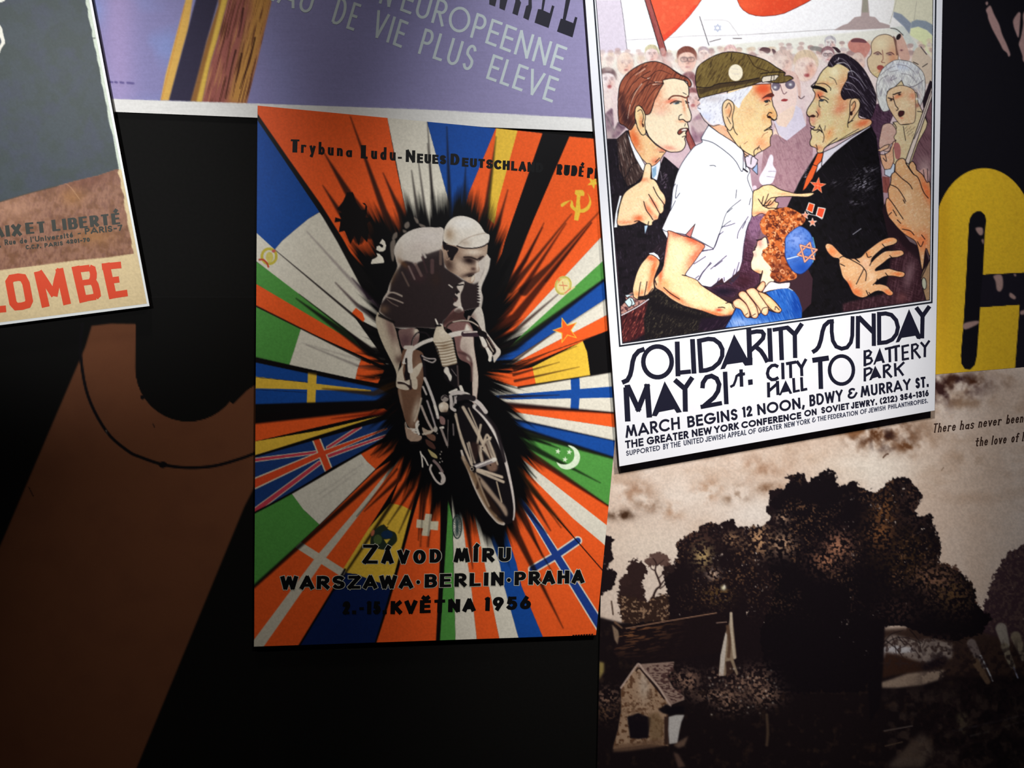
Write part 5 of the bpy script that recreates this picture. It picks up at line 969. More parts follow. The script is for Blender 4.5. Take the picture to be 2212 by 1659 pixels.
    F('240,230 300,290 310,340 295,430 265,380', (140, 116, 96), soft=1); F('265,190 345,260 340,275 260,215', (120, 90, 70), soft=.8); L('235,0 250,130', 3, (70, 50, 40), soft=.8)
    # cottage
    gb = F('330,860 470,650 510,625 600,760 760,960 830,1050 790,1150 800,1440 620,1420 250,1470 260,1420 300,1280 330,1100', (170, 138, 112), soft=.8, part='house_print')
    mix(gb * np.clip((fbm(X, Y, 6, 3, 9) - .5) * 6, 0, .9), (96, 64, 44)); at(1270, 1299, 4.608); G(560, 830, 60, 160, (204, 186, 170), .7, clip=gb)
    F('480,640 510,625 860,600 850,650 820,720 780,740 850,860 960,950 960,980 850,1020 820,1040 700,860 560,700', (150, 124, 112), soft=.7, part='house_print')
    rm = F('560,650 860,610 850,700 950,960 850,1010 700,830', None); mix(rm * np.clip((vnoise(X / 5, Y / 2.4) - .5) * 5, 0, .85), (70, 44, 44))
    at(1270, 1299, 4.608)
    L('330,860 470,660 510,625 560,690 700,850 820,1040', 4, (190, 164, 150), soft=.7); L('480,690 510,665 545,700 690,880 760,970', 3, (40, 24, 24), soft=.7)
    F('390,1150 500,1110 600,1150 630,1160 600,1360 500,1370 420,1360', (22, 15, 22), soft=1.2); F('600,1130 690,1100 760,1200 740,1380 620,1390', (120, 94, 66), soft=2, a=.7); F('700,1080 780,1020 830,1050 960,1040 960,1110 800,1130 740,1110', (18, 12, 18), soft=1.4); F('760,1150 800,1140 800,1430 760,1430', (60, 40, 34), soft=1)
    F('805,1150 880,1130 960,1130 930,1200 910,1290 890,1410 810,1420 800,1280', (196, 190, 186), soft=1, part='house_print'); F('260,1430 740,1370 760,1440 400,1490 250,1500', (120, 90, 70), soft=2, a=.8); F('850,1430 1000,1340 960,1440 900,1460', (140, 110, 90), soft=2, a=.7); F('850,1500 900,1520 970,1640 900,1659', (120, 90, 76), soft=2, a=.7)
    for q in ('110,600 160,610 160,700 110,780',):
        F(q, (150, 130, 76), soft=2)
    # pointed haystack / dry leaves
    F('1425,115 1440,170 1480,560 1450,580 1495,720 1480,740 1420,600 1370,740 1300,740 1320,560 1350,400 1375,300 1400,240', (150, 128, 106), soft=.7, part='spire_print'); F('1370,310 1385,330 1365,560 1350,740 1305,740 1320,540', (206, 194, 182), soft=.6); L('1425,120 1430,300 1460,560', 6, (196, 178, 156), soft=.7); L('1390,250 1410,400 1400,550', 7, (96, 70, 54), soft=1.2); F('1370,600 1420,590 1450,700 1380,760', (60, 40, 34), soft=1)
    at(1270, 1299, 4.608)
    for k, (cx, cy, rx, ry) in enumerate(((1260, 760, 60, 60), (1500, 830, 120, 80), (1680, 790, 130, 110), (1300, 940, 190, 60), (1750, 930, 140, 90), (1430, 1000, 120, 90), (950, 760, 110, 70), (200, 960, 110, 80), (1000, 800, 100, 90), (200, 1100, 90, 80), (470, 1050, 150, 60))):
        x = 1270 + cx / 4.608; y = 1299 + cy / 4.608
        d = np.exp(-((X - x) / (rx / 4.6 * 1.2)) ** 2 - ((Y - y) / (ry / 4.6 * 1.2)) ** 2)
        mix(d * .85 * np.clip((fbm(X, Y, 4.6, 2, k) - .5) * 9, 0, 1), (160, 124, 104) if k < 9 else (110, 80, 60))
    rs = np.random.RandomState(2)
    for k in range(60):
        G(1180 + rs.rand() * 760, 650 + rs.rand() * 480, 9, 9, (216, 200, 184), .8 * rs.rand())
    L('1780,1130 1790,1300 1780,1430', 6, (90, 70, 54), .8, soft=1.6)
    K.img *= (1 + (fbm(X, Y, 3, 2, 5)[..., None] - .5) * .16)
    SHEETS['landscape'] = cv
draw_sepia()

# ---------------------------------------------------------------- violet poster
def draw_violet():
    cv = canvas(110, -64, 1340, 292, (140, 136, 182))
    X, Y = cv.X, cv.Y
    n = fbm(X, Y, 90, 3, 3)
    cv.img += (c_((136, 158, 216)) - cv.img) * (np.clip((n - .4) * 2, 0, 1) * (1 - sstep(300, 700, X)) * .9)[..., None]
    cv.img += (c_((158, 148, 182)) - cv.img) * (sstep(700, 1200, X) * .6)[..., None]
    cv.img += (c_((176, 156, 200)) - cv.img) * (np.exp(-((X - 255) / 40) ** 2) * .7)[..., None]
    at(220, 0)
    F('1010,-400 1140,-400 1030,360 960,600 880,920 805,1200 700,1200 760,900 850,560 920,300 1000,0', (222, 176, 92), soft=1, part='pole_print')
    F('1150,-400 1480,-400 1390,0 1250,500 1180,800 1070,1215 800,1200 880,900 1000,460 1120,0', (56, 52, 72), soft=1.2, part='pole_print'); 
    F('1420,-400 1540,-400 1510,0 1400,420 1300,760 1200,1220 1060,1215 1130,960 1250,500 1390,60', (150, 104, 58), soft=1.4, part='pole_print'); F('1450,-400 1520,-400 1500,0 1380,460 1290,760 1195,1216 1130,1216 1240,760 1330,420 1430,0', (222, 184, 84), soft=1.6, part='pole_print')
    wd = F('1540,-400 2100,-400 2020,40 1930,420 1860,720 1730,1240 1200,1220 1300,760 1400,420 1510,0', (156, 92, 84), soft=1, part='pole_print')
    F('1800,-400 2100,-400 2020,40 1930,420 1860,720 1730,1240 1500,1230 1560,1000 1660,600 1780,200', (196, 142, 76), soft=6, clip=wd)
    hatch(wd, -76, (90, 50, 40), .8, across=3.2, along=60, thr=.52); hatch(wd, -76, (214, 160, 96), .5, across=4, along=80, thr=.6, seed=5)
    for q in ('1690,100 1660,300 1630,440', '1600,600 1540,850 1480,1180', '1830,450 1760,750 1700,900 1650,1060', '1670,640 1640,800 1600,980'):
        L(q, 3.4, (52, 28, 24), .9, soft=1, w1=1.5)
    L('990,60 850,640 715,1190', 1.6, (200, 120, 60), .6, soft=1)
    # white bottom margin
    at(0, 0, 1)
    F('110,203 241,213.5 556,224 900,235.5 1279,256 1340,259 1340,292 110,292', (234, 232, 228), part='margin_print')
    at(0, 0, 6.144)
    for (u0, u1) in ((1462, 1490), (1530, 1550), (1600, 1635), (1690, 1770)):
        L([[u0, 1086 + (u0 - 1450) * .05], [u1, 1090 + (u1 - 1450) * .05]], 5, (96, 86, 140), .8, soft=.6, sm=0)
    K.img *= (1 + (fbm(X, Y, 3, 2, 5)[..., None] - .5) * .07 + (vnoise(X / 40, Y / 1.6)[..., None] - .5) * .03)
    SHEETS['violet'] = cv
draw_violet()

# ---------------------------------------------------------------- torn-paper poster (left)
def draw_torn():
    cv = canvas(-154, -64, 330, 726, (230, 206, 158))
    X, Y = cv.X, cv.Y
    at(0, 0, 6.144)
    F('900,-420 1300,-420 1700,2250 1560,2250', (216, 226, 208), soft=.5)
    dk = F('-1000,-420 1110,-420 1135,0 1140,60 1165,120 1170,220 1195,320 1220,400 1220,470 1240,540 1255,620 1280,700 1290,800 1320,900 1335,1000 1345,1100 1375,1200 1395,1320 1420,1420 1430,1540 1455,1659 1500,1800 1530,1980 1545,2090 1560,2150 1575,2240 1550,2245 1300,2330 1000,2400 760,2470 440,2550 200,2620 0,2690 -1000,2950', (66, 75, 80), part='dark_print')
    n = fbm(X, Y, 26, 4, 2); cv.img += (c_((60, 70, 64)) - cv.img) * (dk * np.clip((n - .45) * 3, 0, .5))[..., None]
    n = fbm(X, Y, 40, 4, 7); cv.img += (c_((68, 72, 92)) - cv.img) * (dk * np.clip((n - .52) * 3, 0, .5))[..., None]
    # white brush marks at the left edge
    F('-60,-60 90,-40 60,10 20,30 -60,40', (242, 240, 226), part='brush_mark_print'); F('0,330 30,380 40,440 65,540 68,575 40,610 15,650 0,700 -60,740 -60,600 0,600 20,560 10,520 -10,480 -60,420 -60,300', (244, 240, 226), part='mark_print')
    at(0, 340, 6.144)
    br = F('-1000,870 0,590 200,530 440,460 760,380 1000,310 1300,240 1550,155 1580,160 1560,200 1600,290 1605,400 1650,520 1645,600 1660,700 1685,760 1690,860 1710,960 1735,1060 1750,1120 1745,1180 1770,1240 1775,1280 1400,1330 1000,1370 450,1440 0,1500 -1000,1600', (160, 114, 90), part='brown_print')
    speck(br, 12, (120, 78, 50), .7, .46, k=4, seed=3); hatch(br, 100, (110, 70, 60), .45, across=2.2, along=9, thr=.5); 
    G(1150, 300, 400, 120, (110, 60, 44), .55, -12, clip=br); G(950, 520, 160, 120, (170, 116, 60), .6, clip=br); G(1250, 1050, 260, 120, (170, 116, 54), .5, clip=br); G(200, 700, 300, 160, (206, 156, 124), .5, clip=br)
    L('870,350 940,400 1060,560', 1.5, (206, 160, 120), .6); L('0,592 200,532 440,462 760,382', 2, (70, 60, 46), .8, soft=.8)
    at(0, 0, 6.144); L('1235,508 1262,506', 2, (70, 70, 66))
    K.img *= (1 + (fbm(X, Y, 3, 2, 5)[..., None] - .5) * .12)
    SHEETS['torn'] = cv
draw_torn()

# ---------------------------------------------------------------- black and yellow poster (right)
def draw_yellow():
    cv = canvas(1984, -64, 2306, 836, (20, 18, 25))
    X, Y = cv.X, cv.Y
    at(1980, 0, 9.534)
    SK = (176, 140, 136)
    for q in ('1430,200 1500,120 1530,130 1600,300 1700,500 1760,700 1850,900 1920,1080 1925,1140 1890,1165 1860,1090 1780,1020 1720,900 1650,770 1550,580 1480,400 1460,300', '2060,300 2110,250 2140,280 2130,440 2100,770 2040,660 2000,540 1990,420', '2212,250 2195,500 2150,760 2105,900 2130,1000 2180,1150 2212,1280 2500,1500 2700,700 2500,100', '1420,60 1460,30 1470,80 1440,110'):
        F(q, SK, sm=1, soft=.8, part='figure_print')
    at(1980, 340, 3.457)
    YL = (236, 190, 44)
    ar = ' '.join('%.1f,%.1f' % (505 - 372 * math.cos(t), 580 - 500 * math.sin(t)) for t in np.linspace(0.02, 3.12, 34))
    y = F('0,1800 60,900 133,700 ' + ar + ' 870,860 495,875 510,560 520,470 510,430 480,402 450,402 420,420 400,450 390,500 370,900 350,1240 330,1480 335,1540 360,1580 400,1585 435,1550 450,1480 475,1120 770,1100 730,1800 0,1800', YL, part='letter_print')
    F('870,856 1000,850 1000,1800 735,1800 735,1570 770,1100 475,1120 480,1000 495,875', (28, 24, 34))
    cv.ids[(Y > 590) & (X > 2118) & (cv.img[..., 0] < .3)] = 0
    for q in ('575,885 635,880 645,960 625,1000 600,990 590,930', '700,1010 740,1040 730,1060 695,1040', '355,1240 455,1220 455,1245 360,1285', '440,530 490,525 495,570 470,580', '485,620 500,610 500,650', '775,1150 802,1140 840,1130 840,1160 780,1175', '725,870 745,875 735,890'):
        F(q, (170, 136, 128), sm=1, soft=1)
    G(200, 700, 60, 900, (206, 150, 30), .5, clip=y); speck(y, 5, (214, 166, 40), .35)  # shade beside the march poster painted down the letter's left side
    K.img *= (1 + (fbm(X, Y, 3, 2, 5)[..., None] - .5) * .1)
    SHEETS['yellow'] = cv
draw_yellow()

# ---------------------------------------------------------------- brown wall graphic
def draw_brown():
    cv = canvas(-60, 640, 560, 1730, (15, 14, 13))
    X, Y = cv.X, cv.Y
    at(0, 0, 1)
    b = F('198,704 240,699 300,700 560,700 560,1032 528,1094 295,1659 262,1740 -60,1740 -60,1318 0,1180 184,750', (112, 68, 45), part='shape_print', soft=1.2)  # top edge stops short, standing in for the torn poster's shadow
    speck(b, 46, (98, 58, 40), .35, .4, k=2)
    F(ell(407, 795, 115, 116, n=40), (15, 14, 13)); F('294,640 292,795 400,800 504,873 534,843 562,825 562,640', (15, 14, 13)); cv.ids[cv.img[..., 0] < .2] = 0
    L('178,700 174,765 190,855 230,932 276,974 305,988 350,1003 399,1010 460,1007 522,990 560,975', 6.5, (18, 15, 18), soft=.8); F(ell(352, 1004, 9, 7), (18, 15, 18)); F(ell(308, 858, 5, 5), (18, 15, 18)); L('62,1052 72,1072', 1.5, (20, 15, 18)); L('331,916 333,922', 2, (20, 15, 18)); L('230,930 231,938', 1.6, (120, 110, 100))
    SHEETS['brown'] = cv
draw_brown()
# ---------------------------------------------------------------- drawn lettering
def arc(cx, cy, rx, ry, t0, t1, n=12):
    t = np.radians(np.linspace(t0, t1, n))
    return [(cx + rx * math.cos(a), cy + ry * math.sin(a)) for a in t]

def _glyphs():
    g = {}
    g['A'] = (.84, [[(0, 0), (.42, 1), (.84, 0)], [(.12, .24), (.72, .24)]])
    g['B'] = (.56, [[(.04, 0), (.04, 1), (.3, 1)] + arc(.3, .76, .22, .24, 90, -90) + [(.04, .52)], [(.3, .52)] + arc(.3, .26, .26, .26, 90, -90) + [(.04, 0)]])
    g['C'] = (.86, [arc(.5, .5, .48, .5, 50, 310, 20)])
    g['D'] = (.78, [[(.04, 0), (.04, 1), (.28, 1)] + arc(.28, .5, .48, .5, 90, -90, 16) + [(.04, 0)]])
    g['E'] = (.5, [[(.5, 1), (.04, 1), (.04, 0), (.5, 0)], [(.04, .52), (.46, .52)]])
    g['F'] = (.48, [[(.48, 1), (.04, 1), (.04, 0)], [(.04, .5), (.42, .5)]])
    g['G'] = (.96, [arc(.5, .5, .48, .5, 48, 350, 22) + [(.96, .46), (.52, .46)]])
    g['H'] = (.68, [[(.04, 0), (.04, 1)], [(.64, 0), (.64, 1)], [(.04, .52), (.64, .52)]])
    g['I'] = (.08, [[(.04, 0), (.04, 1)]])
    g['J'] = (.46, [[(.42, 1), (.42, .24)] + arc(.22, .22, .2, .22, 0, -180, 10)])
    g['K'] = (.58, [[(.04, 0), (.04, 1)], [(.54, 1), (.06, .44)], [(.2, .58), (.58, 0)]])
    g['L'] = (.44, [[(.04, 1), (.04, 0), (.44, 0)]])
    g['M'] = (.9, [[(0, 0), (.18, 1), (.45, .12), (.72, 1), (.9, 0)]])
    g['N'] = (.7, [[(.04, 0), (.04, 1), (.66, 0), (.66, 1)]])
    g['O'] = (1.0, [arc(.5, .5, .49, .5, 0, 360, 26)])
    g['P'] = (.54, [[(.04, 0), (.04, 1), (.28, 1)] + arc(.28, .73, .24, .27, 90, -90) + [(.04, .46)]])
    g['Q'] = (1.0, [arc(.5, .5, .49, .5, 0, 360, 26), [(.6, .3), (.95, -.02)]])
    g['R'] = (.56, [[(.04, 0), (.04, 1), (.28, 1)] + arc(.28, .74, .24, .26, 90, -90) + [(.04, .48)], [(.24, .48), (.56, 0)]])
    g['S'] = (.5, [arc(.25, .75, .21, .25, 30, 210, 12) + [(.1, .6), (.38, .44)] + arc(.25, .26, .22, .26, 30, -150, 12)])
    g['T'] = (.52, [[(0, 1), (.52, 1)], [(.26, 1), (.26, 0)]])
    g['U'] = (.64, [[(.04, 1), (.04, .3)] + arc(.32, .28, .28, .28, 180, 360, 14) + [(.6, 1)]])
    g['V'] = (.72, [[(0, 1), (.36, 0), (.72, 1)]])
    g['W'] = (1.06, [[(0, 1), (.24, 0), (.53, .95), (.82, 0), (1.06, 1)]])
    g['X'] = (.66, [[(0, 0), (.66, 1)], [(0, 1), (.66, 0)]])
    g['Y'] = (.68, [[(0, 1), (.34, .48), (.68, 1)], [(.34, .48), (.34, 0)]])
    g['Z'] = (.6, [[(.02, 1), (.58, 1), (.02, 0), (.6, 0)]])
    g['1'] = (.14, [[(.1, 0), (.1, 1), (.0, .94)]])
    g['2'] = (.5, [arc(.25, .73, .23, .27, 175, -30, 12) + [(.02, 0), (.5, 0)]])
    g['3'] = (.48, [arc(.22, .76, .2, .24, 160, -80, 10), arc(.22, .27, .24, .27, 85, -160, 12)])
    g['4'] = (.56, [[(.42, 0), (.42, 1), (.02, .26), (.56, .26)]])
    g['5'] = (.48, [[(.44, 1), (.12, 1), (.06, .56)] + arc(.22, .31, .24, .31, 110, -150, 12)])
    g['6'] = (.52, [arc(.26, .3, .24, .3, 0, 360, 16), [(.04, .4), (.32, 1)]])
    g['7'] = (.46, [[(0, 1), (.46, 1), (.14, 0)]])
    g['9'] = (.52, [arc(.26, .7, .24, .3, 0, 360, 16), [(.48, .6), (.2, 0)]])
    g['0'] = (.54, [arc(.27, .5, .25, .5, 0, 360, 20)])
    g['&'] = (.62, [arc(.28, .76, .2, .22, 40, 250, 10) + arc(.26, .26, .26, .26, 110, 330, 12) + [(.62, .42)]])
    g['('] = (.2, [arc(.42, .42, .38, .66, 130, 230, 10)]); g[')'] = (.2, [arc(-.2, .42, .38, .66, 50, -50, 10)])
    g['.'] = (.1, [[(.04, 0), (.04, .1)]]); g[','] = (.1, [[(.07, .1), (.0, -.16)]]); g["'"] = (.1, [[(.05, 1), (.03, .8)]])
    g['-'] = (.34, [[(.04, .42), (.3, .42)]]); g['·'] = (.2, [[(.02, .5), (.18, .5)]])
    g[' '] = (.34, [])
    for b_, k in (('A', 'Á'), ('I', 'Í'), ('E', 'É')):
        w, st = g[b_]; g[k] = (w, st + [[(w / 2 - .02, 1.22), (w / 2 + .12, 1.42)]])
    w, st = g['E']; g['Ě'] = (w, st + [[(.1, 1.42), (.26, 1.24), (.42, 1.42)]])
    x = .66
    g['a'] = (.48, [arc(.24, .24, .2, .24, 0, 360, 14), [(.44, .5), (.44, 0), (.5, 0)]])
    g['b'] = (.5, [[(.05, 1), (.05, 0)], arc(.27, .28, .2, .28, 0, 360, 14)])
    g['c'] = (.42, [arc(.24, .3, .2, .3, 50, 310, 12)])
    g['d'] = (.5, [[(.45, 1), (.45, 0)], arc(.24, .28, .2, .28, 0, 360, 14)])
    g['e'] = (.46, [[(.04, .32), (.42, .32)] + arc(.23, .3, .2, .3, 10, 320, 14)])
    g['f'] = (.32, [[(.14, 0), (.14, .8)] + arc(.24, .8, .1, .18, 180, 40, 6), [(0, .58), (.28, .58)]])
    g['h'] = (.5, [[(.06, 1), (.06, 0)], [(.06, .4)] + arc(.25, .38, .19, .22, 150, 0, 8) + [(.44, 0)]])
    g['i'] = (.14, [[(.07, .6), (.07, 0)], [(.07, .8), (.07, .88)]])
    g['l'] = (.14, [[(.07, 1), (.07, 0)]])
    g['n'] = (.5, [[(.06, .6), (.06, 0)], [(.06, .4)] + arc(.25, .38, .19, .22, 150, 0, 8) + [(.44, 0)]])
    g['o'] = (.5, [arc(.25, .3, .21, .3, 0, 360, 16)])
    g['r'] = (.38, [[(.08, .6), (.08, 0)], [(.08, .36)] + arc(.26, .4, .17, .2, 160, 50, 6)])
    g['s'] = (.38, [arc(.2, .46, .14, .15, 30, 220, 8) + [(.28, .27)] + arc(.18, .14, .15, .15, 30, -150, 8)])
    g['t'] = (.32, [[(.14, .9), (.14, .1)] + arc(.23, .1, .09, .1, 180, 300, 5), [(0, .6), (.3, .6)]])
    g['u'] = (.5, [[(.06, .6), (.06, .22)] + arc(.25, .22, .19, .22, 180, 360, 8), [(.44, .6), (.44, 0)]])
    g['v'] = (.46, [[(.02, .6), (.23, 0), (.44, .6)]])
    g['y'] = (.48, [[(.04, .6), (.24, .02)], [(.46, .6), (.16, -.3), (.04, -.26)]])
    w, st = g['e']; g['é'] = (w, st + [[(.2, .72), (.32, .9)]])
    return g
GLY = _glyphs()
_VERT = set("BDEFHIKLNPRTUMXhnmrlidubpt1A")

def serif_ticks(ch, st, amt):
    """short slabs at the ends of upright strokes"""
    out = []
    for s in st:
        for (p, q) in ((s[0], s[1]), (s[-1], s[-2])):
            dx, dy = q[0] - p[0], q[1] - p[1]
            if abs(dy) > abs(dx) * 1.2 and abs(dy) > .12:
                out.append([(p[0] - amt, p[1]), (p[0] + amt, p[1])])
    if ch in 'BDEFPR':
        x0 = st[0][1][0] if ch != 'E' else .04
        out += [[(x0 - amt, 1), (x0, 1)], [(x0 - amt, 0), (x0 + .02, 0)]]
    if ch == 'L':
        out.append([(.04 - amt, 0), (.06, 0)])
    return out

def split_corners(q, lim=35):
    """cut a polyline where it turns sharply, so that thick and thin strokes meet squarely"""
    out = [[q[0]]]
    for i in range(1, len(q)):
        out[-1].append(q[i])
        if i < len(q) - 1:
            a = np.array(q[i]) - q[i - 1]; b = np.array(q[i + 1]) - q[i]
            c = (a @ b) / (np.hypot(*a) * np.hypot(*b) + 1e-9)
            if c < math.cos(math.radians(lim)):
                out.append([q[i]])
    return out

def text(s, p0, p1, up0, up1, w, gap=.16, serif=0, tick_w=None, eq=0, thin=1.0):
    """strokes of a word filling the box from p0 to p1 (baseline) with cap height up0 .. up1, in the current frame.
    eq evens out the letter widths; thin < 1 makes level strokes finer than upright ones"""
    a = P([p0])[0]; b = P([p1])[0]
    u0 = np.array(up0, float) / _o[2]; u1 = np.array(up1, float) / _o[2]
    D = b - a; D /= np.hypot(*D)
    a = a + D * w / 2 + u0 / np.hypot(*u0) * w * thin / 2; b = b - D * w / 2 + u1 / np.hypot(*u1) * w * thin / 2
    u0 = u0 * (1 - w * thin / np.hypot(*u0)); u1 = u1 * (1 - w * thin / np.hypot(*u1))
    adv = 0; items = []
    for ch in s:
        gw, st = GLY[ch]; k = 1.0
        if eq and ch not in "IÍ1.,'·il -":
            tgt = eq * (1.3 if ch in 'MW' else 1.0)
            k = (tgt * .75 + gw * .25) / gw
        items.append([adv, gw * k, st, ch, k]); adv += gw * k
    span = np.hypot(*(b - a)); Hc = (np.hypot(*u0) + np.hypot(*u1)) / 2 + w
    step = w + gap * Hc * .55
    sc = max(span - step * (len(items) - 1), span * .3) / adv
    step = (span - adv * sc) / max(len(items) - 1, 1)
    out = []
    for n_, (x0, gw, st, ch, k) in enumerate(items):
        ss = []
        for q in st:
            for q2 in (split_corners(q) if thin < 1 else [q]):
                ss.append((q2, w, True))
        if serif:
            ss += [(q, tick_w or w * .6, False) for q in serif_ticks(ch, st, serif)]
        for q, ww, cap in ss:
            pts = []
            for (gx, gy) in q:
                t = (x0 * sc + step * n_ + gx * k * sc) / span
                pts.append(a + (b - a) * t + (u0 + (u1 - u0) * t) * gy)
            pts = np.array(pts)
            if len(pts) < 2:
                continue
            if thin < 1 and cap:
                d = pts[-1] - pts[0]; Ln = np.diff(pts, axis=0)
                sn = np.abs(Ln[:, 1]) / (np.hypot(Ln[:, 0], Ln[:, 1]) + 1e-9)
                wi = ww * (thin + (1 - thin) * sn)
                wi = np.concatenate([[wi[0]], (wi[1:] + wi[:-1]) / 2, [wi[-1]]])
                out.append((ext(pts, ww * thin / 2), wi))
            else:
                out.append((ext(pts, ww / 2) if cap else pts, ww))
    return out

def strokes(*items):
    """(points string, width in sheet units) in the current frame; width may be in local units when > 0"""
    out = []
    for s, w in items:
        out.append((P(s), w / _o[2]))
    return out

def polys(*items):
    return [(P(s), None) for s in items]

def ringp(u, v, ru, rv, w, ang=0, n=30):
    e = ell(u, v, ru, rv, ang, n); return [(P(np.vstack([e, e[:1]])), w / _o[2])]

TEXTS = []   # (sheet, part name, colour, [strokes], lift)
def put(sheet, name, col, st, lift=1):
    TEXTS.append((sheet, name, col, st, lift))

def make_texts():
    NV = (26, 26, 44)
    at(1320, 720)
    put('march', 'title_lettering', NV, strokes(
        ('400,187 330,212 280,270 258,340 245,430 228,500 195,560 133,588', 55),
        ('790,98 795,300 800,512', 58), ('790,472 955,455', 50), ('972,68 992,480', 58),
        ('1052,66 1077,470', 55), ('1040,92 1160,66 1230,72 1295,120 1330,190 1328,270 1290,350 1215,415 1140,440 1060,448', 52),
        ('1645,-62 1660,378', 60), ('1630,-2 1740,-24 1800,-22 1825,10 1815,60 1760,120 1660,212', 50), ('1730,160 1790,210 1830,270 1868,345', 52)) +
        ringp(555, 340, 170, 184, 54) + polys('1470,10 1645,330 1690,290 1690,378 1600,386 1572,345 1385,372 1360,422 1305,430'))
    put('march', 'title_lettering', NV, strokes(
        ('180,645 200,1052', 66), ('165,650 205,645 325,905 440,610', 62), ('428,605 458,1005', 66), ('760,555 880,660 972,525', 58), ('883,640 888,935', 60),
        ('1092,655 1098,590 1140,525 1200,508 1262,540 1292,610 1278,690 1230,765 1110,868', 54), ('1070,880 1325,832', 50), ('1362,458 1378,846', 54),
        ('1425,640 1465,618 1488,560 1500,510 1530,488 1600,480', 30), ('1553,430 1560,636', 42), ('1520,500 1596,484', 34)) +
        polys('640,572 845,940 785,950 755,905 575,940 545,990 486,984', '1635,555 1690,548 1694,610 1640,618'))
    at(1640, 640)
    put('march', 'title_lettering', NV, strokes(
        ('122,380 138,782', 56), ('160,402 352,370', 46), ('257,395 270,762', 54), ('335,372 425,455 512,325', 54), ('425,440 430,736', 52)))
    put('march', 'title_lettering', NV, strokes(
        ('892,296 830,304 780,350 756,420 738,520 712,600 680,640 635,668', 50), ('868,274 866,420 880,530 920,600 985,626 1050,610 1095,550 1112,470 1116,238', 46),
        ('1180,235 1178,622', 50), ('1185,245 1372,435', 56), ('1368,204 1370,592', 50), ('1432,186 1434,580', 50), ('1410,215 1510,204 1580,222 1636,285 1658,370 1640,450 1590,515 1520,548 1410,560', 48),
        ('1875,132 1952,235 2035,118', 50), ('1952,225 1946,502', 50)) + polys('1790,152 1925,460 1925,512 1885,506 1865,470 1702,496 1672,545 1630,552'))
    put('march', 'place_lettering', NV, strokes(
        ('228,842 190,822 150,828 112,866 98,920 110,965 150,995 190,992 230,970', 38), ('280,793 286,990', 38), ('320,806 445,784', 36), ('373,800 378,976', 36), ('448,772 505,852 560,748', 36), ('505,845 510,952', 36),
        ('110,1028 114,1206', 36), ('112,1135 205,1052 222,1030', 34), ('218,1010 225,1178', 38), ('410,976 420,1148', 34), ('405,1140 485,1124', 26), ('505,966 513,1134', 34), ('500,1122 574,1106', 30),
        ('635,765 832,736', 60), ('728,755 738,1106', 54)) + ringp(983, 880, 143, 168, 42) + polys('315,1002 395,1160 365,1166 350,1136 276,1150 262,1180 235,1184'))
    put('march', 'place_lettering', NV, strokes(
        ('1262,645 1262,836', 32), ('1255,662 1310,648 1336,668 1322,700 1270,738', 26), ('1280,736 1335,738 1348,770 1325,800 1255,822', 26), ('1500,630 1612,606', 28), ('1557,615 1562,786', 32), ('1598,606 1682,590', 28), ('1632,600 1636,776', 32),
        ('1712,588 1718,768', 28), ('1700,602 1790,582', 26), ('1712,676 1782,664', 24), ('1712,756 1790,742', 26), ('1826,570 1830,752', 28), ('1820,582 1872,570 1896,590 1886,620 1835,655', 24), ('1858,650 1925,738', 28), ('1930,548 1980,606 2034,528', 28), ('1980,600 1978,726', 30),
        ('1262,858 1262,1016', 30), ('1255,872 1318,856 1345,874 1330,912 1270,950', 26), ('1490,818 1493,976', 30), ('1484,832 1540,818 1562,838 1550,865 1500,902', 26), ('1522,900 1584,968', 28), ('1622,798 1630,956', 30), ('1732,786 1640,876', 28), ('1660,860 1722,946', 28)) +
        polys('1440,612 1502,792 1472,796 1462,768 1400,782 1385,815 1362,816', '1385,828 1462,972 1430,980 1415,962 1355,980 1340,1000 1312,1004'))
    Gx = lambda u, v: (u, v)
    at(1320, 720)
    A_ = []
    for (s, x0, y0, x1, y1, h) in (('MARCH', 175, 1250, 830, 1140, 146), ('BEGINS', 912, 1128, 1518, 1030, 134), ('12', 1575, 1006, 1690, 986, 126), ('NOON,', 1748, 980, 2318, 890, 132)):
        A_ += text(s, (x0, y0), (x1, y1), (-10, -h), (-8, -h), 4.8, gap=.13)
    at(1640, 640)
    for (s, x0, y0, x1, y1, h) in (('BDWY', 600, 1318, 1000, 1250, 138), ('&', 1058, 1232, 1175, 1212, 130), ('MURRAY', 1212, 1208, 1812, 1112, 132), ('ST.', 1868, 1104, 2030, 1080, 128)):
        A_ += text(s, (x0, y0), (x1, y1), (-6, -h), (-4, -h), 4.6, gap=.12)
    put('march', 'route_lettering', NV, A_)
    at(1320, 720); A_ = []
    for (s, x0, y0, x1, y1, h) in (('THE', 172, 1378, 390, 1342, 94), ('GREATER', 428, 1334, 928, 1252, 92), ('NEW', 965, 1240, 1208, 1200, 88), ('YORK', 1235, 1194, 1528, 1144, 84), ('CONFERENCE', 1558, 1138, 2275, 1018, 80)):
        A_ += text(s, (x0, y0), (x1, y1), (-6, -h), (-5, -h), 3.6, gap=.1)
    at(1640, 640)
    for (s, x0, y0, x1, y1, h) in (('ON', 540, 1440, 690, 1414, 76), ('SOVIET', 742, 1402, 1080, 1346, 76), ('JEWRY.', 1098, 1346, 1412, 1296, 76), ('(212)', 1440, 1288, 1655, 1254, 76), ('354-1316', 1686, 1246, 2028, 1190, 74)):
        A_ += text(s, (x0, y0), (x1, y1), (-5, -h), (-3, -h), 3.3, gap=.1)
    put('march', 'host_lettering', NV, A_)
    at(1320, 720); A_ = []
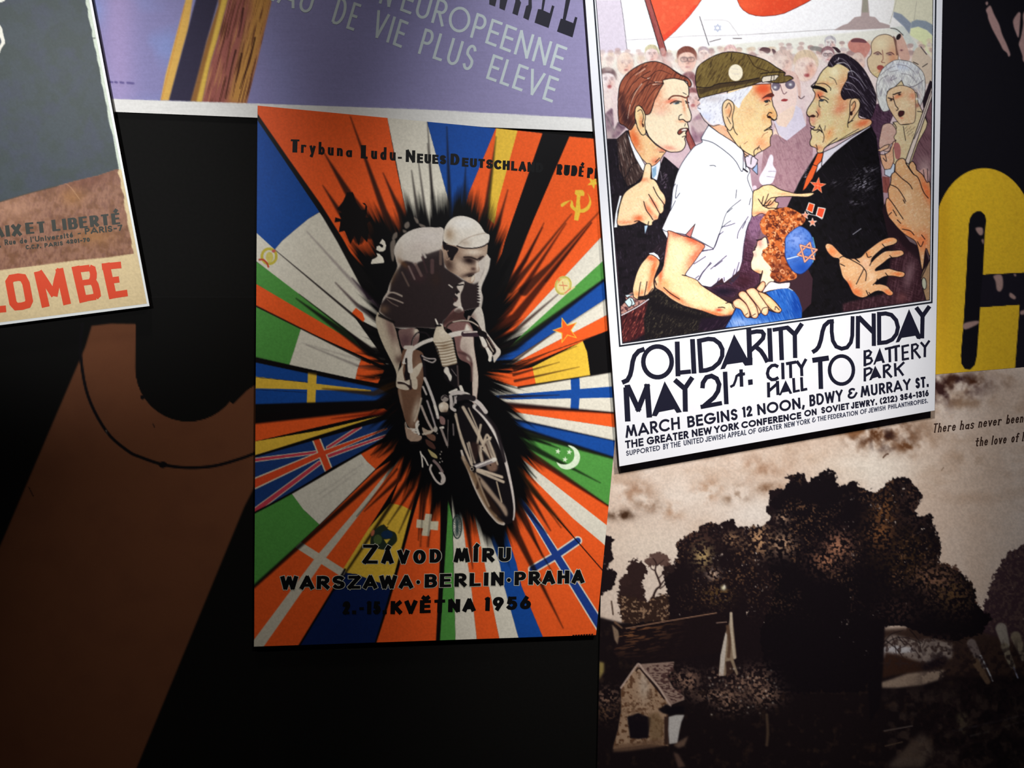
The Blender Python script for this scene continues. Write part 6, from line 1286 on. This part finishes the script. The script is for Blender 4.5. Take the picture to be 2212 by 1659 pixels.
    for (s, x0, y0, x1, y1, h) in (('SUPPORTED', 180, 1464, 588, 1394, 60), ('BY', 622, 1388, 690, 1376, 66), ('THE', 712, 1370, 832, 1350, 64), ('UNITED', 866, 1342, 1108, 1300, 64), ('JEWISH', 1126, 1298, 1370, 1256, 62), ('APPEAL', 1394, 1250, 1618, 1212, 62), ('OF', 1640, 1208, 1732, 1192, 60), ('GREATER', 1758, 1188, 2040, 1138, 60), ('NEW', 2070, 1132, 2200, 1108, 60)):
        A_ += text(s, (x0, y0), (x1, y1), (-3, -h), (-3, -h), 1.9, gap=.12)
    at(1640, 640)
    for (s, x0, y0, x1, y1, h) in (('YORK', 446, 1546, 608, 1518, 60), ('&', 632, 1508, 678, 1500, 58), ('THE', 696, 1496, 802, 1478, 58), ('FEDERATION', 820, 1474, 1180, 1416, 56), ('OF', 1206, 1410, 1288, 1396, 56), ('JEWISH', 1304, 1394, 1510, 1358, 56), ('PHILANTHROPIES.', 1540, 1352, 2018, 1272, 54)):
        A_ += text(s, (x0, y0), (x1, y1), (-2, -h), (-2, -h), 1.8, gap=.12)
    put('march', 'sponsor_lettering', (60, 64, 84), A_)
    at(0, 0, 1)
    put('march', 'picture_frame_line', (34, 38, 48), [(np.array([[1278.4, -58], [1282.6, 0], [1338.9, 747.4], [2012.8, 653], [2021.3, 0], [2021.8, -58]]), 3.5), (np.array([[1283.5, -58], [1287.4, 0], [1344.9, 741.6], [2008.4, 648], [2015.4, 0], [2016, -58]]), 1.4)])
    # ---- race poster
    at(540, 220)
    T1 = text('T', (465, 602), (605, 606), (4, -155), (4, -155), 10.5, serif=0, thin=.36) + text('rybuna', (598, 606), (1222, 660), (4, -150), (4, -145), 5.8, gap=.3, serif=.12, tick_w=2, thin=.5, eq=.5)
    T1 += text('L', (1318, 672), (1425, 680), (4, -158), (4, -158), 11, serif=.2, tick_w=3.4, thin=.36) + text('udu', (1440, 678), (1745, 702), (3, -150), (3, -150), 6, gap=.3, serif=.12, tick_w=2, thin=.5, eq=.5) + text('-', (1762, 694), (1818, 696), (0, -60), (0, -60), 4)
    T1 += text('N', (1855, 716), (1978, 726), (2, -145), (2, -145), 7, serif=.09, tick_w=2.4, thin=.5) + text('EUES', (1990, 728), (2345, 748), (2, -112), (2, -108), 6.6, gap=.1, serif=.04, tick_w=2.2, thin=.72, eq=.66)
    at(900, 220)
    T1 += text('D', (398, 748), (512, 760), (4, -132), (4, -132), 8, serif=.05, tick_w=2.4, thin=.5) + text('EUTSCHLAND', (535, 770), (1512, 850), (4, -105), (4, -118), 6.6, gap=.1, serif=.04, tick_w=2.2, thin=.72, eq=.66)
    T1 += text('RUDÉ', (1665, 868), (2000, 896), (12, -124), (12, -124), 6.6, gap=.18, serif=.05, tick_w=2.2, thin=.5, eq=.6) + text('PRÁVO', (2030, 908), (2480, 950), (8, -124), (8, -124), 6.4, gap=.18, serif=.05, tick_w=2.2, thin=.5, eq=.6)
    for q0, q1 in ((0, 722), (722, 1063), (1063, 9999)):
        put('race', 'headline_lettering', (12, 12, 14), [t_ for t_ in T1 if q0 + 140 <= t_[0][:, 0].mean() < q1 + 140])
    def outlined(st, nm, pale=(206, 204, 186), e=2.4, base=1):
        put('race', nm, pale, [(ext(p, e / 2), w + e) for p, w in st], base); put('race', nm, (10, 10, 12), st, base + 1)
    at(520, 1130)
    Z = text('Z', (1445, 482), (1648, 484), (0, -225), (0, -225), 10.5, eq=.8, thin=.62) + text('ÁVO', (1678, 482), (2212, 484), (2, -162), (2, -162), 10.2, gap=.42, eq=.82, thin=.66)
    at(900, 1120); Z += text('D', (150, 528), (298, 527), (2, -160), (2, -160), 10.2, eq=.8, thin=.66) ; Z2 = text('MÍRU', (440, 524), (1130, 512), (4, -165), (4, -165), 10, gap=.36, eq=.82, thin=.66)
    outlined(Z, 'race_name_lettering'); outlined(Z2, 'race_name_lettering')
    at(520, 1130); Wt = text('WARSZAWA', (470, 792), (2062, 778), (4, -158), (4, -154), 9.6, gap=.2, eq=.9, thin=.66)
    Wt += ringp(2120, 705, 6, 6, 34, n=10)
    at(900, 1120); Wt += text('BERLIN', (86, 828), (1045, 798), (4, -160), (4, -158), 9.8, gap=.2, eq=.85, thin=.6) + ringp(1102, 735, 6, 6, 34, n=10) + text('PRAHA', (1160, 798), (2006, 770), (4, -160), (4, -156), 9.8, gap=.2, eq=.9, thin=.64)
    outlined(Wt, 'city_lettering', base=3)
    Kt = text('KVĚTNA', (-320, 1142), (705, 1106), (4, -155), (4, -150), 10, gap=.22, eq=.85, thin=.62) + text('1956', (806, 1104), (1368, 1076), (6, -160), (6, -150), 9.6, gap=.26, eq=.66, thin=.62)
    at(520, 1130); Kt += text('2.-15.', (1215, 1086), (1750, 1084), (3, -150), (3, -150), 9, gap=.24, thin=.62)
    put('race', 'date_lettering', (10, 9, 11), Kt, 5)
    at(900, 1120); put('race', 'printer_mark', (40, 24, 20), [(P([[1862 + 32 * k, 1396 - 1.8 * k], [1862 + 32 * k + 24, 1394 - 1.8 * k]]), 2) for k in range(8)], 5)
    # ---- violet poster
    PL = (192, 202, 204)
    at(0, 0, 1)
    V = text('EAU', (567, -6), (671, 32), (17, -57), (17, -57), 6, gap=.2) + text('DE', (714, 49), (764, 67), (17, -57), (17, -57), 6, gap=.26) + text('VIE', (800, 77), (867, 104), (16, -56), (16, -56), 6, gap=.2) + text('PLUS', (901, 115), (1018, 155), (16, -55), (16, -54), 6, gap=.24) + text('ELEVE', (1048, 169), (1193, 222), (16, -53), (15, -52), 6, gap=.2)
    V += text('N', (817, 6), (843, 17), (15, -54), (15, -54), 6) + text('EUROPEENNE', (862, 22), (1211, 155), (15, -54), (15, -52), 6, gap=.2)
    put('violet', 'slogan_lettering', PL, V)
    at(900, 0)
    put('violet', 'title_lettering', (22, 20, 38), polys('880,-300 975,-300 955,0 937,78 866,52', '1015,-300 1110,-300 1085,0 1052,126 988,98', '1195,-300 1250,-300 1230,0 1248,30 1207,186 1143,160 1178,20', '1340,-300 1400,-300 1375,0 1377,90 1337,242 1273,212 1308,70 1335,60', '1540,-300 1590,-300 1540,-20 1515,125 1590,158 1618,62 1646,75 1576,334 1408,270 1450,108 1490,112', '1830,-300 1880,-300 1840,-20 1780,240 1870,276 1893,200 1921,210 1862,447 1676,376 1722,222 1745,226'))
    # ---- torn poster
    at(0, 340, 6.144)
    DKT = (52, 54, 46)
    Tn = text('PAIX', (-240, 1080), (300, 1034), (-18, -150), (-18, -148), 9, gap=.12, serif=.12, tick_w=2.4, eq=.8, thin=.4) + text('ET', (340, 1018), (622, 996), (-18, -148), (-18, -148), 9, gap=.14, serif=.12, tick_w=2.4, eq=.75, thin=.4) + text('LIBERTÉ', (690, 982), (1612, 880), (-18, -150), (-16, -146), 8.6, gap=.12, serif=.09, tick_w=2.4, eq=.72, thin=.4)
    Tn += text(',', (0, 1190), (14, 1190), (-6, -70), (-6, -70), 2) + text('Rue', (62, 1166), (215, 1152), (-8, -76), (-8, -76), 2.6, gap=.14) + text('de', (262, 1146), (365, 1136), (-8, -74), (-8, -74), 2.6, gap=.14) + text("l'Université", (402, 1130), (975, 1062), (-8, -76), (-8, -74), 2.6, gap=.14) + text('-', (1030, 1040), (1080, 1034), (-8, -60), (-8, -60), 2.6) + text('PARIS-7', (1125, 1022), (1630, 972), (-8, -84), (-8, -82), 3.2, gap=.18)
    Tn += text('C.C.P.', (342, 1222), (548, 1204), (-6, -58), (-6, -58), 2.4, gap=.18) + text('PARIS', (590, 1196), (838, 1166), (-6, -56), (-6, -56), 2.4, gap=.18) + text('4201-70', (880, 1150), (1196, 1118), (-6, -56), (-6, -56), 2.8, gap=.2)
    put('torn', 'address_lettering', DKT, Tn)
    at(0, 500, 6.144)
    RD = (232, 74, 36)
    def rr(pts, w): return [(smooth(P(pts), False, 4), w / 6.144)]
    put('torn', 'title_lettering', RD, strokes(('500,530 608,1004', 105), ('785,492 892,970', 105), ('512,532 560,600 722,850', 92), ('800,495 760,640 718,860', 92), ('1000,462 1108,940', 106), ('960,512 1190,484', 86), ('1040,690 1250,662', 76), ('1075,895 1275,866', 84),
        ('1185,482 1225,500 1240,560 1238,610 1220,660', 92), ('1230,655 1262,710 1285,800 1290,840 1262,868', 96), ('1400,420 1502,890', 108), ('1352,468 1608,444', 88), ('1440,655 1582,636', 84), ('1480,848 1692,816', 88), ('-100,1042 80,1026', 90), ('-110,560 -60,1040', 105),
        ('120,670 150,622 240,606 305,614 345,690 388,920 365,970 290,992 215,998 172,950 120,670', 100)))
    at(0, 0, 6.144)
    # ---- landscape poster
    at(1732, 780, 4.608); BRW = (62, 42, 34)
    S_ = []
    for (s, x0, y0, x1, y1) in (('There', 1302, 716, 1530, 692), ('has', 1568, 686, 1714, 672), ('never', 1752, 664, 1985, 636), ('been', 2030, 628, 2205, 610), ('the', 1722, 852, 1850, 838), ('love', 1882, 836, 2036, 818), ('of', 2080, 812, 2156, 804), ('land', 2186, 800, 2380, 780)):
        S_ += text(s, (x0, y0), (x1, y1), (14, -94), (14, -94), 2.7, gap=.12, serif=.13, tick_w=1.9, eq=.5)
        if s in ('been', 'land'):
            put('landscape', 'caption_lettering', BRW, S_); S_ = []

def ext(p, e):
    """polyline lengthened at both free ends"""
    p = np.array(p, float)
    if np.hypot(*(p[0] - p[-1])) < .5:
        return p
    a = p[0] - p[1]; a /= np.hypot(*a) + 1e-9; b = p[-1] - p[-2]; b /= np.hypot(*b) + 1e-9
    p[0] += a * e; p[-1] += b * e
    return p
make_texts()
# ---------------------------------------------------------------- geometry helpers
def to_wall(p, h):
    """points of the printed sheets (measured across the photographed wall) -> the plane h metres in front of the wall"""
    p = np.asarray(p, float)
    d = LOOK[None] * FPX + RIGHT[None] * (p[:, 0:1] - FW / 2) + UP[None] * (FH / 2 - p[:, 1:2])
    t = (-h - CAM[1]) / d[:, 1:2]
    return CAM[None] + d * t

def lin(c):
    c = np.asarray(c, np.float32)
    return np.where(c <= .04045, c / 12.92, ((np.clip(c, 0, 1) + .055) / 1.055) ** 2.4)

def mat_plain(name, col, rough=.5, noise=.04, bump=0.0, spec=.5):
    m = bpy.data.materials.new(name); m.use_nodes = True; nt = m.node_tree; b = nt.nodes['Principled BSDF']
    tc = nt.nodes.new('ShaderNodeTexCoord'); n = nt.nodes.new('ShaderNodeTexNoise'); n.inputs['Scale'].default_value = 180; n.inputs['Detail'].default_value = 3
    nt.links.new(tc.outputs['Object'], n.inputs['Vector'])
    mx = nt.nodes.new('ShaderNodeMix'); mx.data_type = 'RGBA'; c = lin(np.array(col) / 255.)
    mx.inputs['A'].default_value = tuple(c * (1 - noise)) + (1,); mx.inputs['B'].default_value = tuple(np.clip(c * (1 + noise), 0, 1)) + (1,)
    nt.links.new(n.outputs['Fac'], mx.inputs['Factor']); nt.links.new(mx.outputs['Result'], b.inputs['Base Color'])
    b.inputs['Roughness'].default_value = rough; b.inputs['Specular IOR Level'].default_value = spec
    if bump:
        bp = nt.nodes.new('ShaderNodeBump'); bp.inputs['Strength'].default_value = bump; bp.inputs['Distance'].default_value = .0005
        nt.links.new(n.outputs['Fac'], bp.inputs['Height']); nt.links.new(bp.outputs['Normal'], b.inputs['Normal'])
    return m

def mat_print(name, rough=.5, grain=.06, spec=.3, weave=0):
    m = bpy.data.materials.new(name); m.use_nodes = True; nt = m.node_tree; b = nt.nodes['Principled BSDF']
    at_ = nt.nodes.new('ShaderNodeAttribute'); at_.attribute_name = 'ink'
    tc = nt.nodes.new('ShaderNodeTexCoord'); n = nt.nodes.new('ShaderNodeTexNoise'); n.inputs['Scale'].default_value = 420; n.inputs['Detail'].default_value = 2
    nt.links.new(tc.outputs['Object'], n.inputs['Vector'])
    r = nt.nodes.new('ShaderNodeMapRange'); r.inputs['To Min'].default_value = 1 - grain; r.inputs['To Max'].default_value = 1 + grain
    nt.links.new(n.outputs['Fac'], r.inputs['Value'])
    mx = nt.nodes.new('ShaderNodeVectorMath'); mx.operation = 'SCALE'
    nt.links.new(at_.outputs['Color'], mx.inputs[0]); nt.links.new(r.outputs['Result'], mx.inputs['Scale'])
    nt.links.new(mx.outputs['Vector'], b.inputs['Base Color'])
    b.inputs['Roughness'].default_value = rough; b.inputs['Specular IOR Level'].default_value = spec
    return m

def link(name, me, parent=None, loc=(0, 0, 0)):
    o = bpy.data.objects.new(name, me); SC.collection.objects.link(o)
    if parent is not None:
        o.parent = parent
    o.location = loc
    return o

def mesh_of(name, V, Fc, org, m, col=None):
    me = bpy.data.meshes.new(name)
    V = np.asarray(V, np.float32) - np.asarray(org, np.float32)
    if isinstance(Fc, np.ndarray):
        k = Fc.shape[1]; nf = len(Fc)
        me.vertices.add(len(V)); me.vertices.foreach_set('co', V.ravel())
        me.loops.add(nf * k); me.loops.foreach_set('vertex_index', Fc.astype(np.int32).ravel())
        me.polygons.add(nf); me.polygons.foreach_set('loop_start', np.arange(nf, dtype=np.int32) * k)
        me.update(calc_edges=True)
    else:
        me.from_pydata([tuple(v) for v in V], [], Fc); me.update()
    if col is not None:
        a = me.color_attributes.new('ink', 'FLOAT_COLOR', 'POINT')
        a.data.foreach_set('color', np.concatenate([col, np.ones((len(col), 1), np.float32)], 1).astype(np.float32).ravel())
    me.materials.append(m)
    return me

def tag(o, label=None, cat=None, kind=None):
    if label: o['label'] = label
    if cat: o['category'] = cat
    if kind: o['kind'] = kind
    return o

def empty(name, loc):
    o = bpy.data.objects.new(name, None); SC.collection.objects.link(o); o.location = loc; o.empty_display_size = .05
    return o

def slab(name, quad, h0, h1, m, parent, org):
    """board whose outline is quad, standing from h0 to h1 metres off the wall, with a fine bevel at the front"""
    f = to_wall(quad, h1); n = len(f); c = f.mean(0)
    bev = .0006
    inn = f + (c - f) / np.linalg.norm(c - f, axis=1)[:, None] * bev * 1.4
    mid = f.copy(); mid[:, 1] = -h1 + bev
    bk = f.copy(); bk[:, 1] = -h0
    V = np.vstack([inn, mid, bk]); Fs = [list(range(n))[::-1], [2 * n + i for i in range(n)]]
    for r in (0, 1):
        for i in range(n):
            j = (i + 1) % n
            Fs.append([r * n + i, r * n + j, (r + 1) * n + j, (r + 1) * n + i])
    me = mesh_of(name, V, Fs, org, m)
    return link(name, me, parent)

def sheet(cv, quad, step, h, m, parent, org, base_name, labels=None):
    """printed sheet: a fine grid over the quad, one object per printed motif"""
    q = np.array(quad, float)
    Wd = max(np.hypot(*(q[1] - q[0])), np.hypot(*(q[2] - q[3]))); Hd = max(np.hypot(*(q[3] - q[0])), np.hypot(*(q[2] - q[1])))
    nu, nv = int(Wd / step) + 2, int(Hd / step) + 2
    u = np.linspace(0, 1, nu)[None, :, None]; v = np.linspace(0, 1, nv)[:, None, None]
    Pp = (q[0] * (1 - u) + q[1] * u) * (1 - v) + (q[3] * (1 - u) + q[2] * u) * v
    pts = Pp.reshape(-1, 2)
    x = np.clip(pts[:, 0] - cv.x0 - .5, 0, cv.w - 1.001); y = np.clip(pts[:, 1] - cv.y0 - .5, 0, cv.h - 1.001)
    xi = x.astype(int); yi = y.astype(int); fx = (x - xi)[:, None]; fy = (y - yi)[:, None]
    im = cv.img
    col = (im[yi, xi] * (1 - fx) + im[yi, xi + 1] * fx) * (1 - fy) + (im[yi + 1, xi] * (1 - fx) + im[yi + 1, xi + 1] * fx) * fy
    col = lin(col)
    V = to_wall(pts, h)
    idx = np.arange(nu * nv).reshape(nv, nu)
    fc = np.stack([idx[:-1, :-1], idx[1:, :-1], idx[1:, 1:], idx[:-1, 1:]], -1).reshape(-1, 4)
    cen = (pts[fc[:, 0]] + pts[fc[:, 2]]) / 2
    ids = cv.ids[np.clip((cen[:, 1] - cv.y0).astype(int), 0, cv.h - 1), np.clip((cen[:, 0] - cv.x0).astype(int), 0, cv.w - 1)]
    out = []
    for k, nm in enumerate(cv.names):
        s = fc[ids == k]
        if len(s) == 0:
            continue
        used, inv = np.unique(s, return_inverse=True)
        me = mesh_of(nm or base_name, V[used], inv.reshape(-1, 4), org, m, col[used])
        o = link(nm or base_name, me, parent)
        if labels and (nm or base_name) in labels:
            o['label'] = labels[nm or base_name]
        out.append(o)
    return out

def sharp_split(items):
    out = []
    for (p, w) in items:
        p = np.asarray(p, float)
        if w is None or len(p) < 3:
            out.append((p, w)); continue
        wa = np.broadcast_to(np.asarray(w, float), (len(p),)); cut = [0]
        for i in range(1, len(p) - 1):
            a = p[i] - p[i - 1]; b = p[i + 1] - p[i]; c = (a @ b) / (np.hypot(*a) * np.hypot(*b) + 1e-9)
            if c < .25:
                cut.append(i)
        cut.append(len(p) - 1)
        for k in range(len(cut) - 1):
            q = p[cut[k]:cut[k + 1] + 1].copy(); ww = wa[cut[k]:cut[k + 1] + 1]
            if len(q) < 2:
                continue
            if k > 0:
                a = q[0] - q[1]; q[0] = q[0] + a / (np.hypot(*a) + 1e-9) * ww[0] * .42
            if k < len(cut) - 2:
                a = q[-1] - q[-2]; q[-1] = q[-1] + a / (np.hypot(*a) + 1e-9) * ww[-1] * .42
            out.append((q, ww))
    return out

def ribbon_mesh(items, h, dz):
    items = sharp_split(items)
    V = []; Fs = []; z = 0
    for (p, w) in items:
        p = np.asarray(p, float)
        wa = None if w is None else np.broadcast_to(np.asarray(w, float), (len(p),))
        z += 1
        hh = h + dz * (z % 9)
        if w is None:
            k = len(V); W3 = to_wall(p, hh); V += [tuple(q) for q in W3]; Fs.append(list(range(k, k + len(p)))); continue
        keep = [0] + [i for i in range(1, len(p)) if np.hypot(*(p[i] - p[i - 1])) > .05]
        p = p[keep]; wa = wa[keep]
        if len(p) < 2:
            continue
        closed = len(p) > 4 and np.hypot(*(p[0] - p[-1])) < .6
        d = np.diff(p, axis=0); d /= np.hypot(d[:, 0], d[:, 1])[:, None]
        nrm = np.stack([-d[:, 1], d[:, 0]], 1)
        L_ = []; R_ = []
        n = len(p)
        for i in range(n):
            if closed and i in (0, n - 1):
                a, b = nrm[-1], nrm[0]
            else:
                a = nrm[max(i - 1, 0)]; b = nrm[min(i, n - 2)]
            mt = a + b; L2 = mt @ mt
            if L2 < .35:   # very sharp turn: cap the mitre
                mt = mt / max(np.sqrt(L2), 1e-6) * 1.7
            else:
                mt = mt * (2 / L2)
            L_.append(p[i] + mt * wa[i] / 2); R_.append(p[i] - mt * wa[i] / 2)
        for i in range(n - 1):
            k = len(V); W3 = to_wall(np.array([L_[i], L_[i + 1], R_[i + 1], R_[i]]), hh + (i % 5) * 1.4e-6); V += [tuple(q) for q in W3]
            Fs.append([k, k + 1, k + 2, k + 3])
    return V, Fs

PRINT_GLOSS = mat_print('printed_sheet', .5, .04, .22)
PRINT_MATT = mat_print('printed_wallpaper', .8, .05, .1)
INKS = {}
def ink_mat(c):
    if c not in INKS:
        INKS[c] = mat_plain('ink', c, .5, .06, spec=.3)
    return INKS[c]

def lettering(sheet_name, h, parent, org, labels={}):
    groups = {}
    for (sn, nm, col, st, lift) in TEXTS:
        if sn == sheet_name:
            me_v, me_f = ribbon_mesh(st, h + .00012 * lift, .000008)
            o = link(nm, mesh_of(nm, me_v, me_f, org, ink_mat(col)), parent)
            if (nm, col) in labels:
                o['label'] = labels[(nm, col)]

# ---------------------------------------------------------------- structure
def box(name, x0, x1, y0, y1, z0, z1, m):
    V = [(x, y, z) for x in (x0, x1) for y in (y0, y1) for z in (z0, z1)]
    Fs = [[0, 1, 3, 2], [4, 6, 7, 5], [0, 4, 5, 1], [2, 3, 7, 6], [0, 2, 6, 4], [1, 5, 7, 3]]
    return link(name, mesh_of(name, V, Fs, (0, 0, 0), m))
tag(box('wall_back', -3.2, 3.2, 0, .15, 0, 3.1, mat_plain('black_wall', (15, 14, 13), .8, .25, .2, spec=.12)), kind='structure')
tag(box('floor', -3.2, 3.2, -4, .15, -.1, 0, mat_plain('dark_floor', (44, 40, 40), .6, .2, spec=.3)), kind='structure')
tag(box('ceiling', -3.2, 3.2, -4, .15, 3.1, 3.2, mat_plain('dark_ceiling', (18, 18, 20), .8, .2, spec=.1)), kind='structure')

# ---------------------------------------------------------------- posters, from the wall outwards
def poster(name, key, label, cat, quad, h0, h1, step, board, pm, sheet_quad=None, base='paper_print', labels=None, tlabels={}, paper=None):
    c = to_wall(np.array(quad, float), h1); org = np.array([c[:, 0].mean(), -h0, c[:, 2].min()])
    root = empty(name, org); tag(root, label, cat)
    slab('backing_board' if h1 - h0 > .004 else 'paper_sheet', np.array(quad, float), h0, h1, board, root, org)
    hp = h1 + .0002
    if paper is not None:
        nm, colr, pq = paper
        V = to_wall(np.array(pq, float), hp); link(nm, mesh_of(nm, V, [[3, 2, 1, 0]], org, mat_plain('paper_stock', colr, .42, .02, spec=.35)), root); hp += .0002
    if key:
        sheet(SHEETS[key], sheet_quad or quad, step, hp, pm, root, org, base, labels)
        lettering(key, hp if sheet_quad is None or key != 'march' else hp, root, org, tlabels)
    return root

BLACKEDGE = mat_plain('dark_board_edge', (34, 26, 24), .6, .1, spec=.2)
PAPEREDGE = mat_plain('paper_edge', (150, 146, 140), .6, .05, spec=.2)
DARKPAPER = mat_plain('dark_paper_edge', (40, 36, 40), .7, .05, spec=.1)

poster('wall_graphic', 'brown', 'dark brown printed shape with black disc and thin black ring, low on the left', 'mural',
       [(-58, 642), (556, 642), (556, 1728), (-58, 1728)], 0, .0012, 2.6, DARKPAPER, PRINT_MATT, base='black_ground')
poster('poster', 'violet', 'violet-blue poster with pale slanted French words and wooden post stripes, along the top edge', 'poster',
       [(112, -62), (1338, -62), (1338, 286.5), (112, 236)], 0, .003, 2.2, PAPEREDGE, PRINT_MATT, base='violet_ground')
poster('poster', 'yellow', 'black poster with a giant yellow letter cut off at the right edge', 'poster',
       [(1986, -62), (2304, -62), (2304, 834), (1986, 834)], 0, .0028, 2.0, DARKPAPER, PRINT_MATT, base='black_ground')
poster('poster', 'landscape', 'sepia brown poster of dark trees and a small cottage, with typewriter words at lower right', 'poster',
       [(1306, 869.5), (2304, 785.5), (2304, 1722), (1289, 1722)], .0032, .0052, 1.9, DARKPAPER, PRINT_MATT, base='sky_print', labels={'tree_print': 'dark brown printed trees', 'house_print': 'printed cottage with pale gable'})
poster('poster', 'race', 'colourful bicycle race poster with a racing cyclist bursting through rays of national flags', 'poster',
       [(556.4, 228), (1391, 307.5), (1287.5, 1371.6), (548.6, 1396.8)], .0056, .0086, 1.6, DARKPAPER, PRINT_GLOSS, base='black_burst_print', labels={'cyclist': 'printed racing cyclist in pale cap and dark jersey, brown toned', 'bicycle': 'printed racing bicycle with pale bottle and dark front wheel'})
poster('poster', 'torn', 'white-edged poster with torn grey and brown paper and big orange-red letters at far left', 'poster',
       [(-152, -62), (186, -62), (323, 661), (-152, 722)], .0036, .014, 2.2, BLACKEDGE, PRINT_GLOSS, sheet_quad=[(-152, -62), (180.6, -62), (317.2, 655.8), (-152, 716)], base='cream_print',
       paper=('white_border', (244, 246, 244), [(-152, -62), (186, -62), (323, 661), (-152, 722)]))
poster('poster', 'march', 'bright white demonstration poster with drawn crowd of arguing men and bold black art deco lettering', 'poster',
       [(1259.6, -62), (2037.2, -62), (2019, 886.5), (1338, 1007.5)], .0092, .0205, 1.25, BLACKEDGE, PRINT_GLOSS, sheet_quad=[(1283, -62), (2016.2, -62), (2008.6, 648.5), (1344, 742)], base='sky_and_crowd_print', labels={'shirt_man': 'drawn older man in flat cap and white short-sleeved shirt', 'suited_man': 'drawn man in black suit with red medals', 'young_man': 'drawn young man with brown hair, thumb raised', 'child': 'drawn child with curly hair and blue skullcap', 'raised_hand': 'drawn large hand holding a pale pole'},
       paper=('white_border', (240, 240, 246), [(1259.6, -62), (2037.2, -62), (2019, 886.5), (1338, 1007.5)]))
